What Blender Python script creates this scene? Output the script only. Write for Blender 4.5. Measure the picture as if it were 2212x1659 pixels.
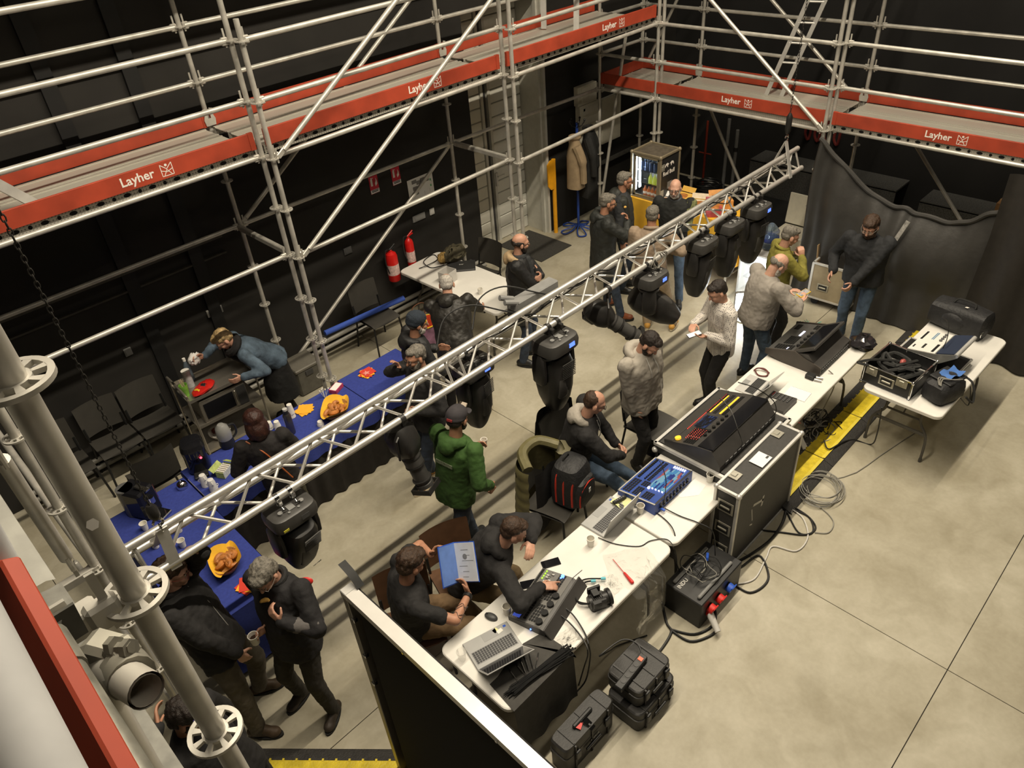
import bpy, bmesh, math, random
import numpy as np
from mathutils import Vector, Matrix, Euler, Quaternion
random.seed(7)
PI = math.pi
SC = bpy.context.scene
COL = SC.collection
for o in list(bpy.data.objects): bpy.data.objects.remove(o)

# ------------------------------------------------------------------ camera, light, exposure
CAMLOC = Vector((-3.1432, -6.3901, 5.457))
CAMROT = Euler((0.932289, 0.06966, -0.794316), 'XYZ')
FPX = 1613.4
cd = bpy.data.cameras.new('camera'); cam = bpy.data.objects.new('camera', cd); COL.objects.link(cam)
cam.location = CAMLOC; cam.rotation_euler = CAMROT
cd.sensor_width = 36; cd.lens = 36 * FPX / 2212; cd.clip_start = .02; cd.clip_end = 100
SC.camera = cam
vs = SC.view_settings
vs.view_transform = 'Standard'; vs.look = 'None'; vs.gamma = 1; vs.use_curve_mapping = False
vs.exposure = -0.28
W = bpy.data.worlds.new('world'); SC.world = W; W.use_nodes = True
W.node_tree.nodes['Background'].inputs[0].default_value = (.9, .82, .7, 1)
W.node_tree.nodes['Background'].inputs[1].default_value = .025

def area(name, loc, sx, sy, power, col, rot=(0, 0, 0), spread=180):
    l = bpy.data.lights.new(name, 'AREA'); l.shape = 'RECTANGLE'; l.size = sx; l.size_y = sy
    l.energy = power; l.color = col; l.spread = math.radians(spread)
    o = bpy.data.objects.new(name, l); COL.objects.link(o); o.location = loc; o.rotation_euler = rot
    return o
WARM = (1.0, .88, .69)
area('batten_light', (1.2, -3.45, 8.35), 10.0, .10, 1250, WARM)
area('fill_light', (2.0, -7.5, 8.6), 9.0, .6, 150, WARM)  # added soft fill lamps, unseen above the hall
area('fill_light', (-5.2, -4.0, 8.6), .6, 5.0, 60, WARM)
area('fill_light', (8.2, -3.5, 8.0), .6, 5.0, 40, WARM)
area('fill_light', (5.0, -.9, 8.3), 4.0, .4, 110, WARM)  # extra fill added to brighten the cabinets on the wall side

# ------------------------------------------------------------------ pixel -> world
CM = CAMROT.to_matrix()
def ray(px, py): return CM @ Vector(((px - 1106) / FPX, -(py - 829.5) / FPX, -1))
def at(px, py, z=0.0):
    d = ray(px, py); return CAMLOC + d * ((z - CAMLOC.z) / d.z)
def aty(px, py, y):
    d = ray(px, py); return CAMLOC + d * ((y - CAMLOC.y) / d.y)
def atx(px, py, x):
    d = ray(px, py); return CAMLOC + d * ((x - CAMLOC.x) / d.x)
def dep(px, py, d): return CAMLOC + ray(px, py) * d

# ------------------------------------------------------------------ materials
MATS = {}
def M(name, col=(.5, .5, .5), rough=.6, metal=0, var=.12, scale=14, bump=0, bscale=60, emit=None, es=1, trans=0, alpha=1, coat=0, ior=1.45, sheen=0):
    if name in MATS: return MATS[name]
    m = bpy.data.materials.new(name); m.use_nodes = True; MATS[name] = m
    nt = m.node_tree; b = nt.nodes['Principled BSDF']
    b.inputs['Roughness'].default_value = rough; b.inputs['Metallic'].default_value = metal
    b.inputs['IOR'].default_value = ior
    c = tuple(col) + (1,)
    b.inputs['Base Color'].default_value = c
    if coat: b.inputs['Coat Weight'].default_value = coat
    if sheen: b.inputs['Sheen Weight'].default_value = sheen
    if trans: b.inputs['Transmission Weight'].default_value = trans
    if alpha < 1: b.inputs['Alpha'].default_value = alpha
    if emit: b.inputs['Emission Color'].default_value = tuple(emit) + (1,); b.inputs['Emission Strength'].default_value = es
    if var or bump:
        tc = nt.nodes.new('ShaderNodeTexCoord')
    if var:
        n = nt.nodes.new('ShaderNodeTexNoise'); n.inputs['Scale'].default_value = scale; n.inputs['Detail'].default_value = 4
        nt.links.new(tc.outputs['Object'], n.inputs['Vector'])
        r = nt.nodes.new('ShaderNodeValToRGB')
        r.color_ramp.elements[0].position = .3; r.color_ramp.elements[1].position = .7
        r.color_ramp.elements[0].color = tuple(max(0, v * (1 - var)) for v in col) + (1,)
        r.color_ramp.elements[1].color = tuple(min(1, v * (1 + var)) for v in col) + (1,)
        nt.links.new(n.outputs['Fac'], r.inputs['Fac']); nt.links.new(r.outputs['Color'], b.inputs['Base Color'])
    if bump:
        n2 = nt.nodes.new('ShaderNodeTexNoise'); n2.inputs['Scale'].default_value = bscale; n2.inputs['Detail'].default_value = 3
        nt.links.new(tc.outputs['Object'], n2.inputs['Vector'])
        bp = nt.nodes.new('ShaderNodeBump'); bp.inputs['Strength'].default_value = bump; bp.inputs['Distance'].default_value = .02
        nt.links.new(n2.outputs['Fac'], bp.inputs['Height']); nt.links.new(bp.outputs['Normal'], b.inputs['Normal'])
    return m

galv = M('galvanised_steel', (.52, .50, .45), .42, .45, .18, 9)
galv_deck = M('galvanised_deck', (.50, .49, .44), .5, .35, .2, 6)
alu = M('aluminium', (.72, .70, .66), .33, .7, .08, 12)
aluflat = M('aluminium_satin', (.62, .61, .58), .45, .5, .1, 8)
redboard = M('toe_board_red', (.36, .048, .020), .6, 0, .18, 5)
white = M('white_print', (.8, .76, .70), .6, 0, 0)
blackp = M('black_plastic', (.018, .018, .018), .45, 0, .2, 20)
blackm = M('black_metal', (.022, .021, .02), .4, .2, .2, 20)
blackfab = M('black_fabric', (.014, .013, .013), .9, 0, .25, 30, .15, 200)
darkgrey = M('dark_grey_plastic', (.05, .05, .05), .5, 0, .15, 20)
midgrey = M('mid_grey', (.2, .2, .195), .55, 0, .1)
lightgrey = M('light_grey', (.5, .49, .46), .55, 0, .08)
whitep = M('white_plastic', (.74, .72, .67), .45, 0, .04, 6)
chrome = M('chrome', (.75, .75, .75), .12, 1, 0)
rubber = M('rubber', (.015, .015, .015), .75, 0, 0)
cable_b = M('black_cable', (.012, .012, .012), .5, 0, 0)
cable_w = M('white_cable', (.6, .58, .54), .5, 0, 0)
cable_g = M('grey_cable', (.27, .26, .23), .5, 0, 0)
glassblk = M('dark_glass', (.01, .01, .012), .08, 0, 0)
redp = M('red_plastic', (.6, .03, .025), .4, 0, .06)
bluep = M('blue_plastic', (.03, .1, .5), .4, 0, .06)
yellowp = M('yellow_plastic', (.72, .47, .02), .5, 0, .12, 10)

# ------------------------------------------------------------------ mesh builder
class MB:
    def __init__(s): s.v = []; s.f = []; s.mi = []; s.cur = 0
    def add(s, vs, fs):
        n = len(s.v); s.v += [Vector(v) for v in vs]; s.f += [tuple(i + n for i in f) for f in fs]; s.mi += [s.cur] * len(fs); return s
    def box(s, c, size, rot=None, bev=0):
        x, y, z = [d / 2 for d in size]
        R = rot if isinstance(rot, Matrix) else (Euler(rot, 'XYZ').to_matrix() if rot else Matrix.Identity(3))
        c = Vector(c)
        if bev:
            b = min(bev, x * .95, y * .95, z * .95); vs = []
            for sx in (-1, 1):
                for sy in (-1, 1):
                    for sz in (-1, 1):
                        vs += [(sx * x, sy * (y - b), sz * (z - b)), (sx * (x - b), sy * y, sz * (z - b)), (sx * (x - b), sy * (y - b), sz * z)]
            idx = lambda sx, sy, sz, k: ((sx > 0) * 4 + (sy > 0) * 2 + (sz > 0)) * 3 + k
            fs = []
            def q(a): fs.append(a)
            for sg in (-1, 1):
                o = [(-1, -1), (1, -1), (1, 1), (-1, 1)]
                q([idx(sg, a, b2, 0) for a, b2 in (o if sg > 0 else o[::-1])])
                q([idx(a, sg, b2, 1) for a, b2 in (o[::-1] if sg > 0 else o)])
                q([idx(a, b2, sg, 2) for a, b2 in (o if sg > 0 else o[::-1])])
            for a in (-1, 1):
                for b2 in (-1, 1):
                    f = [idx(a, b2, -1, 0), idx(a, b2, 1, 0), idx(a, b2, 1, 1), idx(a, b2, -1, 1)]; q(f if a * b2 < 0 else f[::-1])
                    f = [idx(a, -1, b2, 0), idx(a, 1, b2, 0), idx(a, 1, b2, 2), idx(a, -1, b2, 2)]; q(f if a * b2 > 0 else f[::-1])
                    f = [idx(-1, a, b2, 1), idx(1, a, b2, 1), idx(1, a, b2, 2), idx(-1, a, b2, 2)]; q(f if a * b2 < 0 else f[::-1])
                    for c3 in (-1, 1):
                        f = [idx(a, b2, c3, 0), idx(a, b2, c3, 1), idx(a, b2, c3, 2)]; q(f if a * b2 * c3 > 0 else f[::-1])
            return s.add([c + R @ Vector(v) for v in vs], fs)
        vs = [(-x, -y, -z), (x, -y, -z), (x, y, -z), (-x, y, -z), (-x, -y, z), (x, -y, z), (x, y, z), (-x, y, z)]
        return s.add([c + R @ Vector(v) for v in vs], [(3, 2, 1, 0), (4, 5, 6, 7), (0, 1, 5, 4), (1, 2, 6, 5), (2, 3, 7, 6), (3, 0, 4, 7)])
    def cyl(s, a, b, r0, r1=None, n=10, cap=True):
        a = Vector(a); b = Vector(b); r1 = r0 if r1 is None else r1
        d = (b - a)
        if d.length < 1e-7: return s
        q = d.to_track_quat('Z', 'Y'); vs = []
        for p, r in ((a, r0), (b, r1)):
            for i in range(n): vs.append(p + q @ Vector((r * math.cos(2 * PI * i / n), r * math.sin(2 * PI * i / n), 0)))
        fs = [(i, (i + 1) % n, n + (i + 1) % n, n + i) for i in range(n)]
        if cap: fs += [tuple(range(n))[::-1], tuple(range(n, 2 * n))]
        return s.add(vs, fs)
    def tube(s, pts, r, n=6, cap=True, closed=False):
        pts = [Vector(p) for p in pts]
        rs = r if isinstance(r, (list, tuple)) else [r] * len(pts)
        vs = []; up = None; N = len(pts)
        for i, p in enumerate(pts):
            if closed: t = pts[(i + 1) % N] - pts[i - 1]
            else: t = (pts[min(i + 1, N - 1)] - pts[max(i - 1, 0)])
            if t.length < 1e-9: t = Vector((0, 0, 1))
            t.normalize()
            if up is None:
                up = Vector((0, 0, 1)) if abs(t.z) < .9 else Vector((1, 0, 0))
            x = up.cross(t)
            if x.length < 1e-4: x = Vector((1, 0, 0)).cross(t)
            x.normalize(); y = t.cross(x); up = y
            for k in range(n): vs.append(p + x * rs[i] * math.cos(2 * PI * k / n) + y * rs[i] * math.sin(2 * PI * k / n))
        fs = []
        for i in range(N if closed else N - 1):
            j = (i + 1) % N
            for k in range(n): fs.append((i * n + k, i * n + (k + 1) % n, j * n + (k + 1) % n, j * n + k))
        if cap and not closed: fs += [tuple(range(n))[::-1], tuple(range((N - 1) * n, N * n))]
        return s.add(vs, fs)
    def lathe(s, prof, c=(0, 0, 0), n=16, rot=None, sx=1, sy=1):
        R = rot if isinstance(rot, Matrix) else (Euler(rot, 'XYZ').to_matrix() if rot else Matrix.Identity(3))
        c = Vector(c); vs = []
        for r, z in prof:
            for k in range(n): vs.append(c + R @ Vector((sx * r * math.cos(2 * PI * k / n), sy * r * math.sin(2 * PI * k / n), z)))
        fs = []
        for i in range(len(prof) - 1):
            for k in range(n): fs.append((i * n + k, i * n + (k + 1) % n, (i + 1) * n + (k + 1) % n, (i + 1) * n + k))
        if prof[0][0] > 1e-5: fs.append(tuple(range(n))[::-1])
        if prof[-1][0] > 1e-5: fs.append(tuple(range((len(prof) - 1) * n, len(prof) * n)))
        return s.add(vs, fs)
    def ell(s, c, rad, rot=None, n=12, m=8):
        R = rot if isinstance(rot, Matrix) else (Euler(rot, 'XYZ').to_matrix() if rot else Matrix.Identity(3))
        c = Vector(c); vs = [c + R @ Vector((0, 0, -rad[2]))]
        for i in range(1, m):
            a = -PI / 2 + PI * i / m
            for k in range(n): vs.append(c + R @ Vector((rad[0] * math.cos(a) * math.cos(2 * PI * k / n), rad[1] * math.cos(a) * math.sin(2 * PI * k / n), rad[2] * math.sin(a))))
        vs.append(c + R @ Vector((0, 0, rad[2]))); L = len(vs) - 1
        fs = [(0, 1 + (k + 1) % n, 1 + k) for k in range(n)]
        for i in range(m - 2):
            for k in range(n): fs.append((1 + i * n + k, 1 + i * n + (k + 1) % n, 1 + (i + 1) * n + (k + 1) % n, 1 + (i + 1) * n + k))
        b = 1 + (m - 2) * n
        fs += [(b + k, b + (k + 1) % n, L) for k in range(n)]
        return s.add(vs, fs)
    def cap(s, a, b, r0, r1=None, n=10):           # tapered capsule
        r1 = r0 if r1 is None else r1; a = Vector(a); b = Vector(b); d = (b - a)
        L = d.length
        q = d.to_track_quat('Z', 'Y') if L > 1e-6 else Quaternion()
        prof = []
        for i in range(0, 4): t = -PI / 2 + PI / 2 * i / 4; prof.append((max(r0 * math.cos(t), 1e-6), r0 * math.sin(t)))
        prof.append((r0, 0)); prof.append((r1, L))
        for i in range(1, 5): t = PI / 2 * i / 4; prof.append((max(r1 * math.cos(t), 1e-6), L + r1 * math.sin(t)))
        return s.lathe(prof, a, n, q.to_matrix())
    def prism(s, poly, z0, z1, mat=None):          # poly of (x,y), extruded along z; mat = 4x4
        n = len(poly); mm = mat or Matrix.Identity(4)
        vs = [mm @ Vector((x, y, z0)) for x, y in poly] + [mm @ Vector((x, y, z1)) for x, y in poly]
        fs = [tuple(range(n))[::-1], tuple(range(n, 2 * n))] + [(i, (i + 1) % n, n + (i + 1) % n, n + i) for i in range(n)]
        return s.add(vs, fs)
    def grid(s, fn, nu, nv, closed_u=False):
        vs = [fn(i / (nu - (0 if closed_u else 1)), j / (nv - 1)) for j in range(nv) for i in range(nu)]
        fs = []
        for j in range(nv - 1):
            for i in range(nu if closed_u else nu - 1):
                a = j * nu + i; b = j * nu + (i + 1) % nu; fs.append((a, b, b + nu, a + nu))
        return s.add(vs, fs)
    def xf(s, mat):
        s.v = [mat @ v for v in s.v]; return s
    def mesh(s, name, mats, smooth=True, ang=35):
        me = bpy.data.meshes.new(name); me.from_pydata([tuple(v) for v in s.v], [], s.f); me.update()
        for m in (mats if isinstance(mats, (list, tuple)) else [mats]): me.materials.append(m)
        if any(s.mi): me.polygons.foreach_set('material_index', s.mi)
        if smooth:
            me.polygons.foreach_set('use_smooth', [True] * len(s.f)); me.set_sharp_from_angle(angle=math.radians(ang))
        return me

def rrect(x0, x1, y0, y1, r, n=4):
    p = []
    for cx, cy, a in ((x1 - r, y1 - r, 0), (x0 + r, y1 - r, 90), (x0 + r, y0 + r, 180), (x1 - r, y0 + r, 270)):
        for i in range(n + 1):
            t = math.radians(a + 90 * i / n); p.append((cx + r * math.cos(t), cy + r * math.sin(t)))
    return p

# ------------------------------------------------------------------ objects
def tag(o, label=None, cat=None, group=None, kind=None):
    if label: o['label'] = label
    if cat: o['category'] = cat
    if group: o['group'] = group
    if kind: o['kind'] = kind
    return o
def thing(name, label, cat, loc=(0, 0, 0), rotz=0, group=None, rot=None):
    o = bpy.data.objects.new(name, None); COL.objects.link(o); o.empty_display_size = .1
    o.location = loc; o.rotation_euler = rot if rot else (0, 0, rotz)
    return tag(o, label, cat, group)
def minv(o):
    m = Matrix.LocRotScale(o.location, o.rotation_euler, o.scale)
    return (minv(o.parent) if False else m.inverted())
def wm(o):
    m = Matrix.LocRotScale(o.location, o.rotation_euler, o.scale)
    return wm(o.parent) @ m if o.parent else m
def obj(name, mb, mat, parent=None, world=True, smooth=True, ang=35):
    """mesh object; world=True: builder coords are world coords, else parent's local coords"""
    if parent is not None and world: mb.xf(wm(parent).inverted())
    loc = Vector((0, 0, 0))
    if parent is None and mb.v:
        xs = [v.x for v in mb.v]; ys = [v.y for v in mb.v]
        loc = Vector(((min(xs) + max(xs)) / 2, (min(ys) + max(ys)) / 2, min(v.z for v in mb.v)))
        mb.v = [v - loc for v in mb.v]
    o = bpy.data.objects.new(name, mb.mesh(name, mat, smooth, ang)); COL.objects.link(o)
    o.location = loc
    if parent is not None: o.parent = parent
    return o
def inst(o, parent=None, mat4=None):
    c = o.copy(); COL.objects.link(c)
    if parent is not None: c.parent = parent
    if mat4 is not None: c.matrix_local = mat4
    return c
def dup(root, loc=None, rotz=None, label=None, group=None):
    r = root.copy(); COL.objects.link(r)
    if loc is not None: r.location = loc
    if rotz is not None: r.rotation_euler = (0, 0, rotz)
    if label: r['label'] = label
    if group: r['group'] = group
    for ch in list(root.children):
        c = ch.copy(); COL.objects.link(c); c.parent = r
        for g in list(ch.children):
            d = g.copy(); COL.objects.link(d); d.parent = c
    return r
def meshpart(name, me, parent, mat4):
    o = bpy.data.objects.new(name, me); COL.objects.link(o); o.parent = parent; o.matrix_local = mat4; return o
def T(x, y, z): return Matrix.Translation((x, y, z))
def RZ(a): return Matrix.Rotation(a, 4, 'Z')
def RX(a): return Matrix.Rotation(a, 4, 'X')
def RY(a): return Matrix.Rotation(a, 4, 'Y')
def frame(p, xdir, zdir):
    z = Vector(zdir).normalized(); x = Vector(xdir); x = (x - z * x.dot(z)).normalized(); y = z.cross(x)
    m = Matrix((x, y, z)).transposed().to_4x4(); m.translation = Vector(p); return m
TEXTQ = []
def text(name, body, size, mat, parent, mat4, ext=.0008, align='LEFT'):
    cu = bpy.data.curves.new(name, 'FONT'); cu.body = body; cu.size = size; cu.extrude = ext; cu.align_x = align; cu.offset = size * .018; cu.resolution_u = 2
    o = bpy.data.objects.new(name, cu); COL.objects.link(o); cu.materials.append(mat)
    TEXTQ.append((o, parent, mat4)); return o
def flush_text():
    if not TEXTQ: return
    dg = bpy.context.evaluated_depsgraph_get()
    for o, parent, mat4 in TEXTQ:
        me = bpy.data.meshes.new_from_object(o.evaluated_get(dg)); nm = o.name.split('.')[0]
        cu = o.data; bpy.data.objects.remove(o); bpy.data.curves.remove(cu)
        n = bpy.data.objects.new(nm, me); COL.objects.link(n); n.parent = parent; n.matrix_local = mat4
    TEXTQ.clear()
def spline(pts, n=8, closed=False):
    pts = [Vector(p) for p in pts]; out = []; N = len(pts)
    rng = range(N) if closed else range(N - 1)
    for i in rng:
        g = (lambda k: pts[k % N]) if closed else (lambda k: pts[max(0, min(N - 1, k))])
        p0, p1, p2, p3 = g(i - 1), g(i), g(i + 1), g(i + 2)
        for k in range(n):
            t = k / n
            out.append(.5 * ((2 * p1) + (p2 - p0) * t + (2 * p0 - 5 * p1 + 4 * p2 - p3) * t * t + (3 * p1 - p0 - 3 * p2 + p3) * t ** 3))
    if not closed: out.append(pts[-1])
    return out
# ================================================================== the hall
def concrete():
    m = bpy.data.materials.new('polished_concrete'); m.use_nodes = True; nt = m.node_tree; b = nt.nodes['Principled BSDF']
    g = nt.nodes.new('ShaderNodeNewGeometry')
    def noise(sc, det, dist=0):
        n = nt.nodes.new('ShaderNodeTexNoise'); n.inputs['Scale'].default_value = sc; n.inputs['Detail'].default_value = det; n.inputs['Distortion'].default_value = dist
        nt.links.new(g.outputs['Position'], n.inputs['Vector']); return n
    def ramp(n, c0, c1, p0=.35, p1=.68):
        r = nt.nodes.new('ShaderNodeValToRGB'); r.color_ramp.elements[0].position = p0; r.color_ramp.elements[1].position = p1
        r.color_ramp.elements[0].color = c0 + (1,); r.color_ramp.elements[1].color = c1 + (1,); nt.links.new(n.outputs['Fac'], r.inputs['Fac']); return r
    a = ramp(noise(.9, 6, .6), (.36, .325, .24), (.50, .465, .37))
    c = ramp(noise(3.5, 8, 1.0), (.78, .77, .73), (1, 1, 1), .3, .6)
    d = ramp(noise(26, 6), (.93, .93, .92), (1, 1, 1))
    m1 = nt.nodes.new('ShaderNodeMixRGB'); m1.blend_type = 'MULTIPLY'; m1.inputs[0].default_value = .7
    m2 = nt.nodes.new('ShaderNodeMixRGB'); m2.blend_type = 'MULTIPLY'; m2.inputs[0].default_value = 1
    nt.links.new(a.outputs[0], m1.inputs[1]); nt.links.new(c.outputs[0], m1.inputs[2])
    nt.links.new(m1.outputs[0], m2.inputs[1]); nt.links.new(d.outputs[0], m2.inputs[2])
    nt.links.new(m2.outputs[0], b.inputs['Base Color'])
    r = ramp(noise(2, 5), (.42,) * 3, (.62,) * 3); nt.links.new(r.outputs[0], b.inputs['Roughness'])
    b.inputs['Specular IOR Level'].default_value = .35
    return m
CONC = concrete()
joint = M('joint_dark', (.05, .045, .035), .9, 0, 0)
floor = obj('floor', MB().box((.5, -4.5, -.06), (17, 15, .1)), joint); tag(floor, 'pale polished concrete floor with sawn joints', None, kind='structure')
xs = [-8, -3.2, 1.34, 5.9, 9]; ys = [-12, -6.2, -3.12, 3]
for i in range(4):
    for j in range(3):
        g = .0035
        obj('slab', MB().box(((xs[i] + xs[i + 1]) / 2, (ys[j] + ys[j + 1]) / 2, -.005), (xs[i + 1] - xs[i] - 2 * g, ys[j + 1] - ys[j] - 2 * g, .01)), CONC, floor)
wallm = M('black_wall', (.016, .0145, .0125), .8, 0, .3, 1.2, .1, 8)
wallf = M('black_far_wall', (.012, .0115, .011), .85, 0, .3, 1.2)
WY = 1.55
wl = obj('wall_left', MB().box((-2.1, WY + .35, 4.2), (11.8, .7, 8.4)).box((7.2, WY + .35, 4.2), (3.8, .7, 8.4)).box((4.55, WY + .35, 6.0), (1.5, .7, 4.8)), wallm)
tag(wl, 'matt black painted side wall behind the scaffold', kind='structure')
for k, px in enumerate((150, 330)):
    c = aty(px, 300, WY); obj('steel_column', MB().box((c.x, WY - .02, 4.2), (.14, .05, 8.4)), M('column_black', (.008, .008, .008), .6, 0, 0), wl)
# dado ledge along the wall
obj('wall_rail', MB().box((-1.9, WY - .03, 2.05), (3.6, .06, .035)).box((-1.9, WY - .02, 1.84), (3.6, .04, .02)), M('rail_dark', (.06, .055, .045), .6, .2, .2), wl)
wf = obj('wall_far', MB().box((8.9, -5, 4.2), (.4, 14, 8.4)), wallf); tag(wf, 'black far wall of the hall', kind='structure')
wr = obj('wall_right', MB().box((.5, -12.2, 4.2), (17, .4, 8.4)), wallf); tag(wr, 'dark wall behind the photographer', kind='structure')
wn = obj('wall_near', MB().box((-8.2, -5, 4.2), (.4, 15, 8.4)), wallf); tag(wn, 'dark end wall of the hall', kind='structure')
ce = obj('ceiling', MB().box((.5, -5, 9.6), (18, 15, .2)), wallf); tag(ce, 'dark ceiling of the hall', kind='structure')
bb = obj('baseboard_left', MB().cyl((-3, WY - .10, .19), (3.72, WY - .10, .19), .03).cyl((-3, WY - .10, .09), (3.72, WY - .10, .09), .03), M('rail_grey', (.30, .29, .26), .5, .2, .1))
tag(bb, 'pair of grey heating pipes along the foot of the wall', kind='structure')
for i in range(8): obj('pipe_bracket', MB().box((-2.8 + i * .9, WY - .05, .14), (.03, .1, .2)), darkgrey, bb)

# grey cladding double door in its recess
dm = M('door_grey', (.66, .65, .58), .5, .1, .06, 3); dm2 = M('door_trim', (.55, .54, .48), .5, .1, .05)
door = obj('door_1', MB().box((4.53, 2.07, 1.8), (1.6, .06, 3.6)), dm2); tag(door, 'pale grey ribbed double door', kind='structure')
for k in range(18):
    z = .1 + k * .2
    for x0, x1 in ((3.78, 4.42), (4.62, 5.27)):
        obj('panel', MB().box(((x0 + x1) / 2, 2.03, z + .0), (x1 - x0, .03, .188), bev=.01), dm, door)
for x in (4.45, 4.59): obj('door_stile', MB().box((x, 2.02, 1.8), (.05, .05, 3.6)), dm2, door)
obj('door_seam', MB().box((4.52, 2.025, 1.8), (.03, .03, 3.6)), darkgrey, door)
h = obj('door_handle', MB().box((4.60, 1.98, 1.05), (.05, .03, .22), bev=.008).cyl((4.60, 1.95, 1.1), (4.74, 1.95, 1.1), .011), aluflat, door)
tr = obj('trim_1', MB().box((5.30, 1.78, 1.8), (.05, .5, 3.6)).box((5.27, 1.62, 1.8), (.06, .06, 3.6)), dm2); tag(tr, 'grey side jamb of the double door', kind='structure')

# ================================================================== scaffolds
TR = .02415
def ros_mesh():
    n = 48; vs = []; fs = []
    # flat ring with eight openings: built from ring sectors
    mb = MB(); ro, rm, ri = .062, .051, .030
    def ring(r0, r1, a0=0, a1=2 * PI, k=48, h=.0045):
        full = abs(a1 - a0 - 2 * PI) < 1e-6
        P = [(a0 + (a1 - a0) * i / k) for i in range(k if full else k + 1)]
        vs = []
        for z in (-h, h):
            for a in P: vs += [(r0 * math.cos(a), r0 * math.sin(a), z), (r1 * math.cos(a), r1 * math.sin(a), z)]
        m = len(P); fs = []
        for i in range(m if full else m - 1):
            j = (i + 1) % m; a, b, c, d = 2 * i, 2 * i + 1, 2 * j + 1, 2 * j; o = 2 * m
            fs += [(a, d, c, b), (a + o, b + o, c + o, d + o), (b, c, c + o, b + o), (d, a, a + o, d + o)]
        if not full:
            for e in (0, m - 1):
                f = (2 * e, 2 * e + 1, 2 * e + 1 + 2 * m, 2 * e + 2 * m); fs.append(f if e else f[::-1])
        mb.add(vs, fs)
    ring(rm, ro, k=32); ring(.0235, ri, k=24)
    for i in range(8):
        a = 2 * PI * i / 8 + PI / 8; ring(ri - .001, rm + .001, a - .14, a + .14, 1)
    return mb.mesh('rosette', galv)
ROS = ros_mesh()
def standard(parent, x, y, z0, z1, zs=None, base=True, r=TR):
    mb = MB().cyl((x, y, z0), (x, y, z1), r, n=14)
    if base and z0 < .05: mb.box((x, y, .006), (.15, .15, .012)).cyl((x, y, .06), (x, y, .16), r * 1.35, n=12)
    s = obj('standard', mb, galv, parent)
    pi = wm(parent).inverted()
    for z in (zs if zs is not None else [.2 + .5 * k for k in range(16)]):
        if z0 - .01 < z < z1: meshpart('rosette', ROS, s, pi @ T(x, y, z) @ RZ(PI / 8))
    return s
def head(mb, p, d, r=TR):
    d = Vector(d).normalized(); p = Vector(p); q = d.to_track_quat('X', 'Z').to_matrix()
    mb.box(p + d * .058, (.06, .035, .066), q, bev=.008)
    mb.box(p + d * .048 + Vector((0, 0, .025)), (.016, .007, .15), q)
def ledger(parent, a, b, name='ledger', r=TR, heads=True):
    a = Vector(a); b = Vector(b); d = (b - a).normalized()
    mb = MB().cyl(a + d * .05, b - d * .05, r, n=12)
    if heads: head(mb, a, d); head(mb, b, -d)
    return obj(name, mb, galv, parent)
def brace(parent, a, b, name='diagonal_brace', r=TR):
    a = Vector(a); b = Vector(b); d = (b - a).normalized()
    mb = MB().cyl(a + d * .1, b - d * .1, r, n=12)
    for p, s in ((a, 1), (b, -1)):
        q = (d * s).to_track_quat('X', 'Z').to_matrix(); mb.box(p + d * s * .07, (.12, .02, .05), q, bev=.006).box(p + Vector((0, 0, .02)), (.016, .01, .13))
    return obj(name, mb, galv, parent)
def brick_perf(mb): pass
def deckmat():
    m = bpy.data.materials.new('perforated_steel_deck'); m.use_nodes = True; nt = m.node_tree; b = nt.nodes['Principled BSDF']
    b.inputs['Roughness'].default_value = .5; b.inputs['Metallic'].default_value = .3
    tc = nt.nodes.new('ShaderNodeTexCoord'); v = nt.nodes.new('ShaderNodeTexVoronoi'); v.inputs['Scale'].default_value = 38; v.inputs['Randomness'].default_value = .05
    nt.links.new(tc.outputs['Object'], v.inputs['Vector'])
    r = nt.nodes.new('ShaderNodeValToRGB'); r.color_ramp.elements[0].position = .18; r.color_ramp.elements[1].position = .3
    r.color_ramp.elements[0].color = (.14, .13, .11, 1); r.color_ramp.elements[1].color = (.47, .45, .39, 1)
    nt.links.new(v.outputs['Distance'], r.inputs['Fac']); nt.links.new(r.outputs[0], b.inputs['Base Color'])
    bp = nt.nodes.new('ShaderNodeBump'); bp.inputs['Strength'].default_value = .4; bp.inputs['Distance'].default_value = .004
    nt.links.new(v.outputs['Distance'], bp.inputs['Height']); nt.links.new(bp.outputs[0], b.inputs['Normal'])
    return m
DECK = deckmat()
holem = M('hole_black', (.004, .004, .004), .9, 0, 0)
def deck(parent, axis, a0, a1, c, z, w=.32, holes=None):
    """steel plank along axis 0/1 from a0 to a1 at cross position c"""
    L = a1 - a0; mb = MB(); mid = (a0 + a1) / 2
    P = (lambda u, v, zz: (u, v, zz)) if axis == 0 else (lambda u, v, zz: (v, u, zz))
    S = (lambda u, v, zz: (u, v, zz))if axis == 0 else (lambda u, v, zz: (v, u, zz))
    mb.box(P(mid, c, z + .003), S(L, w - .012, .006))
    for s in (-1, 1):
        mb.box(P(mid, c + s * (w / 2 - .008), z - .03), S(L, .012, .075))
        mb.box(P(mid, c + s * (w / 2 - .03), z + .008), S(L, .03, .012))
    d = obj('deck_plank', mb, DECK, parent)
    if holes:
        hb = MB(); n = int(L / .11)
        for k in range(n):
            u = a0 + .12 + k * .11; wd = .016 if k % 2 else .032
            pts = [(wd * math.cos(t) , .017 * math.sin(t)) for t in [2 * PI * i / 10 for i in range(10)]]
            cc = c + holes * (w / 2 - .0015)
            if axis == 0: hb.add([(u + p, cc + holes * .001, z - .03 + q) for p, q in pts], [tuple(range(10)) if holes < 0 else tuple(range(10))[::-1]])
            else: hb.add([(cc + holes * .001, u + p, z - .03 + q) for p, q in pts], [tuple(range(10)) if holes > 0 else tuple(range(10))[::-1]])
        tag(obj('punched_holes', hb, holem, d), kind='stuff')
    return d
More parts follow.
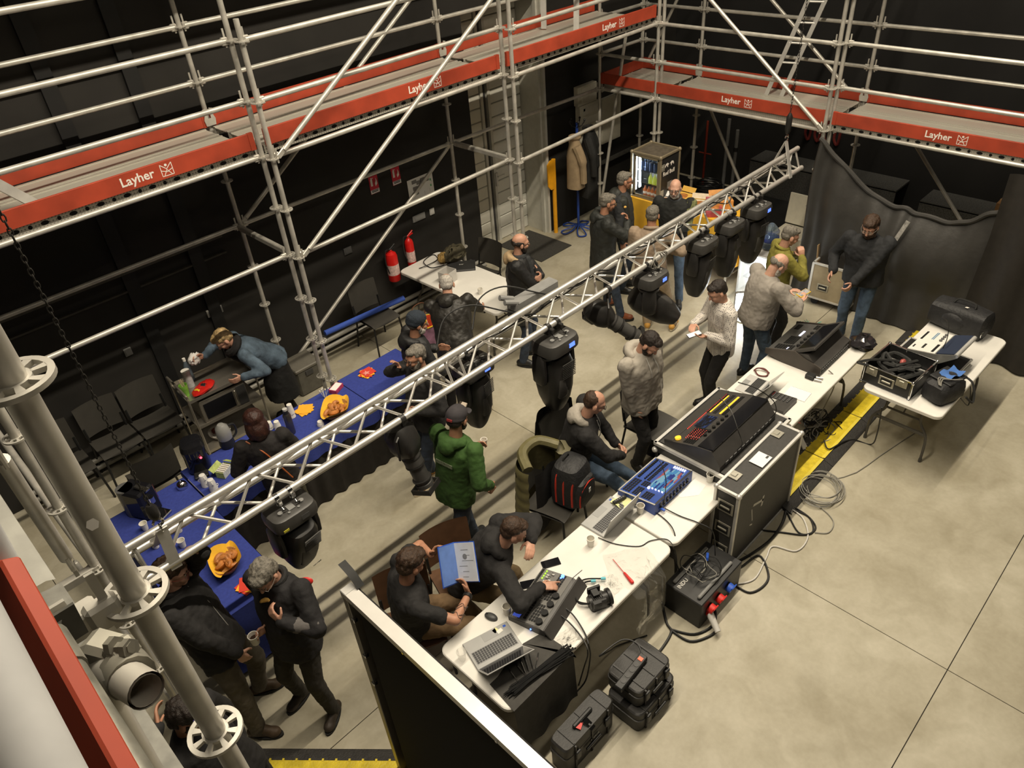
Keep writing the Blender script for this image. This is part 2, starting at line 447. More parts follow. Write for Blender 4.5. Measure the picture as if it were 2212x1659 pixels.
def logo_mesh():
    mb = MB(); t = .006; s = .05
    def seg(a, b, w=t):
        a = Vector((a[0], a[1], 0)); b = Vector((b[0], b[1], 0)); d = (b - a).normalized(); n = Vector((-d.y, d.x, 0)) * w / 2
        mb.add([a - n, b - n, b + n, a + n], [(0, 1, 2, 3)])
    for a, b in (((-s, s), (-s, -s)), ((-s, -s), (s, -s)), ((s, -s), (s, s)), ((-s, s), (0, .005)), ((0, .005), (s, s)), ((0, 0), (-s * .7, -s)), ((0, 0), (s * .7, -s)), ((-s, 0), (0, -.02)), ((s, 0), (0, -.02))): seg(a, b)
    mb.add([(.012 * math.cos(i * PI / 4), .038 + .012 * math.sin(i * PI / 4), 0) for i in range(8)], [tuple(range(8))])
    return mb.mesh('emblem', white)
LOGO = logo_mesh()
def toe(parent, a, b, z, name='toe_board', txt=None, side=None, h=.15):
    """red board from a to b (xy), optional lettering at fraction txt on the side given by outward normal"""
    a = Vector((a[0], a[1], 0)); b = Vector((b[0], b[1], 0)); d = (b - a).normalized(); L = (b - a).length
    ang = math.atan2(d.y, d.x)
    t = obj(name, MB().box((a + b) / 2 + Vector((0, 0, z + h / 2)), (L - .03, .024, h), (0, 0, ang), bev=.003), redboard, parent)
    for e in (a + d * .02, b - d * .02):
        mb = MB().box(e + Vector((0, 0, z + h / 2)), (.05, .034, h * 1.02), (0, 0, ang))
        obj('end_plate', mb, redboard, t)
    if txt is not None:
        n = Vector(side); c = a + d * L * txt + n * .0135 + Vector((0, 0, z + .045))
        x = Vector((0, 0, 1)).cross(n) ; m = frame(c, x, n); pi = wm(parent).inverted()
        text('lettering', 'Layher', .105, white, t, pi @ m)
        meshpart('emblem', LOGO, t, pi @ frame(c + x * .40 + Vector((0, 0, .03)), x, n))
    return t

XA0, XA1, XA2, YF, YR = -.03, 3.13, 6.10, .13, 1.22
sA = thing('scaffold', 'long grey scaffold with red toe boards along the black side wall', 'scaffold', (0, .7, 0))
standard(sA, XA0, YF, 0, 7.2); standard(sA, 0, -.005, .15, 4.37); standard(sA, XA1, YF, 0, 7.2); standard(sA, 3.12, -.03, 0, 7.2)
standard(sA, .03, YR, 0, 7.2); standard(sA, 3.13, YR, 0, 7.2); standard(sA, 6.10, .09, 0, 7.2); standard(sA, 6.08, 1.11, 0, 7.2)
for z in (2.2, 3.2, 3.7, 4.2):
    nm = 'guard_rail' if z > 3.5 else 'ledger'
    ledger(sA, (-3.2, YF, z), (XA0, YF, z), nm); ledger(sA, (XA0 + .03, YF - .1, z), (XA1, YF, z), nm); ledger(sA, (3.14, -.02, z), (6.10, .09, z), nm)
for z in (2.2, 3.7, 4.2):
    nm = 'guard_rail' if z > 3.5 else 'ledger'
    ledger(sA, (-3.2, YR, z), (.03, YR, z), nm); ledger(sA, (.03, YR, z), (3.13, YR, z), nm); ledger(sA, (3.13, YR, z), (6.08, YR - .1, z), nm)
for x in (XA0, XA1, ):
    for z in (2.2, 3.2):
        o = obj('transom', MB().box((x + .02, (YF + YR) / 2, z), (.05, YR - YF - .1, .06), bev=.008), galv, sA)
brace(sA, (.03, -.04, 3.2), (3.1, -.05, 5.2)); brace(sA, (.03, -.04, 2.2), (3.1, -.05, 4.2))
brace(sA, (.03, YR, 2.2), (3.13, YR, 4.2)); brace(sA, (.03, YR, .2), (3.13, YR, 2.2))
brace(sA, (-3.2, YR, 4.2), (.03, YR, 6.2))
ZD = 3.27
for x0, x1 in ((-3.15, -.06), (.03, 3.08), (3.17, 6.05)):
    for k in range(3): deck(sA, 0, x0, x1, YF + .20 + k * .335, ZD, holes=-1 if k == 0 else None)
toe(sA, (-3.15, YF + .01), (-.07, YF + .01), ZD + .01, txt=.60, side=(0, -1, 0)); toe(sA, (.05, YF + .01), (3.07, YF + .01), ZD + .01, txt=.56, side=(0, -1, 0)); toe(sA, (3.19, YF), (6.06, YF), ZD + .01, txt=.60, side=(0, -1, 0))
for x0, x1 in ((-3.15, 0), (.06, 3.1), (3.16, 6.05)): toe(sA, (x0, YR - .02), (x1, YR - .02), ZD + .01)
for x in (.03, 3.13):
    mb = MB()
    for s in (-1, 1): mb.prism([(-.05, 0), (.05, 0), (.06, .06), (.045, .10), (.055, .16), (.02, .17), (.015, .07), (-.015, .07), (-.02, .17), (-.055, .16), (-.045, .10), (-.06, .06)], -.003, .003, frame((x + s * .0, YR - .05, ZD + .02), (1, 0, 0), (0, -1, 0))); break
    obj('toe_board_bracket', mb, galv, sA)
# upper lift of the same scaffold, above the picture
for x0, x1 in ((-3.15, -.06), (.03, 3.08), (3.17, 6.05)):
    for k in range(3): deck(sA, 0, x0, x1, YF + .20 + k * .335, 5.27)
ledger(sA, (-3.2, YF, 4.7), (XA0, YF, 4.7), 'guard_rail')
# ladder flanks of the access hatch on this deck
for (a, b) in (((1245, 70), (1275, -10)), ((1175, 62), (1200, -10))):
    p0 = at(a[0], a[1], ZD + .02); p1 = Vector((p0.x + .10, p0.y + .05, ZD + 1.2)); d = p1 - p0
    obj('ladder_stile', MB().box((p0 + p1) / 2, (.07, .03, d.length), d.to_track_quat('Z', 'Y').to_matrix()), aluflat, sA)
p0 = aty(-20, 375, .4); p1 = aty(85, 437, .2)
p0 = at(0, 400, ZD + .25); p1 = at(75, 440, ZD + .02)
obj('ladder_stile', MB().box((p0 + p1) / 2 - (p1 - p0) * .5, (.03, .08, (p1 - p0).length * 2), (p1 - p0).to_track_quat('Z', 'Y').to_matrix()), aluflat, sA)

XB, XBR, YB = 6.08, 7.15, -2.47
sB = thing('scaffold', 'lower grey scaffold with red toe boards across the far end', 'scaffold', (6.6, -2.4, 0))
standard(sB, XB - .02, YB, 0, 7.2); standard(sB, XB + .07, YB - .04, 0, 7.2); standard(sB, XBR, YB, 0, 7.2)
standard(sB, XBR - .03, .03, 0, 7.2); standard(sB, XBR - .05, 1.08, 0, 7.2); standard(sB, XB, -5.04, 0, 7.2); standard(sB, XBR, -5.04, 0, 7.2); standard(sB, 6.16, .05, 0, 4.0)
for z in (2.2, 2.7, 3.2):
    nm = 'guard_rail' if z > 2.5 else 'ledger'
    ledger(sB, (XB, 1.11, z), (XB, .09, z), nm); ledger(sB, (XB, .09, z), (XB - .02, YB, z), nm); ledger(sB, (XB + .07, YB - .04, z), (XB, -5.04, z), nm)
    if z > 2.5:
        ledger(sB, (XBR - .04, 1.08, z), (XBR - .03, .03, z), nm); ledger(sB, (XBR - .03, .03, z), (XBR, YB, z), nm); ledger(sB, (XBR, YB, z), (XBR, -5.04, z), nm)
        ledger(sB, (XB, 1.11, z), (XBR - .04, 1.08, z), nm)
for y in (.05, YB, 1.09): obj('transom', MB().box(((XB + XBR) / 2, y, 2.2), (XBR - XB - .1, .05, .06), bev=.008), galv, sB)
brace(sB, (XB - .05, YB, 2.2), (XB - .05, .1, 4.2)); brace(sB, (XBR, YB, 2.2), (XBR, .05, 4.2))
brace(sB, (XBR, .03, 4.2), (XBR, 1.1, 2.2)); brace(sB, (XBR, .05, 2.2), (XBR, -1.2, .2))
brace(sB, (XB, 1.10, .2), (XB + .35, .9, 2.9))
brace(sB, (XBR, -2.9, 2.2), (XBR, -4.6, .35))
ZB = 2.27
for y0, y1 in ((.12, 1.05), (YB + .03, .03), (-5.0, YB - .06)):
    for k in range(3): deck(sB, 1, y0, y1, XB + .20 + k * .325, ZB, holes=-1 if (k == 0 and y0 < -3) else None)
toe(sB, (XB + .01, 1.08), (XB + .01, .12), ZB + .01); toe(sB, (XB + .01, .06), (XB + .01, YB + .03), ZB + .01, txt=.42, side=(-1, 0, 0)); toe(sB, (XB + .02, YB - .07), (XB + .02, -5.0), ZB + .01, txt=.44, side=(-1, 0, 0))
toe(sB, (XBR - .02, 1.06), (XBR - .02, .06), ZB + .01); toe(sB, (XBR - .02, 0), (XBR - .02, YB + .03), ZB + .01); toe(sB, (XBR - .02, YB - .03), (XBR - .02, -5.0), ZB + .01); toe(sB, (XB + .04, 1.07), (XBR - .05, 1.07), ZB + .01)
for y in (.03, YB):
    mb = MB().prism([(-.05, 0), (.05, 0), (.06, .06), (.045, .10), (.055, .16), (.02, .17), (.015, .07), (-.015, .07), (-.02, .17), (-.055, .16), (-.045, .10), (-.06, .06)], -.003, .003, frame((XBR - .05, y, ZB + .02), (0, -1, 0), (-1, 0, 0)))
    obj('toe_board_bracket', mb, galv, sB)
for y0, y1 in ((.12, 1.05), (YB + .03, .03), (-5.0, YB - .06)):  # upper deck out of view, added to dim this deck and rear rails
    for k in range(3): deck(sB, 1, y0, y1, XB + .20 + k * .325, 4.77)
# access ladder standing on the far deck
lb = at(1655, 205, ZB + .01); lad = thing('ladder', 'aluminium access ladder standing on the far scaffold deck', 'ladder', lb)
dv = Vector((.10, -.62, 2.0)).normalized(); off = Vector((.02, -.17, -.03))
offs = [Vector((0, 0, 0)), Vector((.05, -.20, 0))]
for o_ in offs: obj('stile', MB().box(lb + o_ + dv * 1.25, (.022, .055, 2.5), dv.to_track_quat('Z', 'Y').to_matrix()), aluflat, lad)
for k in range(9): obj('rung', MB().cyl(lb + dv * (.2 + k * .26), lb + offs[1] + dv * (.2 + k * .26), .013, n=8), aluflat, lad)

# ------------------------------------------------------------------ near scaffold beside the photographer
sC = thing('scaffold', 'near grey scaffold tower with thick tubes and silver planks', 'scaffold', (-3.4, -3.8, 0))
NX, NY = -3.057, -5.192; NZ = [.347 + .5 * k for k in range(12)]
standard(sC, NX, NY, 0, 7.2, NZ); standard(sC, -2.97, -2.515, 0, 7.2); standard(sC, -4.1, -2.515, 0, 7.2); standard(sC, -4.15, NY, 0, 7.2, NZ)
# bolts on the near standard
for px, py in ((200, 1133),):
    c = dep(px, py, 1.14); d = (CAMLOC - c).normalized(); obj('bolt', MB().cyl(c - d * .03, c + d * .012, .0095, n=6), galv, sC)
# deck planks beside it
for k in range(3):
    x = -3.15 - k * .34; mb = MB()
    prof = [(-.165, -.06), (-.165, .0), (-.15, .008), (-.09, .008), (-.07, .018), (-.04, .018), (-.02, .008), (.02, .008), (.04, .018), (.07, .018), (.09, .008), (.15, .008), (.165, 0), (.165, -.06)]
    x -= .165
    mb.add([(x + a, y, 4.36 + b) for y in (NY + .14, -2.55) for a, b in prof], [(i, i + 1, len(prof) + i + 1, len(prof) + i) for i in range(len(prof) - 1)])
    obj('deck_plank', mb, M('planks_shade_toned', (.30, .295, .265), .5, .3, .25, 8), sC, ang=60)  # foreground shade put into the plank colour
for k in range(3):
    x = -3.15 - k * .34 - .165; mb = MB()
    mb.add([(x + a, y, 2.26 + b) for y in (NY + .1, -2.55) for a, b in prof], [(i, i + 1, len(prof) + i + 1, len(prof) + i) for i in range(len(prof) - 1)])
    obj('deck_plank', mb, M('planks_shade_toned', (.30, .295, .265), .5, .3, .25, 8), sC, ang=60)
zt = 4.347
tm = MB().box((NX - .55, NY + .02, zt - .005), (.98, .05, .055), bev=.006).box((NX - .55, NY + .045, zt + .03), (.9, .008, .02))
head(tm, (NX, NY, zt), (-1, 0, 0)); obj('transom', tm, galv, sC)
for x in (NX - .13, NX - .30):       # plank claws hooked over the transom
    cw = MB().prism([(-.035, 0), (.035, 0), (.04, .07), (-.04, .07)], -.004, .004, frame((x, NY - .018, zt + .0), (1, 0, 0), (0, -1, .1)))
    cw2 = MB().prism([(-.012, .055), (.012, .055), (0, .035)], .0042, .0052, frame((x, NY - .018, zt), (1, 0, 0), (0, -1, .1)))
    c_ = obj('claw', cw, M('claw_steel', (.12, .115, .10), .5, .4, .2), sC); obj('claw_hole', cw2, lightgrey, c_)
for k in range(4): deck(sC, 1, -8.2, -2.5, -3.02 - k * .335, 6.35)  # unseen upper deck, added to shade the tubes near the camera
for x in (-3.35,): obj('transom', MB().box((x - .1, -2.515, 2.2), (1.0, .05, .06), bev=.006), galv, sC)
brace(sC, dep(-20, 955, 2.3), dep(158, 1228, 3.0), 'diagonal_brace')
ledger(sC, (-2.97, -2.515, 2.2), (-2.97, .12, 2.2)); ledger(sC, (-2.99, NY, .85), (-2.97, -2.515, .7)); ledger(sC, (-2.97, -2.515, .2), (-2.97, .12, .2))
# photographer's bay: ledger, toe board, guard rail and a coupled tube
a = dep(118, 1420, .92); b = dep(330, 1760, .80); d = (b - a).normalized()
obj('ledger', MB().cyl(a, b + d * .6, TR, n=16).cyl(a - d * .03, a + d * .03, TR * 1.12, n=16), M('ledger_shade_toned', (.24, .235, .20), .45, .4, .3, 30), sC)  # ledger colour darkened to stand for the shade close by
a = dep(-40, 1180, .80); b = dep(100, 1420, .90)
obj('guard_rail', MB().cyl(a - (b - a) * .8, b, TR, n=16), M('shade_toned_steel'), sC)
a = dep(8, 1290, .80); b = dep(212, 1665, .72); n_ = (b - a); w_ = (dep(150, 1470, .76) - dep(60, 1525, .80)).normalized(); q = frame((a + b) / 2, n_, n_.cross(w_)); mb = MB(); mb.box((.28, 0, .0), (n_.length + .6, .085, .022), bev=.003); mb.xf(q); obj('toe_board', mb, redboard, sC)
a = dep(-77, 1369, .47); b = dep(88, 1697, .44)
obj('guard_rail', MB().cyl(a - (b - a) * .3, b + (b - a) * .6, TR, n=18), M('shade_toned_steel', (.13, .13, .105), .4, .4, .4, 30), sC)  # dark tone stands in for foreground shade, though the grey cached above is used
a = dep(255, 1455, .98); b = dep(316, 1492, .94); ax = (b - a).normalized()
cp = MB().cyl(a - ax * .05, b, .0242, n=18, cap=False).cyl(b, a - ax * .05, .0205, n=18, cap=False)
o = obj('stub_tube', cp, galv, sC)
c = dep(235, 1420, .99)
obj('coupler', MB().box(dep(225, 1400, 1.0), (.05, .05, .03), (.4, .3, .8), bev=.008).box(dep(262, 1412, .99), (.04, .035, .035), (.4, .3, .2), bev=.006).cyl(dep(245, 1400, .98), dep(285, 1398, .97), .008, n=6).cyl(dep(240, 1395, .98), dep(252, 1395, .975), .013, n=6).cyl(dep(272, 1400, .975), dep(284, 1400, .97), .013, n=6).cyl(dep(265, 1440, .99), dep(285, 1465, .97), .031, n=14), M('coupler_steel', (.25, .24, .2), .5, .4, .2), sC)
a = dep(230, 1430, 1.0); b = dep(228, 1640, 1.05); d = b - a
obj('brace_tube', MB().cyl(a, a + d * .45, TR, n=14).cyl(a + d * .45, a + d * 2.2 + Vector((.1, 0, 0)), TR, n=14), galv, sC)
standard(sC, -3.33, -5.0, 0, 3.4, [2.85, 3.35], r=TR)
a = at(205, 1330, 3.0); 
# ================================================================== truss with its hoists
TF, TM, TT = (-2.491, 1.893), (-2.254, 1.928), (-2.403, 2.116)
TX0, TX1 = -2.80, 5.55
trs = thing('lighting_truss', 'silver triangular lighting truss slung across the hall', 'truss', (1.4, -2.38, 1.86))
CH = [TF, TM, TT]; TY, TZ = -2.40, 1.893
CR = .0285
for (y, z) in CH:
    mb = MB().cyl((TX0, y, z), (TX1, y, z), CR, n=16)
    for xj in (TX0 + .02, -.14, 1.86, 3.86, TX1 - .02): mb.cyl((xj - .012, y, z), (xj + .012, y, z), CR * 1.06, n=16)
    obj('chord', mb, alu, trs)
def zig(c0, c1, x0, n, pitch, r=.0115):
    for k in range(n):
        a = (x0 + k * pitch / 2, *(c0 if k % 2 == 0 else c1)); b = (x0 + (k + 1) * pitch / 2, *(c1 if k % 2 == 0 else c0))
        obj('strut', MB().cyl(a, b, r, n=8), alu, trs)
zig(TF, TT, -2.645, 10, .485); zig(TM, TT, -2.645, 10, .485); zig(TF, TM, -2.4, 9, .485)
zig(TF, TT, -.05, 23, .475); zig(TM, TT, -.05, 23, .475); zig(TF, TM, .19, 22, .475)
for x in (TX0 + .06, -.20, -.06, TX1 - .06):
    for i in range(3):
        obj('end_strut', MB().cyl((x, *CH[i]), (x, *CH[(i + 1) % 3]), .0115, n=8), alu, trs)
# near suspension: grey flat sling plate, shackle, hoist hook and chain
hk = at(330, 1112, 2.35)
def chain(label, x, y, z0, z1, r=.0035, pitch=.034):
    mb = MB(); n = int((z1 - z0) / pitch)
    for k in range(n):
        c = Vector((x, y, z0 + k * pitch)); pts = []
        for i in range(8):
            t = 2 * PI * i / 8; u = .010 * math.cos(t); w = (.022 if k >= 0 else 0) * math.sin(t)
            pts.append(c + (Vector((u, 0, w)) if k % 2 else Vector((0, u, w))))
        mb.tube(pts, r, 4, closed=True)
    return obj('hoist_chain', mb, M('chain_black', (.03, .028, .025), .5, .5, 0), None)
NXH = at(335, 1116, 2.30)
c1 = chain('n', NXH.x, NXH.y, 2.42, 8.5); tag(c1, 'black hoist chain hanging above the blue table end of the truss', 'chain')
hoist = thing('hoist_hook', 'black hoist hook block hanging over the coffee machine table', 'hook', (NXH.x, NXH.y, 2.2))
obj('hook_block', MB().lathe([(.02, 2.40), (.035, 2.37), (.035, 2.31), (.02, 2.28)], (NXH.x, NXH.y, 0), 12), blackm, hoist)
obj('hook', MB().tube([(NXH.x + .03 * math.sin(t), NXH.y, 2.25 - .03 * math.cos(t)) for t in [.2 + i * .5 for i in range(10)]], .008, 8), chrome, hoist)
obj('shackle', MB().tube([(NXH.x, NXH.y + .02 * math.cos(t), 2.20 + .03 * math.sin(t)) for t in [i * PI / 6 for i in range(12)]], .006, 6, closed=True), chrome, hoist)
pl0 = NXH.copy(); pl0.z = 2.19; pl1 = Vector((NXH.x - .02, CH[0][0] - .02, TZ - .03)); d = pl1 - pl0
obj('sling_plate', MB().box((pl0 + pl1) / 2, (.07, .008, d.length + .02), frame((0, 0, 0), (1, 0, 0), d).to_3x3()), aluflat, hoist)
pl2 = Vector((NXH.x - .02, CH[1][0] + .02, TZ - .03)); d = pl2 - pl0
obj('sling_plate', MB().box((pl0 + pl2) / 2, (.07, .008, d.length + .02), frame((0, 0, 0), (1, 0, 0), d).to_3x3()), aluflat, hoist)
FX = 5.22
c2 = chain('f', FX, TY, 2.55, 8.5, .003); tag(c2, 'black hoist chain hanging above the far truss end', 'chain')
ho2 = thing('hoist_hook', 'black hoist hook block over the far truss end', 'hook', (FX, TY, 2.2))
obj('hook_block', MB().lathe([(.015, 2.62), (.035, 2.58), (.035, 2.42), (.02, 2.38)], (FX, TY, 0), 10), blackm, ho2)
obj('hook', MB().tube([(FX + .035 * math.sin(t), TY, 2.33 - .035 * math.cos(t)) for t in [.2 + i * .5 for i in range(10)]], .009, 8), chrome, ho2)
for s in (0, 1):
    a = Vector((FX, TY, 2.30)); b = Vector((FX, CH[s][0] + (-.035 if s == 0 else .035), TZ - .02)); d = b - a
    obj('sling_plate', MB().box((a + b) / 2, (.06, .01, d.length), frame((0, 0, 0), (1, 0, 0), d).to_3x3()), aluflat, ho2)

# ================================================================== tables
def folding_table(label, cx, cy, L=1.83, Wd=.74, rz=0, h=.74, top=None, group=None, legs=True):
    t = thing('folding_table', label, 'table', (cx, cy, 0), rz, group)
    mb = MB(); p = rrect(-L / 2, L / 2, -Wd / 2, Wd / 2, .075, 5); n = len(p)
    def sc(k, dz): return [(x - math.copysign(k, x), y - math.copysign(k, y), h + dz) for x, y in p]
    rings = [sc(.012, -.045), sc(0, -.038), sc(0, -.008), sc(.006, -.001), sc(.012, 0)]
    vs = [v for r in rings for v in r]; fs = [(r * n + i, r * n + (i + 1) % n, (r + 1) * n + (i + 1) % n, (r + 1) * n + i) for r in range(4) for i in range(n)]
    fs += [tuple(range(n))[::-1], tuple(range(4 * n, 5 * n))]
    mb.add(vs, fs); obj('table_top', mb, top or whitep, t, world=False)
    for s in (-1, 1):
        x = s * (L / 2 - .22)
        for y in (-1, 1):
            obj('leg', MB().tube(spline([(x - s * .03, y * .17, h - .05), (x, y * .17, .50), (x, y * .19, .42), (x + s * .02, y * .27, .3), (x + s * .02, y * .285, .03)], 4), .0135, 8).cyl((x + s * .02, y * .285, 0), (x + s * .02, y * .285, .04), .017, n=8), M('table_leg_grey', (.10, .095, .085), .5, .3, .1), t, world=False)
        obj('crossbar', MB().cyl((x, -.18, .47), (x, .18, .47), .012, n=8).box((x + s * .015, 0, .33), (.02, .5, .03)), M('table_leg_grey'), t, world=False)
        obj('stay', MB().cyl((x, 0, .47), (x - s * .35, 0, h - .05), .008, n=6), M('table_leg_grey'), t, world=False)
    return t
T1 = folding_table('white folding table with the mouse, the screwdriver and the hand lamp', -.525, -3.895, 1.89, .73)
T2 = folding_table('white folding table under the blue faced lighting desk', 1.345, -3.885, 1.81, .73)
T3 = folding_table('white folding table carrying the dark desk with angled screen', 3.18, -3.85, 1.82, .77)
T4 = folding_table('white folding table with open flight case and black bags', 4.22, -4.865, 1.74, .76, math.radians(-1.5))
T5 = folding_table('white folding table by the wall with the closed laptop', 2.42, .40, 1.88, .74, math.radians(91))
# ================================================================== lamps on the truss
lampblk = M('lamp_black', (.022, .021, .020), .42, 0, .2, 12); lampgrey = M('lamp_grey', (.055, .053, .05), .45, .1, .15, 12)
dispb = M('display_blue', (.05, .1, .6), .3, 0, 0, emit=(.1, .2, 1), es=2.2)
lensm = M('lens_glass', (.10, .11, .12), .06, 0, 0, coat=1)
def onF(px, py): return aty(px, py, TF[0])
def squish(mb, prof, mat4, n=20, e=.75, sx=1, sy=1):
    vs = []
    for r, z in prof:
        for k in range(n):
            t = 2 * PI * k / n; c, s = math.cos(t), math.sin(t)
            vs.append(mat4 @ Vector((sx * r * math.copysign(abs(c) ** e, c), sy * r * math.copysign(abs(s) ** e, s), z)))
    fs = [(i * n + k, i * n + (k + 1) % n, (i + 1) * n + (k + 1) % n, (i + 1) * n + k) for i in range(len(prof) - 1) for k in range(n)]
    fs += [tuple(range(n))[::-1], tuple(range((len(prof) - 1) * n, len(prof) * n))]
    return mb.add(vs, fs)
def clamp(t, x, m):
    mb = MB().cyl((x - .02, 0, 0), (x + .02, 0, 0), CR * 1.32, n=16).box((x, -.05, -.02), (.036, .05, .05), bev=.006).box((x, .01, -.055), (.036, .06, .05), bev=.006).cyl((x, -.03, -.045), (x, -.095, -.075), .006, n=6).cyl((x - .02, -.095, -.075), (x + .025, -.10, -.08), .005, n=6)
    obj('clamp', mb, m, t, world=False)
def moving_head(label, px, pan=0, tilt=0, s=1.0, cm=None, disp=dispb, face='vent', long=1.0, txt=None, dx=0, back=False):
    c = onF(*px); t = thing('moving_head_lamp', label, 'stage light', (c.x + dx, *(TM if back else TF)), 0, 'moving heads on the truss'); t.scale = (s,) * 3
    for x in (-.062, .062): clamp(t, x, cm or blackm)
    b = MB(); squish(b, [(.165, -.255), (.19, -.235), (.195, -.17), (.18, -.115), (.16, -.105)], T(0, -.03, 0), 24, .45, 1.08, .82)
    base = obj('base', b, lampgrey, t, world=False)
    tb = MB()
    for x in (-.10, .10): tb.cyl((x, -.09, -.105), (x, -.09, -.085), .022, n=10)
    tb.box((0, -.08, -.10), (.06, .07, .012)); tb.cyl((-.04, -.13, -.105), (-.04, -.13, -.095), .012, n=8).cyl((.05, -.13, -.105), (.05, -.13, -.095), .012, n=8)
    obj('connectors', tb, midgrey, base, world=False).__setitem__('kind', 'stuff')
    obj('display', MB().box((.06, -.188, -.175), (.075, .006, .042), (-.12, 0, 0)), disp, base, world=False)
    P = RZ(pan)
    y = MB(); squish(y, [(.11, -.30), (.14, -.285), (.14, -.26), (.11, -.25)], P, 20, .6, 1.45, .9); yk = obj('yoke', y, lampblk, t, world=False)
    for sx in (-1, 1):
        a = MB(); squish(a, [(.05, -.02), (.075, 0), (.085, .12), (.075, .27), (.04, .31)], P @ T(sx * .185, 0, -.56) , 14, .6, .42, 1.05)
        obj('yoke_arm', a, lampblk, t, world=False)
    H = P @ T(0, 0, -.50) @ RX(tilt)
    L = long
    h = MB(); squish(h, [(.055, -.47 * L), (.08, -.455 * L), (.10, -.41 * L), (.135, -.30 * L), (.155, -.17 * L), (.16, 0), (.155, .12), (.13, .19), (.08, .215)], H, 24, .68, .98, 1.12)
    hd = obj('head', h, lampblk, t, world=False)
    obj('lens', MB().cyl(H @ Vector((0, 0, -.471 * L)), H @ Vector((0, 0, -.476 * L)), .05, n=20), lensm, hd, world=False)
    v = MB()
    for k in range(9): v.box(H @ Vector((.03, -.178, .14 - k * .02)), (.17, .006, .007), (P.to_3x3() @ RX(tilt).to_3x3()))
    obj('vent_ribs', v, lampgrey, hd, world=False).__setitem__('kind', 'stuff')
    cv = MB(); squish(cv, [(.02, -.03), (.06, -.025), (.075, .0), (.075, .20), (.05, .24), (.02, .245)], H @ T(-.03, -.135, -.22 * L), 16, .6, .9, .55); obj('side_cover', cv, lampgrey, hd, world=False)
    if txt:
        text('lettering', txt, .035, lightgrey, hd, H @ T(.05, -.185, -.30) @ RX(PI / 2) @ RZ(PI), align='CENTER')
    return t
ylab = M('yellow_label', (.6, .55, .05), .5, 0, 0)
L1 = moving_head('moving head lamp hung by two chrome clamps over the coffee table', (606, 1057), .12, .28, .84, chrome, darkgrey, long=.92, txt='Martin')
obj('warning_label', MB().box((-.13, -.19, -.20), (.05, .004, .022)), ylab, L1, world=False)
moving_head('moving head lamp behind the grey capped man', (1045, 800), .25, 0, .84, dx=.06, back=True)
moving_head('moving head lamp pointing straight down beside the grey hooded man', (1192, 699), -.06, 0.02, .97)
moving_head('moving head lamp tilted sideways in front of the khaki trousers', (1402, 569), .72, -.95, .86, long=.95)
moving_head('moving head lamp over the dark haired man in the patterned shirt', (1516, 491), .1, .06, .82, disp=darkgrey)
moving_head('slim moving head lamp in front of the yellow cloth', (1576, 453), .2, -.05, .80, disp=darkgrey)
moving_head('moving head lamp with glowing blue display near the far truss end', (1634, 415), -.1, 0, .86)
# profile spot with its barrel
def profile_spot(label, px, aim, s=1.0, back=None):
    c = onF(*px); t = thing('profile_spot', label, 'stage light', (c.x, TF[0], TF[1]), 0, None); t.scale = (s,) * 3
    obj('clamp', MB().cyl((-.022, 0, 0), (.022, 0, 0), CR * 1.3, n=16).box((0, 0, -.06), (.03, .03, .09), bev=.005).cyl((0, 0, -.08), (.06, 0, -.08), .008, n=6), lampblk, t, world=False)
    d = Vector(aim).normalized(); ctr = Vector((0, 0, -.34)); m = frame(ctr, d.cross(Vector((0, 0, 1))), d)
    X = m.to_3x3() @ Vector((1, 0, 0))
    yk = MB().tube([ctr + X * .135, ctr + X * .135 + Vector((0, 0, .2)), Vector((0, 0, -.1)) + X * .05, Vector((0, 0, -.1)) - X * .05, ctr - X * .135 + Vector((0, 0, .2)), ctr - X * .135], .011, 6)
    obj('yoke', yk, lampblk, t, world=False)
    b = MB(); squish(b, [(.05, -.27), (.09, -.25), (.115, -.20), (.12, -.06), (.10, 0), (.085, .03)], m, 16, .6); body = obj('lamp_house', b, lampblk, t, world=False)
    cb = MB().box(m @ Vector((0, .09, -.16)), (.13, .10, .16), m.to_3x3(), bev=.02); obj('power_box', cb, lampgrey, t, world=False)
    br = MB().lathe([(.078, .02), (.082, .05), (.082, .14), (.07, .15), (.07, .34), (.078, .345), (.08, .38), (.066, .385)], m.translation, 18, m.to_3x3()); bl = obj('barrel', br, lampgrey, t, world=False)
    for z in (.06, .145, .30): obj('focus_ring', MB().cyl(m @ Vector((0, 0, z)), m @ Vector((0, 0, z + .012)), .086, n=18), lampblk, bl, world=False)
    obj('focus_knob', MB().cyl(m @ Vector((-.07, 0, .1)), m @ Vector((-.14, 0, .1)), .010, n=8), lampblk, bl, world=False)
    gf = MB()
    for a in range(4):
        q = m.to_3x3() @ Matrix.Rotation(a * PI / 2, 3, 'Z'); gf.box(m.translation + q @ Vector((.088, 0, .40)), (.012, .19, .05), q)
    obj('gel_frame', gf, lampblk, bl, world=False).__setitem__('kind', 'stuff')
    obj('lens', MB().cyl(m @ Vector((0, 0, .384)), m @ Vector((0, 0, .388)), .06, n=18), lensm, bl, world=False)
    return t
profile_spot('black profile spot with long barrel hanging from the truss', (1313, 623), (.52, -.58, -.62), .95)
profile_spot('profile spot hanging above the green hooded man', (868, 905), (.10, -.25, -.95), .95)
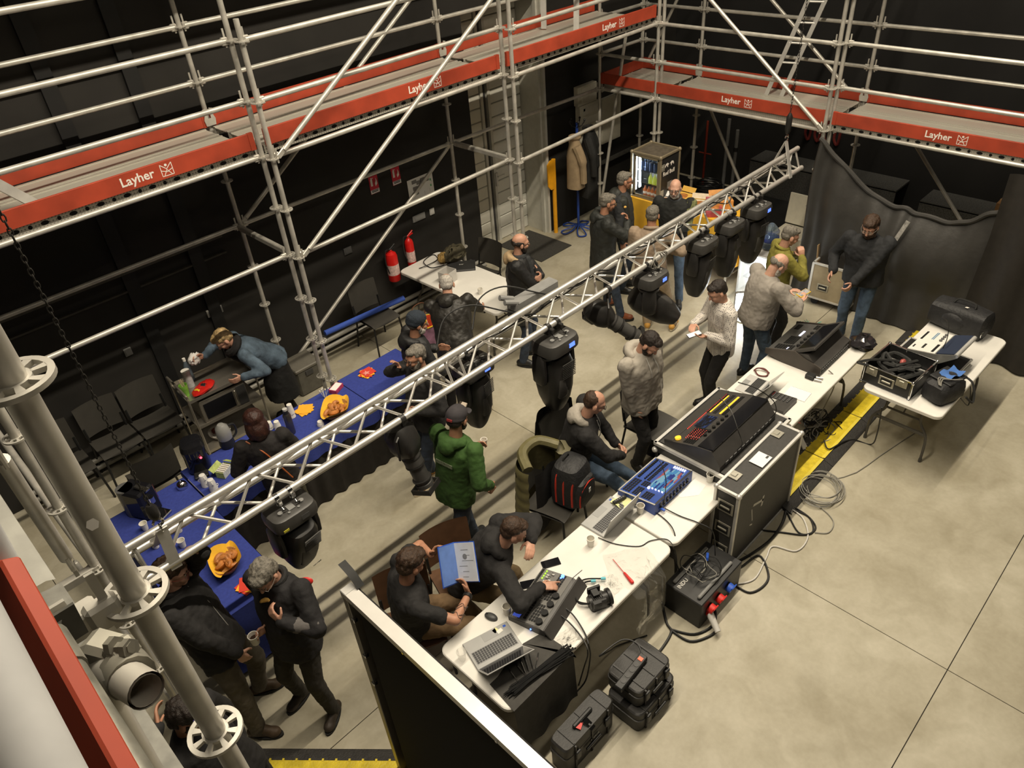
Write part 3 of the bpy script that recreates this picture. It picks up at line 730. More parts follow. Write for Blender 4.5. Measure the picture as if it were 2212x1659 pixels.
# cables strapped along the truss
def cable(name, label, pts, r=.006, mat=None, n=6, group=None, sub=6, kind=None):
    o = obj(name, MB().tube(spline(pts, sub), r, n), mat or cable_b); return tag(o, label, 'cable', group, kind)
rnd = random.Random(3)
for j in range(3):
    pts = []; x = .1 + j * .15
    while x < 5.3: pts.append((x, TM[0] - .06 - .05 * j + rnd.uniform(-.05, .05), TM[1] + .045 + .02 * j + rnd.uniform(-.02, .07))); x += .22
    cable('truss_cable', 'black cable lying loose inside the silver truss', pts, .006, group='cables inside the truss')
for k, (px, ex) in enumerate((((1130, 640), (.75, .1, .0)), ((1060, 730), (.4, .2, -.05)))):
    b = onF(*px); b = Vector((b.x, TT[0] + .05, TT[1]))
    cable('truss_cable', ('black cable looped over the truss beside the arms crossed man' if k == 0 else 'black cable drooping from the truss onto the quilted jacket'), [b + Vector((-.35, .15, -.05)), b + Vector((-.15, .25, .12)), b + Vector((.1, .2, .15)), b + Vector((.35, .05, .03)), b + Vector((.6, 0, -.12))], .007)
c = onF(1405, 565)
ring = []
for k in range(40): a = k * .55; ring.append(c + Vector((.10 * math.cos(a) + .002 * k, -.07 + .02 * math.sin(k), .02 + .08 * math.sin(a))))
cable('cable_coil', 'grey cable coil hung on the tilted moving head', ring, .006, cable_g, sub=3)
obj_pb = obj('power_distribution_box', MB().box((1.02, TT[0] + .16, TT[1] - .02), (.55, .12, .09), (0, 0, 0), bev=.01).cyl((.78, TT[0] + .12, TT[1] + .02), (.66, TT[0] + .16, TT[1] + .06), .025, n=10).cyl((.80, TT[0] + .2, TT[1] + .02), (.68, TT[0] + .24, TT[1] + .07), .025, n=10), midgrey)
tag(obj_pb, 'grey power box with plugs lying on the truss', 'power box')
# ================================================================== control desks
conblk = M('console_black', (.045, .042, .039), .45, 0, .12, 12); congrey = M('console_grey', (.075, .073, .07), .5, .1, .1, 12)
keyblk = M('key_black', (.012, .012, .012), .5, 0, 0); keygrey = M('key_grey', (.12, .12, .12), .5, 0, 0)
conblue = M('console_blue', (.035, .075, .30), .45, 0, .08, 8)
amber = M('amber_glow', (.8, .45, .03), .5, 0, 0, emit=(1, .55, .04), es=.9); redled = M('red_led', (.5, .02, .02), .5, 0, 0, emit=(1, .08, .05), es=1.5)
whiteled = M('white_led', (.8, .8, .9), .5, 0, 0, emit=(.75, .75, 1), es=2.2); greenled = M('green_led', (.3, .6, .05), .5, 0, 0, emit=(.4, .9, .05), es=1.0)
blueled = M('blue_led', (.1, .2, .8), .5, 0, 0, emit=(.1, .25, 1), es=4)
def screenmat(name, cols, scale=9, es=1.0):
    m = bpy.data.materials.new(name); m.use_nodes = True; nt = m.node_tree; b = nt.nodes['Principled BSDF']
    tc = nt.nodes.new('ShaderNodeTexCoord'); mp = nt.nodes.new('ShaderNodeMapping'); mp.inputs['Scale'].default_value = (1, 4, 1)
    v = nt.nodes.new('ShaderNodeTexVoronoi'); v.inputs['Scale'].default_value = scale; v.distance = 'CHEBYCHEV'
    nt.links.new(tc.outputs['Object'], mp.inputs[0]); nt.links.new(mp.outputs[0], v.inputs['Vector'])
    r = nt.nodes.new('ShaderNodeValToRGB'); r.color_ramp.interpolation = 'CONSTANT'
    while len(r.color_ramp.elements) < len(cols): r.color_ramp.elements.new(.5)
    for i, c in enumerate(cols): r.color_ramp.elements[i].position = .15 + .7 * i / len(cols); r.color_ramp.elements[i].color = c + (1,)
    nt.links.new(v.outputs['Color'], r.inputs['Fac']); nt.links.new(r.outputs[0], b.inputs['Emission Color']); b.inputs['Emission Strength'].default_value = es
    b.inputs['Base Color'].default_value = (.01, .01, .01, 1); b.inputs['Roughness'].default_value = .15
    return m
scr_blue = screenmat('screen_blue', [(.02, .05, .25), (.08, .3, .55), (.25, .5, .6), (.5, .12, .1), (.05, .2, .45)], 14, 1.0)
scr_dark = screenmat('screen_dark', [(.005, .006, .012), (.01, .02, .06), (.008, .01, .02), (.03, .06, .18), (.006, .006, .01)], 16, .9)
def bank(M4, x0, x1, y0, y1, nx, ny, h=.006, fill=.72):
    mb = MB(); R = M4.to_3x3(); dx = (x1 - x0) / nx; dy = (y1 - y0) / ny
    for i in range(nx):
        for j in range(ny):
            mb.box(M4 @ Vector((x0 + (i + .5) * dx, y0 + (j + .5) * dy, h / 2)), (dx * fill, dy * fill, h), R)
    return mb
def put(name, mb, mat, parent, stuff=False):
    o = obj(name, mb, mat, parent, world=False)
    if stuff: o['kind'] = 'stuff'
    return o
def wedge(w, prof):       # prof of (y,z) outline, width w along x
    return MB().prism(prof, -w / 2, w / 2, Matrix(((0, 0, 1, 0), (1, 0, 0, 0), (0, 1, 0, 0), (0, 0, 0, 1))))
TT_ = .74
# ---- blue desk
t = thing('lighting_console', 'blue faced lighting desk with touch screen and gooseneck lamp', 'lighting console', (.88, -3.735, TT_), math.radians(0))
# local y: + is towards the operator
put('body', wedge(.55, [(.19, 0), (.19, .045), (-.20, .115), (-.20, 0)]), conblue, t)
a = math.atan2(.07, .39); PM = T(0, -.005, .0805) @ RX(-a)
put('face_plate', MB().box(PM @ Vector((0, 0, .003)), (.545, .392, .006), PM.to_3x3()), conblk, t)
F2 = PM @ T(0, 0, .006)
put('blue_panel', MB().box(F2 @ Vector((.0, 0, .001)), (.52, .365, .002), F2.to_3x3()), conblue, t)
put('silver_edge', MB().box(F2 @ Vector((0, .190, .002)), (.55, .012, .006), F2.to_3x3()).box(F2 @ Vector((-.27, 0, .002)), (.012, .39, .006), F2.to_3x3()).box(F2 @ Vector((.27, 0, .002)), (.012, .39, .006), F2.to_3x3()), aluflat, t, True)
F3 = F2 @ T(0, 0, .002)
put('fader_keys', bank(F3, -.04, .25, .135, .165, 12, 1, .012), keyblk, t, True)
put('faders', bank(F3, -.04, .25, .075, .095, 12, 1, .012, .6), keyblk, t, True)
put('playback_keys', bank(F3, -.04, .25, .03, .065, 12, 2), keyblk, t, True)
put('keypad', bank(F3, -.25, -.06, .09, .17, 7, 3), keyblk, t, True)
put('keypad', bank(F3, -.25, -.14, .0, .07, 5, 3), keyblk, t, True); put('keypad', bank(F3, -.25, -.16, -.12, -.03, 4, 4), keyblk, t, True); put('keypad', bank(F3, -.12, -.05, .0, .07, 3, 3), keyblk, t, True)
put('touch_screen', MB().box(F3 @ Vector((.055, -.085, .003)), (.30, .16, .006), F3.to_3x3()), scr_blue, t)
put('encoder_lights', bank(F3, -.12, -.10, -.17, -.0, 1, 5, .012, .4).box(F3 @ Vector((-.12, -.02, .006)), (.02, .02, .012)), whiteled, t, True)
put('encoder_lights', bank(F3, .215, .25, -.16, -.03, 2, 6, .01, .45), whiteled, t, True)
put('sockets', bank(T(0, -.2, .06) @ RX(PI / 2), -.22, .22, -.03, .03, 9, 2, .012, .5), keyblk, t, True)
put('gooseneck_lamp', MB().tube(spline([(-.16, -.205, .05), (-.16, -.215, .2), (-.14, -.2, .32), (-.09, -.12, .40), (-.07, -.08, .41)], 6), .004, 6), blackm, t)
put('usb_plug', MB().box((-.20, -.225, .035), (.02, .05, .012)), bluep, t)
text('lettering', 'MagicQ', .02, lightgrey, t, T(-.2, -.2005, .08) @ RX(PI / 2))
# ---- big desk in its flight case tray
t = thing('flight_case_tray', 'open flight case base holding the amber lit desk', 'flight case', (1.80, -3.84, TT_))
W_, D_ = 1.06, .76
put('tray', MB().box((0, 0, .05), (W_, D_, .10)), blackp, t)
put('foam', MB().box((0, 0, .105), (W_ - .06, D_ - .06, .015)), M('foam_dark', (.05, .048, .045), .9, 0, .2, 60), t)
for sgn in (-1, 1):
    put('edge_profile', MB().box((0, sgn * D_ / 2, .10), (W_ + .02, .028, .03)), aluflat, t); put('edge_profile', MB().box((sgn * W_ / 2, 0, .10), (.028, D_ + .02, .03)), aluflat, t)
    put('edge_profile', MB().box((0, sgn * D_ / 2, .01), (W_ + .02, .024, .02)), aluflat, t)
    for s2 in (-1, 1): put('ball_corner', MB().ell((sgn * W_ / 2, s2 * D_ / 2, .02), (.03, .03, .03), n=10, m=6), aluflat, t)
t = thing('lighting_console', 'large black lighting desk with rows of amber lit faders', 'lighting console', (1.76, -3.82, TT_ + .113))
put('body', wedge(.95, [(.27, 0), (.28, .06), (-.06, .165), (-.20, .19), (-.30, .06), (-.30, 0)]), conblk, t)
a = math.atan2(.105, .34); PM = T(0, .11, .1135) @ RX(-a)
put('face_plate', MB().box(PM, (.95, .35, .006), PM.to_3x3()) if False else MB().box(PM @ Vector((0, 0, .002)), (.96, .355, .006), PM.to_3x3(), bev=.002), congrey if False else conblk, t)
put('arm_rest', MB().box(PM @ Vector((0, .13, .008)), (.955, .095, .012), PM.to_3x3(), bev=.005), M('console_satin', (.055, .052, .048), .35, .1, .05), t)
F3 = PM @ T(0, 0, .006)
put('amber_bars', bank(F3, .07, .40, .035, .048, 2, 1, .004, .96), amber, t, True); put('amber_bars', bank(F3, .07, .40, -.075, -.055, 3, 1, .004, .96), amber, t, True)
put('fader_slots', bank(F3, .06, .42, -.045, .03, 15, 1, .004, .45), keyblk, t, True)
put('fader_keys', bank(F3, .06, .42, .055, .075, 15, 1, .006), keyblk, t, True); put('fader_keys', bank(F3, .06, .42, -.12, -.085, 15, 2, .006), keyblk, t, True)
put('red_keys', bank(F3, -.26, .42, .066, .078, 34, 1, .006, .4), redled, t, True)
put('command_screen', MB().box(F3 @ Vector((-.09, -.02, .003)), (.20, .12, .006), F3.to_3x3()), scr_dark, t)
put('keypad', bank(F3, -.34, -.20, -.13, .01, 7, 6), keyblk, t, True); put('keypad', bank(F3, -.46, -.36, -.13, -.02, 5, 5), keyblk, t, True); put('key_leds', bank(F3, -.40, -.22, -.13, .01, 8, 5, .008, .18), redled, t, True)
kn = MB()
for k in range(6): kn.cyl(F3 @ Vector((-.30 + k * .07, -.15, 0)), F3 @ Vector((-.30 + k * .07, -.15, .02)), .016, n=12)
put('encoder_wheels', kn, keyblk, t, True)
put('yellow_knob', MB().cyl(F3 @ Vector((-.43, .05, .005)), F3 @ Vector((-.43, .05, .022)), .028, n=18), amber, t)
put('monitor_panel', MB().box((0, -.135, .185), (.93, .15, .012), (-.19, 0, 0), bev=.003), glassblk, t)
put('back_vents', bank(T(0, -.302, .06) @ RX(PI / 2), -.4, .4, -.03, .02, 12, 1, .006, .6), keygrey, t, True)
for x, s in ((-.2, -1), (.38, 1)): put('gooseneck_lamp', MB().tube(spline([(x, -.30, .08), (x + .02, -.33, .16), (x - .02, -.30, .30), (x - .08 * s, -.15, .40), (x - .14 * s, .0, .43)], 6), .0045, 6), blackm, t)
# ---- desk with angled screen
t = thing('lighting_console', 'dark lighting desk with angled touch screen and white lit keys', 'lighting console', (3.60, -3.77, TT_))
put('body', wedge(.66, [(.30, .05), (.30, .09), (.0, .17), (-.14, .20), (-.22, .12), (-.29, .10), (-.29, 0), (.10, 0)]), conblk, t)
for s in (-1, 1): put('side_cheek', wedge(.014, [(.32, .04), (.32, .10), (.0, .19), (-.12, .14), (-.24, .12), (-.30, .10), (-.30, 0), (.10, 0)]).xf(T(s * .335, 0, 0)), M('console_brown', (.06, .05, .042), .5, 0, .1), t)
a = math.atan2(.08, .30); PM = T(0, .15, .132) @ RX(-a)
put('face_plate', MB().box(PM @ Vector((0, 0, .002)), (.64, .31, .006), PM.to_3x3()), congrey, t); F3 = PM @ T(0, 0, .005)
put('keypad', bank(F3, -.18, .0, -.06, .06, 8, 5), keyblk, t, True); put('keypad', bank(F3, .16, .28, .06, .12, 6, 3), keyblk, t, True); put('keypad', bank(F3, -.3, -.2, -.1, .1, 4, 7), keyblk, t, True); put('keypad', bank(F3, .2, .3, -.13, -.08, 5, 2), keyblk, t, True)
put('lit_keys', bank(F3, .02, .14, -.045, .0, 6, 1, .006, .5), whiteled, t, True); put('lit_keys', bank(F3, -.30, -.25, -.07, -.02, 2, 1, .006, .4), whiteled, t, True)
kn = MB()
for k in range(5): kn.cyl(F3 @ Vector((-.20 + k * .075, -.125, 0)), F3 @ Vector((-.20 + k * .075, -.125, .018)), .02, n=12)
put('encoder_wheels', kn, keyblk, t, True)
SM = T(0, -.09, .25) @ RX(-1.0 + .35)
SM = T(0, -.085, .225) @ RX(-.55)
sp = put('screen_housing', MB().box(SM @ Vector((0, 0, 0)), (.66, .26, .03), SM.to_3x3(), bev=.006), conblk, t)
put('touch_screen', MB().box(SM @ Vector((0, -.01, .0165)), (.56, .19, .003), SM.to_3x3()), glassblk, sp); put('screen_keys', bank(SM @ T(0, 0, .016), .05, .30, -.125, -.11, 12, 1, .004, .5), keygrey, sp, True)
put('connector_strip', bank(T(0, -.291, .05) @ RX(PI / 2), -.3, .3, -.03, .03, 16, 2, .008, .5), keygrey, t, True)
# ---- grey desk being used
NXR = math.radians(13)
t = thing('lighting_console', 'grey compact lighting desk with four encoder wheels and folded up lid', 'lighting console', (-.665, -3.82, TT_), NXR)
put('body', wedge(.52, [(.14, 0), (.145, .035), (-.13, .075), (-.17, .06), (-.17, 0)]), congrey, t)
a = math.atan2(.04, .275); PM = T(0, .0075, .056) @ RX(-a)
put('face_plate', MB().box(PM @ Vector((0, 0, .001)), (.51, .27, .004), PM.to_3x3(), bev=.001), M('console_mid', (.17, .165, .155), .5, .1, .06), t); F3 = PM @ T(0, 0, .003)
put('fader_keys', bank(F3, .06, .25, .105, .13, 9, 1), keyblk, t, True); put('green_keys', bank(F3, .15, .25, .075, .095, 4, 1, .006, .55), greenled, t, True); put('red_key', bank(F3, .095, .12, .075, .095, 1, 1), redled, t)
put('fader_slots', bank(F3, .02, .25, .0, .065, 11, 1, .002, .22), keyblk, t, True)
fc = MB()
for k in range(10): fc.box(F3 @ Vector((.03 + k * .021, (.05 if k % 3 else .015), .008)), (.012, .02, .014), F3.to_3x3())
put('fader_caps', fc, lightgrey, t, True)
put('keypad', bank(F3, -.02, .25, -.09, -.03, 11, 3), keyblk, t, True); put('keypad', bank(F3, -.15, -.03, .04, .10, 5, 3), keyblk, t, True); put('keypad', bank(F3, -.23, -.06, .0, .03, 7, 1), keyblk, t, True); put('keypad', bank(F3, -.23, -.06, -.08, -.02, 6, 3), keyblk, t, True)
for k in range(4): put('encoder_wheel', MB().cyl(F3 @ Vector((-.215 + k * .085, -.108, 0)), F3 @ Vector((-.215 + k * .085, -.108, .022)), .027, n=18), keyblk, t)
put('status_screen', MB().box(F3 @ Vector((-.205, .085, .002)), (.06, .06, .003), F3.to_3x3()), M('lcd_blue', (.05, .08, .35), .3, 0, 0, emit=(.06, .1, .5), es=.8), t)
put('blue_key', MB().box(F3 @ Vector((.215, -.055, .006)), (.012, .012, .01)).cyl(F3 @ Vector((.235, -.06, 0)), F3 @ Vector((.235, -.06, .015)), .014, n=12), blueled, t)
text('lettering', 'NX1', .032, lightgrey, t, F3 @ T(-.243, .13, .002) @ RZ(-PI / 2)); text('lettering', '10', .05, lightgrey, t, F3 @ T(-.035, -.02, .002) @ RZ(0))
lidm = T(0, -.16, .07) @ RX(-.28 + PI / 2 - .45)
lid = put('folded_lid', MB().box(lidm @ Vector((.015, -.09, 0)), (.56, .19, .014), lidm.to_3x3(), bev=.004), conblk, t)
put('lid_stay', MB().cyl((.25, -.12, .07), (.255, -.21, .22), .0035, n=6), aluflat, t)
put('sockets', bank(T(0, -.171, .03) @ RX(PI / 2), -.25, -.02, -.02, .02, 9, 2, .012, .6), keyblk, t, True)
put('power_led', MB().ell((-.262, -.05, .02), (.007, .007, .007), n=8, m=6), blueled, t)
# ---- white panel desk lying on its case (right table)
t = thing('lighting_console', 'white panelled lighting desk with gooseneck lamp standing on its case', 'lighting console', (4.16, -4.79, TT_ + .12), math.radians(-3))
put('body', wedge(.45, [(.16, .06), (.16, .10), (-.10, .15), (-.28, .22), (-.29, .18), (-.12, .03)]), M('console_silver', (.32, .32, .3), .4, .5, .1), t)
a = math.atan2(.05, .26); PM = T(0, .03, .127) @ RX(-a); F3 = PM @ T(0, 0, .004)
put('face_plate', MB().box(PM @ Vector((0, 0, .001)), (.44, .26, .006), PM.to_3x3()), whitep, t)
put('keypad', bank(F3, .02, .20, .09, .115, 10, 1, .004, .8), keyblk, t, True); put('keypad', bank(F3, -.2, -.03, -.11, -.08, 9, 1, .004, .8), keyblk, t, True); put('keypad', bank(F3, -.16, -.06, .0, .03, 4, 1, .004, .7), keyblk, t, True); put('keypad', bank(F3, -.17, -.11, .09, .11, 3, 1, .004, .7), keyblk, t, True)
put('blue_keys', bank(F3, .05, .21, -.01, .02, 12, 2, .003, .6), M('key_blue', (.12, .25, .4), .5, 0, 0), t, True)
kn = MB()
for k in range(4): kn.cyl(F3 @ Vector((.05 + k * .045, -.075, 0)), F3 @ Vector((.05 + k * .045, -.075, .012)), .016, n=12)
put('encoder_wheels', kn, keygrey, t, True)
BM = T(0, -.19, .19) @ RX(-.37); put('display_panel', MB().box(BM @ Vector((0, 0, .002)), (.44, .17, .006), BM.to_3x3()), M('panel_navy', (.03, .04, .07), .3, 0, 0), t)
put('tube_handle', MB().cyl((-.22, -.285, .205), (.22, -.285, .205), .022, n=12), aluflat, t)
put('gooseneck_lamp', MB().tube(spline([(-.1, -.12, .16), (-.1, -.13, .30), (-.04, -.08, .42), (.0, .0, .44)], 6), .004, 6), blackm, t)
t = thing('flight_case_tray', 'shallow black flight case base under the white panelled desk', 'flight case', (4.16, -4.80, TT_), math.radians(-3))
put('tray', MB().box((0, 0, .03), (.50, .62, .06)), blackp, t)
for s in (-1, 1): put('edge_profile', MB().box((0, s * .31, .055), (.51, .02, .02)), aluflat, t); put('edge_profile', MB().box((s * .25, 0, .055), (.02, .62, .02)), aluflat, t)
put('support_block', MB().box((.0, .05, .09), (.35, .3, .06)), blackp, t)
# ---- mini mixer, notepad, laptops and small things on the second desk
t = thing('mini_mixer', 'small black mixer with white faders beside the notepad', 'mixer', (2.60, -3.975, TT_))
put('body', wedge(.27, [(.13, 0), (.13, .025), (-.12, .05), (-.12, 0)]), conblk, t); PM = T(0, .005, .0375) @ RX(-.1); 
put('fader_caps', bank(PM, -.11, .0, .0, .11, 5, 1, .01, .7), lightgrey, t, True); put('knobs', bank(PM, .01, .12, -.1, .1, 5, 5, .014, .45), keygrey, t, True); put('red_keys', bank(PM, .06, .12, .08, .11, 3, 1, .006, .6), redp, t, True)
put('silver_edge', MB().box((0, .135, .012), (.27, .01, .024)), aluflat, t)
t = thing('notepad', 'white spiral notepad lying beside the small mixer', 'notepad', (2.86, -4.04, TT_), math.radians(4)); put('pages', MB().box((0, 0, .004), (.17, .21, .008)), M('paper', (.8, .8, .78), .7, 0, .02), t)
sp = MB()
for k in range(14): sp.tube([(.085 + .004 * math.cos(a), -.095 + k * .0145, .005 + .006 * math.sin(a)) for a in [i * PI / 3 for i in range(6)]], .0008, 3, closed=True)
put('spiral_binding', sp, blackm, t, True)
def laptop(label, x, y, z, rz, w=.36, d=.245, open_=1.9, body=None, lidm=None, deckm=None, sticker=True, closed=False, keym=None, pad=0):
    t = thing('laptop', label, 'laptop', (x, y, z), rz); body = body or M('laptop_silver', (.45, .45, .44), .35, .5, .04)
    put('base', MB().box((0, 0, .008), (w, d, .016), bev=.004), body, t)
    if closed:
        put('lid', MB().box((0, 0, .022), (w, d, .010), bev=.004), lidm or body, t); text('lettering', 'acer', .035, lightgrey, t, T(.0, .02, .0275), align='CENTER'); return t
    # user edge at +y, hinge at -y
    F3 = T(0, 0, .016)
    put('keyboard_well', MB().box((0, -.035, .0165), (w * .9, d * .44, .002)), deckm or M('laptop_deck', (.30, .30, .295), .4, .4, .04), t)
    put('keys', bank(T(0, 0, .017), -w * .44, w * .44, -.035 - d * .20, -.035 + d * .20, 16, 6, .003, .78), keym or M('key_dark', (.04, .04, .042), .5, 0, 0), t, True)
    put('trackpad', MB().box((pad, d * .33, .0165), (w * .32, d * .27, .0016)), M('trackpad_grey', (.36, .36, .355), .35, .3, 0), t)
    if sticker: put('sticker', MB().box((w * .40, d * .38, .0166), (.022, .018, .001)), bluep, t)
    LM = T(0, -d / 2, .014) @ RX(PI - open_ - PI) if False else T(0, -d / 2, .014) @ RX(-(PI - open_))
    # lid panel extends along +y when closed; rotate by open angle about x
    LM = T(0, -d / 2, .016) @ RX(open_)
    l = put('lid', MB().box(LM @ Vector((0, d / 2, 0)), (w, d, .007), LM.to_3x3(), bev=.002), lidm or body, t)
    put('screen', MB().box(LM @ Vector((0, d / 2, -.004)), (w * .94, d * .88, .001), LM.to_3x3()), glassblk, l)
    return t
laptop('silver laptop with yellow sticker and dark cloth behind its lid', -1.185, -3.81, TT_, math.radians(-16), .37, .25, 2.35, pad=.02)
lt = [o for o in bpy.data.objects if o.name == 'laptop'][0]
put('sticky_note', MB().box((.075, .095, .0168), (.04, .035, .001), (0, 0, .3)), M('note_yellow', (.75, .74, .35), .7, 0, 0), lt); put('sticky_note', MB().box((.10, .075, .0172), (.045, .03, .001), (0, 0, .2)), white, lt)
laptop('silver laptop in front of the blue faced desk', .335, -3.645, TT_, math.radians(2), .42, .24, 1.85)
laptop('thin silver laptop with dark screen beside the small mixer', 2.70, -3.63, TT_, math.radians(2), .32, .22, 2.2, body=M('laptop_pale', (.62, .61, .59), .35, .3, .02), keym=keyblk, sticker=False)
laptop('closed black laptop on the table by the wall', *at(997, 577, TT_).xy, TT_, math.radians(-42), .38, .27, closed=True, body=M('laptop_black', (.03, .03, .03), .4, 0, .1))
# cups
def cup(label, p, h=.085, r=.034, mat=None, fill=None, group=None, tilt=0):
    t = thing('paper_cup', label, 'cup', p, 0, group); r0 = r * .74
    put('cup_wall', MB().lathe([(r0, 0), (r, h), (r + .002, h + .002), (r - .003, h + .001), (r0 - .002, .004), (.0001, .004)], (0, 0, 0), 16), mat or M('paper_white', (.78, .75, .68), .6, 0, .02), t)
    if fill is not None: put('drink', MB().cyl((0, 0, h * .6), (0, 0, h * .62), r * .88, n=16), fill, t)
    return t
coffee = M('coffee', (.03, .014, .008), .15, 0, 0)
clear = M('clear_plastic', (.9, .9, .88), .08, 0, 0, trans=.95, ior=1.2, alpha=.45)
cup('paper cup on the table corner of the grey desk', at(1096, 1325, TT_)); cup('paper cup standing before the silver laptop with the black cable', at(1276, 1178, TT_)); cup('paper cup between the laptop and the blue faced desk', at(1383, 1107, TT_)); cup('paper cup at the foot of the flight case tray', at(1533, 1040, TT_))
cup('clear plastic beaker on the table corner beside the laptop', at(999, 1424, TT_), .09, .036, clear)
t = thing('computer_mouse', 'dark grey computer mouse on the white table', 'mouse', at(1061, 1334, TT_), math.radians(-75)); put('shell', MB().ell((0, 0, .012), (.055, .031, .02), n=16, m=8), M('mouse_grey', (.06, .06, .06), .45, 0, .05), t); put('scroll_wheel', MB().cyl((-.035, -.004, .028), (-.035, .004, .028), .009, n=10), blackp, t)
for lab, p0, rz in (('black phone lying behind the grey desk', at(1190, 1217, TT_), -.5), ('black phone half under the sleeve of the leaning man', at(1145, 1262, TT_), -.6)):
    t = thing('smartphone', lab, 'phone', p0, rz); put('case', MB().box((0, 0, .005), (.15, .075, .009), bev=.003), blackp, t); put('screen', MB().box((0, 0, .0098), (.142, .068, .001)), glassblk, t)
# hand lamp with blue cable plugs
lp = at(1296, 1305, TT_); t = thing('small_spotlight', 'small black spotlight with blue tipped leads lying on the table', 'spotlight', lp, math.radians(-25))
put('housing', MB().cyl((-.09, 0, .055), (.06, 0, .055), .05, n=16).box((-.02, 0, .05), (.13, .11, .09), bev=.012), lampblk, t); put('lens_ring', MB().cyl((.06, 0, .055), (.085, 0, .055), .064, n=20), blackp, t); put('lens', MB().cyl((.085, 0, .055), (.088, 0, .055), .05, n=20), M('lens_pale', (.5, .5, .47), .1, 0, 0), t)
put('bracket', MB().box((-.02, .07, .10), (.10, .02, .06)).box((-.03, .02, .115), (.05, .06, .04)).box((-.05, -.06, .10), (.06, .03, .05)), blackp, t); put('fins', bank(T(-.02, 0, .1), -.05, .04, -.05, .05, 6, 1, .012, .4), blackm, t, True)
for k, e in enumerate(((.02, .20, .03), (.10, .19, .03))):
    put('lead', MB().tube(spline([(-.09, 0, .05), (-.15, .05 + .02 * k, .03), (-.13, .16, .015), (-.03, .21 + .03 * k, .02), e], 6), .006, 6), cable_b, t); put('plug', MB().cyl((e[0], e[1], e[2]), (e[0] + .035, e[1] - .012, e[2]), .011, n=8), M('plug_teal', (.12, .5, .6), .4, 0, 0), t)
s0 = at(1324, 1208, TT_ + .012); s1 = at(1349, 1238, TT_ + .012); d = (s1 - s0).normalized(); e1 = s1 + d * .10
t = thing('screwdriver', 'red handled screwdriver lying on clear plastic film', 'screwdriver', s0); obj('blade', MB().cyl(s0, s1, .003, n=6), redp, t); obj('handle', MB().cap(s1, e1, .010, .016), redp, t)
# plastic film
film = M('clear_film', (.92, .92, .9), .12, 0, 0, trans=.9, ior=1.12, alpha=.28, bump=.6, bscale=30)
def crumple(name, label, poly, z, amp, seed, drop=None, n=26):
    r = random.Random(seed); cx = sum(p.x for p in poly) / len(poly); cy = sum(p.y for p in poly) / len(poly); mb = MB(); rings = 9
    vs = [Vector((cx, cy, z + amp))]
    for i in range(1, rings + 1):
        for k in range(n):
            t = k / n * len(poly); a = poly[int(t) % len(poly)]; b = poly[(int(t) + 1) % len(poly)]; q = a.lerp(b, t % 1); f = i / rings
            vs.append(Vector((cx + (q.x - cx) * f + r.uniform(-1, 1) * .012, cy + (q.y - cy) * f + r.uniform(-1, 1) * .012, z + .002 + abs(r.gauss(0, amp)) * (1 if i < rings else .3))))
    fs = [(0, 1 + k, 1 + (k + 1) % n) for k in range(n)] + [(1 + (i - 1) * n + k, 1 + i * n + k, 1 + i * n + (k + 1) % n, 1 + (i - 1) * n + (k + 1) % n) for i in range(1, rings) for k in range(n)]
    mb.add(vs, fs)
    if drop: mb.v = [drop(v) for v in mb.v]
    o = obj(name, mb, film, ang=12); return tag(o, label, 'plastic film')
def hang(v):
    e = -4.275
    if v.y < e: k = e - v.y; return Vector((v.x + .02 * math.sin(v.x * 60), e - .04 - .12 * min(k, .12) - .05 * abs(math.sin(v.x * 45)), v.z - k * 1.25))
    return v
crumple('plastic_film', 'crumpled clear plastic film hanging over the table edge', [at(1300, 1200, TT_), at(1395, 1178, TT_), at(1425, 1220, TT_), at(1440, 1245, TT_) + Vector((0, -.28, 0)), at(1400, 1275, TT_) + Vector((-.1, -.30, 0)), at(1360, 1275, TT_), at(1310, 1240, TT_)], TT_, .012, 5, hang)
crumple('plastic_film', 'small clear plastic bag beside the black cloth', [at(1190, 1385, TT_), at(1235, 1352, TT_), at(1262, 1375, TT_), at(1222, 1402, TT_)], TT_, .006, 9)
crumple('plastic_film', 'clear wrapping around the small spotlight leads', [at(1285, 1255, TT_), at(1320, 1240, TT_), at(1352, 1270, TT_), at(1325, 1290, TT_)], TT_, .016, 12)
# grey cloth with pens and a sheaf of cable ties
clothm = M('charcoal_cloth', (.055, .052, .047), .85, 0, .15, 20, .1, 300)
ol = [at(*p, TT_ + .004) for p in ((1058, 1478), (1075, 1462), (1100, 1425), (1130, 1390), (1165, 1370), (1180, 1372), (1212, 1393), (1245, 1420))]
fr = [Vector((-.84, -4.275, TT_ + .004)), Vector((-1.44, -4.275, TT_ + .004))]
top = ol + fr
cl = thing('black_cloth', 'charcoal cloth spread under the pens and hanging over the table edge', 'cloth', (-1.15, -4.15, TT_))
obj('spread', MB().prism([(v.x, v.y) for v in top][::-1], TT_ + .001, TT_ + .005), clothm, cl)
def hf(u, v): return Vector((-.84 - .60 * u, -4.278 - .03 * v + .012 * math.sin(u * 17) * v, TT_ + .005 - .52 * v))
obj('overhang', MB().grid(hf, 26, 8), clothm, cl)
for k, (a, b) in enumerate((((1097, 1442), (1119, 1472)), ((1111, 1430), (1137, 1461)), ((1132, 1415), (1143, 1449)), ((1143, 1412), (1153, 1447)), ((1163, 1410), (1157, 1446)), ((1122, 1420), (1136, 1456)))):
    p0 = at(*a, TT_ + .012); p1 = at(*b, TT_ + .012); t = thing('ballpoint_pen', 'slim silver ballpoint pen fanned out on the charcoal cloth', 'pen', p0, 0, 'pens on the charcoal cloth'); d = p1 - p0
    obj('barrel', MB().cyl(p0 + d * .3, p1, .005, n=8), chrome, t); obj('grip', MB().cyl(p0, p0 + d * .3, .004, .005, n=8), blackm, t)
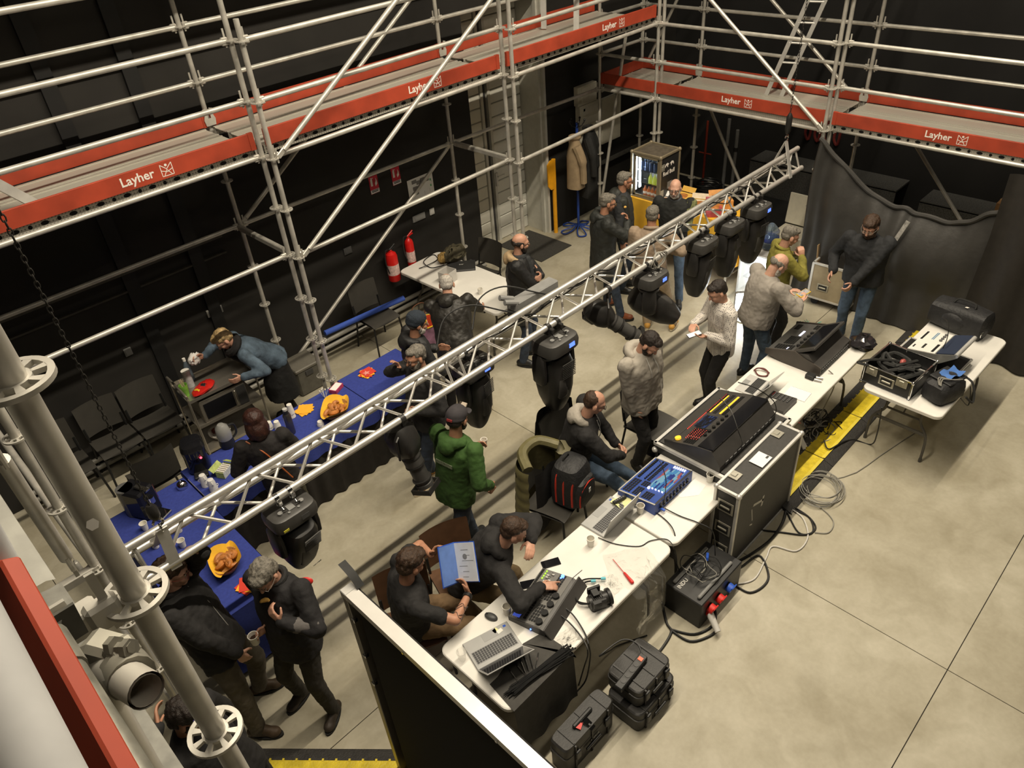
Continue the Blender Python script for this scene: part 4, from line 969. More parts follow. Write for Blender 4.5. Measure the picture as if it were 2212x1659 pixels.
a = at(1100, 1498, TT_ + .02); b = at(1230, 1405, TT_ + .02); ties = MB(); rr = random.Random(4)
for k in range(46):
    o1 = Vector((rr.gauss(0, .02), rr.gauss(0, .02), rr.uniform(-.008, .022))); o2 = Vector((rr.gauss(0, .018), rr.gauss(0, .018), rr.uniform(-.008, .02))); p0 = a + o1 + (b - a) * rr.uniform(-.02, .06); p1 = b + o2 - (b - a) * rr.uniform(-.03, .1)
    ties.tube([p0, (p0 + p1) / 2 + Vector((0, 0, .005)), p1], .0035, 4); ties.box(p1, (.012, .012, .01), (rr.random(), rr.random(), rr.random()))
tag(obj('cable_ties', ties, M('cable_tie_black', (.02, .02, .02), .3, 0, 0)), 'thick sheaf of black cable ties on the charcoal cloth', 'cable ties', kind='stuff')
# cloth pad, remote, papers, plugs
t = obj('yellow_duster', MB().grid(lambda u, v: at(1318 + 42 * u, 1088 - 22 * u - 0 * v, TT_ + .004) .lerp(at(1335 + 40 * u, 1095 - 18 * u, TT_ + .03), 0) + Vector((0, -.14 * v + .01 * math.sin(u * 9), .02 + .01 * math.sin(u * 8 + v * 5))), 10, 8), M('duster_yellow', (.72, .70, .36), .9, 0, .1)); tag(t, 'pale yellow duster beside the laptop lid', 'duster')
t = thing('presenter_remote', 'black remote lying on the pale yellow duster', 'remote', at(1338, 1080, TT_ + .034), -.2); put('case', MB().box((0, 0, .008), (.14, .035, .016), bev=.006), blackp, t); put('keys', bank(T(0, 0, .016), -.05, .05, -.01, .01, 5, 1, .003, .5), midgrey, t, True)
pm = M('paper'); 
tag(obj('paper_sheet', MB().prism([tuple(at(*p, TT_).xy) for p in ((1455, 1063), (1500, 1035), (1525, 1048), (1510, 1070), (1470, 1075))][::-1], TT_ + .001, TT_ + .002), pm), 'white sheet of paper behind the blue faced desk', 'paper')
t = thing('black_adapter', 'small black adapter box with silver plugs on the table', 'adapter', at(1750, 817, TT_)); put('box', MB().box((0, 0, .025), (.07, .09, .05), bev=.004), blackp, t); put('plug', MB().cyl((.02, -.05, .02), (.05, -.11, .02), .012, n=8), aluflat, t); put('plug', MB().cyl((-.02, -.05, .02), (.0, -.12, .015), .011, n=8), aluflat, t)
t = obj('cable_bundle', MB().tube(spline([at(1628, 800, TT_ + .012), at(1640, 795, TT_ + .03), at(1658, 803, TT_ + .02), at(1655, 812, TT_ + .015), at(1638, 810, TT_ + .012), at(1632, 797, TT_ + .03), at(1650, 796, TT_ + .03), at(1662, 806, TT_ + .015)], 6), .007, 6), M('cable_brown', (.12, .03, .025), .5, 0, 0)); tag(t, 'small coil of red and black lead on the desk by the thin laptop', 'cable')
gb = MB(); rr = random.Random(8)
for k in range(30): p = at(1735 + rr.uniform(0, 32), 697 + rr.uniform(0, 12), TT_); gb.cyl(p, p + Vector((rr.uniform(-.05, .05), rr.uniform(-.05, .05), .03)), .003, n=4)
tag(obj('green_ties', gb, M('ties_green', (.02, .25, .2), .5, 0, 0)), 'heap of green cable ties behind the angled screen', 'cable ties', kind='stuff')
pk = MB(); c0 = at(1850, 745, TT_)
t = thing('packing_bag', 'black glossy plastic bag heap at the far table end', 'bag', c0)
rr = random.Random(10); mb = MB().ell((c0.x + .02, c0.y - .05, TT_ + .05), (.15, .13, .06), n=18, m=10); mb.v = [v + Vector((rr.uniform(-.02, .02), rr.uniform(-.02, .02), rr.uniform(-.015, .015))) for v in mb.v]
obj('bag', mb, M('bag_black_gloss', (.02, .018, .02), .12, 0, .2), t, ang=10)
# ================================================================== cases, bags and cables around the desks
lam = M('case_laminate', (.045, .043, .040), .55, 0, .12, 30, .1, 120); foamb = M('foam_dark')
def case_edges(t, c, s, r=.014, mat=None, corners=True):
    x, y, z = [v / 2 for v in s]; c = Vector(c); m = mat or aluflat
    for a in (-1, 1):
        for b in (-1, 1):
            put('edge_profile', MB().box(c + Vector((0, a * y, b * z)), (s[0], r * 2, r * 2), bev=.004), m, t); put('edge_profile', MB().box(c + Vector((a * x, 0, b * z)), (r * 2, s[1], r * 2), bev=.004), m, t); put('edge_profile', MB().box(c + Vector((a * x, b * y, 0)), (r * 2, r * 2, s[2]), bev=.004), m, t)
            if corners:
                for d in (-1, 1): put('ball_corner', MB().ell(c + Vector((a * x, b * y, d * z)), (r * 1.9,) * 3, n=10, m=6), m, t)
def latch(t, m4, name='butterfly_latch'):
    put(name, MB().box(m4 @ Vector((0, 0, .004)), (.11, .10, .008), m4.to_3x3(), bev=.003).box(m4 @ Vector((0, .0, .010)), (.05, .05, .012), m4.to_3x3(), bev=.004), M('latch_zinc', (.45, .43, .36), .35, .6, .1), t)
def handle(t, m4, w=.16, h=.11):
    f = put('recessed_handle', MB().box(m4 @ Vector((0, 0, .003)), (w, h, .006), m4.to_3x3(), bev=.002), M('latch_zinc', (.45, .43, .36), .35, .6, .1), t)
    put('handle_dish', MB().box(m4 @ Vector((0, 0, .0065)), (w * .75, h * .7, .002), m4.to_3x3()), blackp, f); put('grip', MB().box(m4 @ Vector((0, 0, .012)), (w * .6, .022, .012), m4.to_3x3(), bev=.005), M('latch_zinc'), f)
t = thing('tall_flight_case', 'tall black flight case lid standing on edge behind the desks', 'flight case', (1.625, -4.315, 0))
S = (1.06, .21, .90); put('panel', MB().box((0, 0, .45), S), lam, t); case_edges(t, (0, 0, .45), S)
for z in (.72, .46, .2): handle(t, frame((-.532, 0, z), (0, -1, 0), (-1, 0, 0)), .15, .13)
for x in (-.33, .38): latch(t, frame((x, .06, .905), (0, 1, 0), (0, 0, 1)))
put('paper_label', MB().box((-.02, -.01, .912), (.17, .13, .001), (0, 0, .0)), M('paper'), t); put('print_block', MB().box((.04, -.04, .913), (.04, .02, .0006)), darkgrey, t)
tp = M('torn_tape', (.6, .58, .54), .7, 0, .1)
for k, (x, z, w, h, r) in enumerate(((-.28, .53, .20, .028, .35), (-.20, .49, .03, .12, .1), (-.37, .44, .012, .18, -.25), (-.36, .31, .05, .015, .5))): put('torn_tape', MB().box((x + .15, -.1065, z), (w, .001, h), (0, r, 0)), tp, t)
# power distribution box under the table
t = thing('power_distributor', 'black power distribution box with red and blue sockets', 'power box', (.70, -4.40, 0)); S = (.62, .36, .30)
put('body', MB().box((0, 0, .15), S, bev=.008), blackp, t)
for y in (-.12, .12): put('grip_bar', MB().box((-.02, y, .315), (.5, .03, .03), bev=.008), midgrey, t)
for k, (x, m) in enumerate(((-.18, redp), (-.05, redp), (.1, bluep))):
    s = put('socket', MB().cyl((x, -.18, .17), (x, -.225, .16), .042, n=14), m, t); put('socket_lid', MB().box((x, -.23, .185), (.07, .012, .06), (.4, 0, 0), bev=.004), m, s)
put('plug', MB().cyl((-.2, -.2, .12), (-.27, -.33, .06), .032, .026, n=12), lightgrey, t); put('plug_collar', MB().cyl((-.19, -.18, .125), (-.2, -.205, .118), .036, n=12), redp, t)
put('blue_clip', MB().box((.12, .05, .35), (.10, .02, .03), (0, .4, .5)), bluep, t)
text('lettering', 'INDU', .05, lightgrey, t, T(-.28, .05, .301))
# rugged cases
rug = M('rugged_black', (.03, .029, .028), .5, 0, .15, 30, .08, 80)
def rugged(label, c, s, latches=True, upright=False):
    t = thing('rugged_case', label, 'case', c); sx, sy, sz = s
    m = MB(); squish(m, [(.97, 0), (1, .02), (1, sz * .55), (1.03, sz * .56), (1.03, sz * .66), (1, sz * .67), (1, sz * .96), (.95, sz)], Matrix.Diagonal((sx / 2, sy / 2, 1, 1)), 28, .28); put('shell', m, rug, t)
    for k in range(3):
        x = (-.33 + .33 * k) * sx
        put('rib', MB().box((x, 0, sz + .002), (.012, sy * .9, .012)).box((x, -sy / 2 - .004, sz * .5), (.012, .012, sz * .92)), rug, t)
    if latches:
        for x in (-.3, .3): put('latch', MB().box((x * sx, -sy / 2 - .014, sz * .6), (.05, .022, .09), bev=.006), blackp, t)
        put('handle', MB().box((0, -sy / 2 - .02, sz * .45), (sx * .3, .02, .025), bev=.006), blackp, t)
    return t
rugged('large black rugged case lying under the power strip case', (-.445, -4.60, 0), (.46, .32, .22))
rc2 = rugged('black rugged case topmost of its stack with the power strip on it', (-.43, -4.56, .225), (.40, .31, .19))
rc3 = rugged('black rugged case standing upright with white lettering', (-1.0, -4.49, 0), (.54, .17, .33)); text('lettering', 'e:cue', .045, lightgrey, rc3, T(-.02, -.093, .16) @ RX(PI / 2))
put('top_handle', MB().box((0, 0, .345), (.2, .03, .03), bev=.008), blackp, rc3); put('red_tag', MB().box((-.06, -.02, .345), (.05, .04, .006), (.2, 0, .4)), redp, rc3); put('foil_tag', MB().box((.0, -.06, .335), (.05, .09, .004), (.5, 0, .1)), chrome, rc3)
p0 = at(1338, 1488, .425); p1 = at(1388, 1425, .425); d = p1 - p0; ang = math.atan2(d.y, d.x)
t = thing('power_strip', 'black power strip with red switch lying on the stacked case', 'power strip', (p0 + p1) / 2 + Vector((0, 0, 0)), ang); L = d.length + .04
put('body', MB().box((0, 0, .022), (L, .065, .044), bev=.006), blackp, t); put('switch', MB().box((L / 2 - .05, 0, .046), (.03, .035, .008)), M('switch_red', (.7, .1, .05), .4, 0, 0, emit=(1, .2, .08), es=.5), t)
for k in range(4): put('socket', MB().cyl((L / 2 - .105 - k * .056, 0, .04), (L / 2 - .105 - k * .056, 0, .047), .022, n=14), darkgrey, t)
cable('power_cable', 'black flex of the power strip curling over the case', [p1 + Vector((.01, .01, .03)), p1 + Vector((.06, .10, .04)), p1 + Vector((0, .2, .05)), p1 + Vector((-.2, .25, .02)), (-.42, -4.28, .3), (-.2, -4.2, .05), (.05, -4.3, .01)], .006)
# open flight case, bags on the right table
t = thing('flight_case', 'open flight case full of straps on the right hand table', 'flight case', (3.70, -4.665, TT_), math.radians(-4)); S = (.50, .48, .20)
for s in (-1, 1): put('side_panel', MB().box((0, s * .235, .10), (.50, .01, .2)), blackp, t); put('side_panel', MB().box((s * .245, 0, .10), (.01, .47, .2)), blackp, t)
put('bottom', MB().box((0, 0, .01), (.49, .47, .02)), foamb, t); case_edges(t, (0, 0, .1), S, .010, chrome)
for y in (-.14, .16): latch(t, frame((-.252, y, .16), (0, -1, 0), (-1, 0, 0)))
handle(t, frame((-.252, 0, .10), (0, -1, 0), (-1, 0, 0)), .15, .10)
strap = M('strap_black', (.02, .02, .019), .7, 0, .2); rr = random.Random(6)
for k in range(7):
    pts = [(rr.uniform(-.2, .2), rr.uniform(-.2, .2), .05 + .02 * k + rr.uniform(0, .03)) for _ in range(6)]
    put('coiled_strap', MB().tube(spline(pts, 5), .02, 6), strap, t)
put('pouch', MB().ell((.05, -.02, .15), (.09, .07, .05), n=12, m=8), blackfab, t); put('printed_pack', MB().ell((.04, .0, .19), (.04, .03, .03), n=10, m=6), M('pack_red', (.35, .08, .07), .4, 0, .4, 40), t)
put('strap_loop', MB().tube(spline([(-.25, .2, .2), (-.3, .28, .22), (-.26, .3, .2), (-.15, .22, .21), (0, .05, .2), (.1, -.1, .16)], 6), .014, 5), strap, t)
def bag_mesh(s, seed, lump=.03):
    r = random.Random(seed); m = MB(); squish(m, [(.8, 0), (1, .15 * s[2]), (1.02, .5 * s[2]), (.93, .85 * s[2]), (.7, s[2])], Matrix.Diagonal((s[0] / 2, s[1] / 2, 1, 1)), 24, .45)
    m.v = [v + Vector((r.uniform(-1, 1) * lump * .5, r.uniform(-1, 1) * lump * .5, r.uniform(-.6, .6) * lump)) if v.z > .01 else v for v in m.v]; return m
nyl = M('nylon_black', (.018, .018, .019), .6, 0, .25, 20, .3, 40)
t = thing('equipment_bag', 'square black shoulder bag with a blue cloth in it', 'bag', (3.68, -5.10, TT_), math.radians(-18)); put('body', bag_mesh((.36, .26, .22), 3, .012), nyl, t); put('flap', MB().box((.05, .02, .215), (.30, .22, .02), (.05, .1, .1), bev=.008), nyl, t)
bc = MB().grid(lambda u, v: Vector((-.02 + .2 * u, -.05 + .13 * v, .235 + .02 * math.sin(u * 7) + .015 * math.cos(v * 6))), 9, 7); put('blue_cloth', bc, M('cloth_blue', (.07, .17, .45), .9, 0, .1), t)
for k in range(3): put('cable_loop', MB().tube(spline([(-.15, -.05 + .01 * k, .22), (-.10, -.02 + .02 * k, .26), (-.02, -.06, .25), (.08, -.10, .24)], 5), .005, 5), cable_g, t)
put('shoulder_strap', MB().tube(spline([(.15, .1, .2), (.24, -.1, .15), (.2, -.2, -.02), (.12, -.16, .05)], 6), .012, 4), strap, t); put('zip_pull', MB().box((.1, -.138, .15), (.008, .004, .03)), chrome, t)
t = thing('duffel_bag', 'large black duffel bag at the end of the right hand table', 'bag', (5.0, -4.78, TT_), math.radians(83)); m = MB(); squish(m, [(.6, -.30), (.95, -.27), (1, 0), (.95, .27), (.6, .30)], T(0, 0, .15) @ RY(PI / 2) @ Matrix.Diagonal((.15, .16, 1, 1)), 20, .6); r = random.Random(2); m.v = [v + Vector((0, r.uniform(-.012, .012), r.uniform(-.012, .012))) for v in m.v]; put('body', m, nyl, t)
put('end_pocket', MB().ell((.02, .13, .14), (.14, .05, .10), n=14, m=8), nyl, t); put('handle', MB().tube(spline([(-.12, .02, .30), (-.1, .0, .345), (.06, 0, .345), (.1, .02, .30)], 5), .011, 5), strap, t); put('white_tag', MB().box((-.05, .05, .305), (.03, .05, .004), (.3, 0, 0)), white, t); put('carabiner', MB().tube([(-.29 + .0 * math.cos(a), .12 + .018 * math.cos(a), .1 + .035 * math.sin(a)) for a in [i * PI / 5 for i in range(10)]], .004, 5, closed=True), chrome, t)
# yellow cable ramps
ry = M('ramp_yellow', (.60, .46, .02), .5, 0, .2, 14, .25, 50); rbk = M('ramp_black', (.03, .028, .026), .7, 0, .2, 20, .5, 70)
def ramp(p, ang, L, label, group='yellow cable ramps'):
    t = thing('cable_ramp', label, 'cable ramp', (p[0], p[1], 0), ang, group)
    pr = [(-.21, 0), (-.21, .012), (-.10, .052), (.10, .052), (.21, .012), (.21, 0)]
    put('ramp_body', MB().prism(pr, 0, L - .006, Matrix(((0, 0, 1, 0), (1, 0, 0, 0), (0, 1, 0, 0), (0, 0, 0, 1)))), rbk, t)
    put('hinged_lid', MB().box((L / 2, 0, .056), (L - .012, .20, .010), bev=.003), ry, t); put('lid_edge', MB().box((L / 2, -.095, .0605), (L - .02, .03, .003)), M('ramp_yellow_worn', (.68, .55, .06), .5, 0, .1), t)
    for k in range(int(L / .1)): put('lid_hinge', MB().box((.05 + k * .1, .102, .057), (.015, .02, .012)), ry, t)
    put('joint_tab', MB().box((L - .01, .06, .05), (.05, .03, .01)), rbk, t)
    return t
for k in range(5):
    x0 = 2.05 + k * .86
    ramp((x0, -4.31 + (.02 if k > 3 else 0)), 0.0, .86, 'yellow and black cable ramp section ' + ('between the case lid and the desk legs' if k == 0 else 'beside the angled screen desk' if k == 1 else 'running between the two white tables' if k == 2 else 'under the corner of the right hand table' if k == 3 else 'at the foot of the black drape'))
e0 = at(560, 1650); e1 = at(850, 1652); d = e1 - e0; an = math.atan2(d.y, d.x); n = Vector((-d.y, d.x, 0)).normalized()
ramp(e0 - d * .05 - n * .10, an, d.length * 1.25, 'yellow cable ramp beside the man in work boots')
a_ = at(205, 1215, 0)
# floor cables
G = .012
def fl(*pp, z=G): return [at(x, y, z) for x, y in pp]
cable('floor_cable', 'thick black cable bundle leaving the foot of the case lid', fl((1590, 1215), (1625, 1195), (1665, 1165), (1690, 1130), (1700, 1095)), .013)
cable('floor_cable', 'black cable looping beside the case lid corner', fl((1575, 1235), (1600, 1225), (1640, 1200), (1660, 1240), (1650, 1265), (1620, 1280), (1590, 1265), (1570, 1245)), .010)
cable('floor_cable', 'black cable arched beyond the case lid', fl((1645, 1145), (1690, 1150), (1740, 1155), (1762, 1140), (1745, 1115), (1710, 1100)), .008)
cable('floor_cable', 'black cable doubling back near the grey coil', fl((1700, 1105), (1725, 1150), (1755, 1150), (1750, 1120), (1715, 1095)), .008)
cable('floor_cable', 'white cable wandering along the case lid', fl((1590, 1262), (1630, 1250), (1655, 1205), (1670, 1180), (1720, 1190), (1745, 1160), (1735, 1120), (1710, 1100)), .007, cable_w)
cable('floor_cable', 'thin grey cable curving past the grey coil', fl((1760, 1150), (1790, 1150), (1800, 1125), (1770, 1095), (1720, 1075), (1710, 1110)), .005, cable_g)
pts = []; cc = at(1773, 1062, 0)
for k in range(150): a = k * .38; R_ = .21 + .035 * math.sin(k * .21) + .02 * math.cos(k * .73); pts.append(cc + Vector((R_ * math.cos(a) + .03 * math.sin(k * .13), R_ * .82 * math.sin(a), .012 + .0004 * k + .006 * math.sin(k * 1.7))))
pts += fl((1800, 1035), (1850, 1020), (1900, 985), (1960, 945), (1985, 930))
cable('cable_coil', 'loose coil of thin grey cable on the concrete', pts, .0045, cable_g, 5, sub=2)
cable('floor_cable', 'thick black cable from the power box to the stacked cases', fl((1430, 1300), (1440, 1345), (1450, 1365), (1430, 1400), (1395, 1440)), .011)
cable('floor_cable', 'black cable looped in front of the power box', fl((1450, 1360), (1500, 1370), (1540, 1350), (1545, 1320), (1530, 1300)), .011)
cable('floor_cable', 'black cable sweeping round the power box plug', fl((1450, 1362), (1490, 1385), (1530, 1375), (1548, 1360), (1545, 1345)), .011)
cable('floor_cable', 'black cable trailing from the right hand table to the ramp', [at(1905, 880, .70), at(1895, 935, .3), at(1882, 960, .02), at(1845, 950, .02), at(1820, 955, .06), at(1790, 970, .08), at(1780, 950, .1)], .007)
cable('hanging_cable', 'black lead hanging off the edge of the right hand table', [at(2040, 780, .80), at(2070, 800, .76), at(2095, 830, .60), at(2092, 875, .3), at(2075, 860, .6)], .006)
cable('hanging_cable', 'grey lead hanging from the angled screen desk', [at(1790, 800, .78), at(1803, 815, .70), at(1800, 840, .5), at(1780, 880, .2), at(1765, 910, .03), at(1748, 930, .02)], .006, cable_g)
cable('hanging_cable', 'black lead from the grey desk dropping over the table edge', [at(1205, 1305, .78), at(1235, 1325, .77), at(1262, 1365, .755), at(1272, 1395, .74), at(1275, 1420, .5), at(1265, 1470, .1), at(1240, 1500, .02)], .006)
cable('hanging_cable', 'second black lead from the grey desk dropping over the table edge', [at(1195, 1318, .78), at(1230, 1345, .77), at(1262, 1385, .755), at(1270, 1412, .7), at(1262, 1440, .35), at(1250, 1480, .02)], .006)
cable('table_cable', 'black lead from the silver laptop across the seam of the tables', [at(1292, 1161, .75), at(1330, 1175, .748), at(1380, 1180, .748), at(1405, 1168, .75), at(1440, 1165, .748), at(1457, 1185, .745), at(1462, 1210, .5)], .004)
cable('table_cable', 'black lead curving from the blue faced desk over the edge', [at(1365, 1095, .755), at(1400, 1098, .75), at(1440, 1125, .75), at(1458, 1155, .748), at(1457, 1200, .55), at(1470, 1240, .25)], .005)
cable('table_cable', 'black lead with blue plug running under the flight case lid', [at(1436, 1098, .76), at(1470, 1115, .75), at(1510, 1130, .748), at(1540, 1150, .7), at(1545, 1200, .4)], .005)
rr = random.Random(5)
for k in range(9):
    c0 = at(1760 + rr.uniform(-35, 35), 925 + rr.uniform(-30, 30), 0); pts = []
    for j in range(16): a = j * .9 + k; R_ = rr.uniform(.05, .2); pts.append(c0 + Vector((R_ * math.cos(a), R_ * math.sin(a) * .7, .012 + .015 * k * rr.random())))
    cable('cable_tangle', 'cable in the tangle under the desks beside the yellow ramp', pts, .006, [cable_b, cable_b, cable_g][k % 3], 5, group='tangled cables under the desks', sub=4)
rr = random.Random(15)
for k in range(5):
    c0 = at(1505 + rr.uniform(-12, 22), 1240 + rr.uniform(-15, 15), .33); pts = []
    for j in range(14): a = j * .7 + k; R_ = .10 + rr.uniform(-.02, .03); pts.append(c0 + Vector((R_ * math.cos(a), R_ * math.sin(a), .01 + .012 * k + .004 * rr.random())))
    cable('cable_tangle', 'thin black lead coiled on top of the power distribution box', pts, .0035, [cable_b, cable_g][k % 2], 4, group='leads on the power box', sub=4)
t = thing('socket_block', 'white multi socket block with glowing red switch under the desks', 'power strip', at(1728, 955, 0), .8); put('body', MB().box((0, 0, .025), (.34, .06, .05), bev=.006), whitep, t); put('switch', MB().box((.13, 0, .052), (.03, .03, .006)), redled, t)
tag(obj('red_ribbon', MB().grid(lambda u, v: at(1690 + 40 * u, 905 + 10 * u, TT_ + .004).lerp(at(1690 + 40 * u, 905 + 10 * u, .6), max(0, u - .4)) + Vector((0, -.02 * v, .01 * math.sin(u * 9))), 10, 3), redp), 'red strap end hanging off the desk edge', 'strap')
# black covered screen frame in the foreground
SX = -2.03; st = thing('screen_frame', 'black screen with silver frame standing beside the front table', 'screen', (SX, -5.2, 0), 0)
ya, yb, zt_ = -3.66, -7.2, 2.05
put2 = lambda nm, mb, m: obj(nm, mb, m, st)
put2('top_rail', MB().box((SX, (ya + yb) / 2, zt_), (.075, ya - yb - .012, .05)), M('frame_silver', (.78, .76, .72), .3, .3, .03)); put2('side_rail', MB().box((SX, ya, zt_ / 2 + .02), (.075, .05, zt_ - .02), bev=.004), M('frame_dark_silver', (.30, .28, .25), .35, .6, .05))
put2('corner_piece', MB().box((SX, ya, zt_ + .0), (.08, .06, .056), bev=.004), aluflat); put2('screen_cloth', MB().box((SX + .030, (ya + yb) / 2, zt_ / 2), (.01, ya - yb - .06, zt_ - .06)), M('screen_black', (.006, .006, .006), .9, 0, 0)); put2('screen_cloth', MB().box((SX + .045, (ya + yb) / 2, zt_ / 2 + .0), (.012, ya - yb, zt_ + .02)), blackfab); put2('inner_cloth', MB().box((SX - .01, (ya + yb) / 2 - .04, zt_ / 2 - .04), (.01, ya - yb - .1, zt_ - .1)), M('screen_black'))
put2('strap', MB().grid(lambda u, v: Vector((SX + .03 + .0 * u, ya - .05 + .16 * u + .0, zt_ + .03 + .10 * u + .015 * math.sin(u * 4))) + Vector((.05 * v, 0, 0)), 8, 2), strap)
for y in (-3.75, -4.2, -4.9): put2('bolt', MB().cyl((SX - .045, y, zt_ - .005), (SX - .03, y, zt_ - .005), .008, n=6), chrome)
for z in (1.85, 1.5, 1.2): put2('clip', MB().box((SX - .03, ya - .03, z), (.03, .03, .03), bev=.004), chrome)
# ================================================================== chairs, backpack and coat
chm = M('chair_grey', (.045, .042, .036), .55, 0, .1, 10); chl = M('chair_leg_black', (.02, .02, .02), .4, .4, .1)
def chair(label, x, y, rz, group=None, mat=None):
    """seat faces local +y"""
    t = thing('stacking_chair', label, 'chair', (x, y, 0), rz, group); m = mat or chm
    put('seat', MB().grid(lambda u, v: Vector(((u - .5) * .43, (v - .5) * .43, .455 - .018 * math.sin(PI * u) + (.015 * math.sin(v * 3) if v < .9 else -.012 * (v - .9) * 10))), 9, 9).grid(lambda u, v: Vector(((.5 - u) * .43, (v - .5) * .43, .437)), 2, 2), m, t)
    put('backrest', MB().grid(lambda u, v: Vector(((u - .5) * .43, -.20 - .05 * v - .04 * (1 - (2 * u - 1) ** 2), .50 + .36 * v)), 9, 6).grid(lambda u, v: Vector(((.5 - u) * .43, -.215 - .05 * v - .04 * (1 - (2 * u - 1) ** 2), .50 + .36 * v)), 9, 6), m, t)
    for sx in (-1, 1):
        put('leg', MB().tube([(sx * .20, .19, .44), (sx * .23, .23, 0)], .012, 8), chl, t); put('leg', MB().tube([(sx * .20, -.22, .62), (sx * .20, -.19, .44), (sx * .23, -.25, 0)], .012, 8), chl, t)
    put('seat_rail', MB().cyl((-.2, .17, .43), (.2, .17, .43), .01, n=6).cyl((-.2, -.17, .43), (.2, -.17, .43), .01, n=6), chl, t)
    return t
chair('dark plastic chair against the wall beside the trolley', -1.58, 1.20, PI, 'chairs by the black wall'); chair('dark plastic chair against the wall under the hoist chain', -2.03, 1.22, PI, 'chairs by the black wall'); chair('dark plastic chair against the wall behind the thick scaffold tube', -2.55, 1.18, PI, 'chairs by the black wall')
chair('dark plastic chair tucked behind the coffee machine table', -1.98, .38, 0, None); chair('dark plastic chair with the blue paper roll across it', 1.37, 1.02, PI, None)
chair('dark plastic chair pulled to the wall side of the laptop table', 3.02, .78, PI / 2 * 1.05, None)
chair('dark plastic chair behind the amber lit desk', 1.86, -3.02, PI, None)
chair('dark plastic chair under the black jacket beside the seated man', .98, -2.72, PI, None); chair('dark plastic chair hung with the olive puffer jacket', .40, -2.97, PI * 1.08, None)
brn = M('chair_brown', (.11, .055, .028), .5, 0, .15)
chair('brown chair of the man with the blue folder', -1.36, -3.06, PI * .86, None, brn); chair('brown chair of the leaning man in the black hoodie', -.80, -3.00, PI * .9, None, brn)
# blue paper roll
a = at(702, 720, .52); b = at(872, 644, .52); t = thing('paper_roll', 'long roll of bright blue paper lying across the chair', 'paper roll', (a + b) / 2); obj('roll', MB().cyl(a, b, .036, n=16), M('paper_blue', (.05, .11, .50), .8, 0, .06), t); obj('core_tube', MB().cyl(b, b + (b - a).normalized() * .004, .026, n=14), M('paper_blue_dark', (.03, .06, .3), .8, 0, 0), t)
# olive puffer jacket over chair
olive = M('olive_nylon', (.13, .115, .05), .55, 0, .2, 10, .15, 30)
jp = Vector((.40, -2.86, 0)); t = thing('puffer_jacket', 'olive quilted jacket hung over a chair back', 'jacket', (jp.x, jp.y, .1))
def jack(u, v):
    a = -PI * .15 + PI * 1.3 * u; w = .27 + .06 * v + .015 * abs(math.sin(v * 14 * PI / 2)); return Vector((jp.x + w * math.cos(a), jp.y + .03 + .13 * (1 + .4 * v) * math.sin(a) + .02 * math.sin(u * 11), .92 - .80 * v + .03 * math.sin(a)))
obj('quilted_shell', MB().grid(jack, 26, 40), olive, t, ang=70); obj('collar', MB().tube(spline([jp + Vector((-.2, .0, .9)), jp + Vector((-.1, .16, .95)), jp + Vector((.1, .17, .95)), jp + Vector((.22, .02, .9))], 6), .05, 8), olive, t)
sl = [jp + Vector((.26, .0, .86)), jp + Vector((.32, .05, .6)), jp + Vector((.33, .02, .35))]; obj('sleeve', MB().tube(spline(sl, 6), [.08] * 6 + [.07] * 7, 10), olive, t)
obj('lining', MB().grid(lambda u, v: Vector((jp.x - .2 + .4 * u, jp.y - .08 - .02 * math.sin(u * 9), .88 - .72 * v)), 8, 6), blackfab, t)
# red and black backpack
bp = Vector((.52, -3.08, .46)); t = thing('backpack', 'black backpack with red zips sitting on a chair', 'backpack', bp, math.radians(10)); m = MB(); squish(m, [(.75, 0), (1, .04), (1.02, .2), (.97, .36), (.8, .44), (.45, .47)], Matrix.Diagonal((.17, .15, 1, 1)), 22, .55); put('body', m, nyl, t)
m = MB(); squish(m, [(.75, 0), (1, .03), (1, .2), (.8, .27), (.4, .29)], T(0, -.13, .03) @ Matrix.Diagonal((.14, .06, 1, 1)), 18, .55); put('front_pocket', m, nyl, t)
rz_ = M('zip_red', (.62, .05, .03), .5, 0, .1)
for y, h, w in ((.06, .46, .165), (-.02, .455, .165), (-.10, .42, .155), (-.165, .285, .125)): put('red_zip', MB().tube(spline([(-w, y, .06), (-w * 1.0, y, h * .6), (-w * .8, y - .005, h * .88), (0, y - .01, h), (w * .8, y - .005, h * .88), (w, y, h * .6), (w, y, .06)], 5), .010, 5), rz_, t)
put('emblem', MB().box((.0, -.195, .2), (.03, .003, .05)), white, t); put('handle', MB().tube(spline([(-.05, .05, .46), (-.03, .05, .5), (.03, .05, .5), (.05, .05, .46)], 5), .008, 5), strap, t)
# black jacket over the seated man's chair
t = thing('black_jacket', 'black jacket hanging off the back of the seated man chair', 'jacket', (.98, -2.48, .3)); jq = Vector((.98, -2.53, 0))
obj('shell', MB().grid(lambda u, v: Vector((jq.x + .26 * math.cos(PI * u) * (1 + .25 * v), jq.y + .06 + .10 * math.sin(PI * u) * (1 + .5 * v) + .02 * math.sin(u * 13), .9 - .62 * v + .05 * math.sin(u * 8) * v)), 20, 12), blackfab, t)
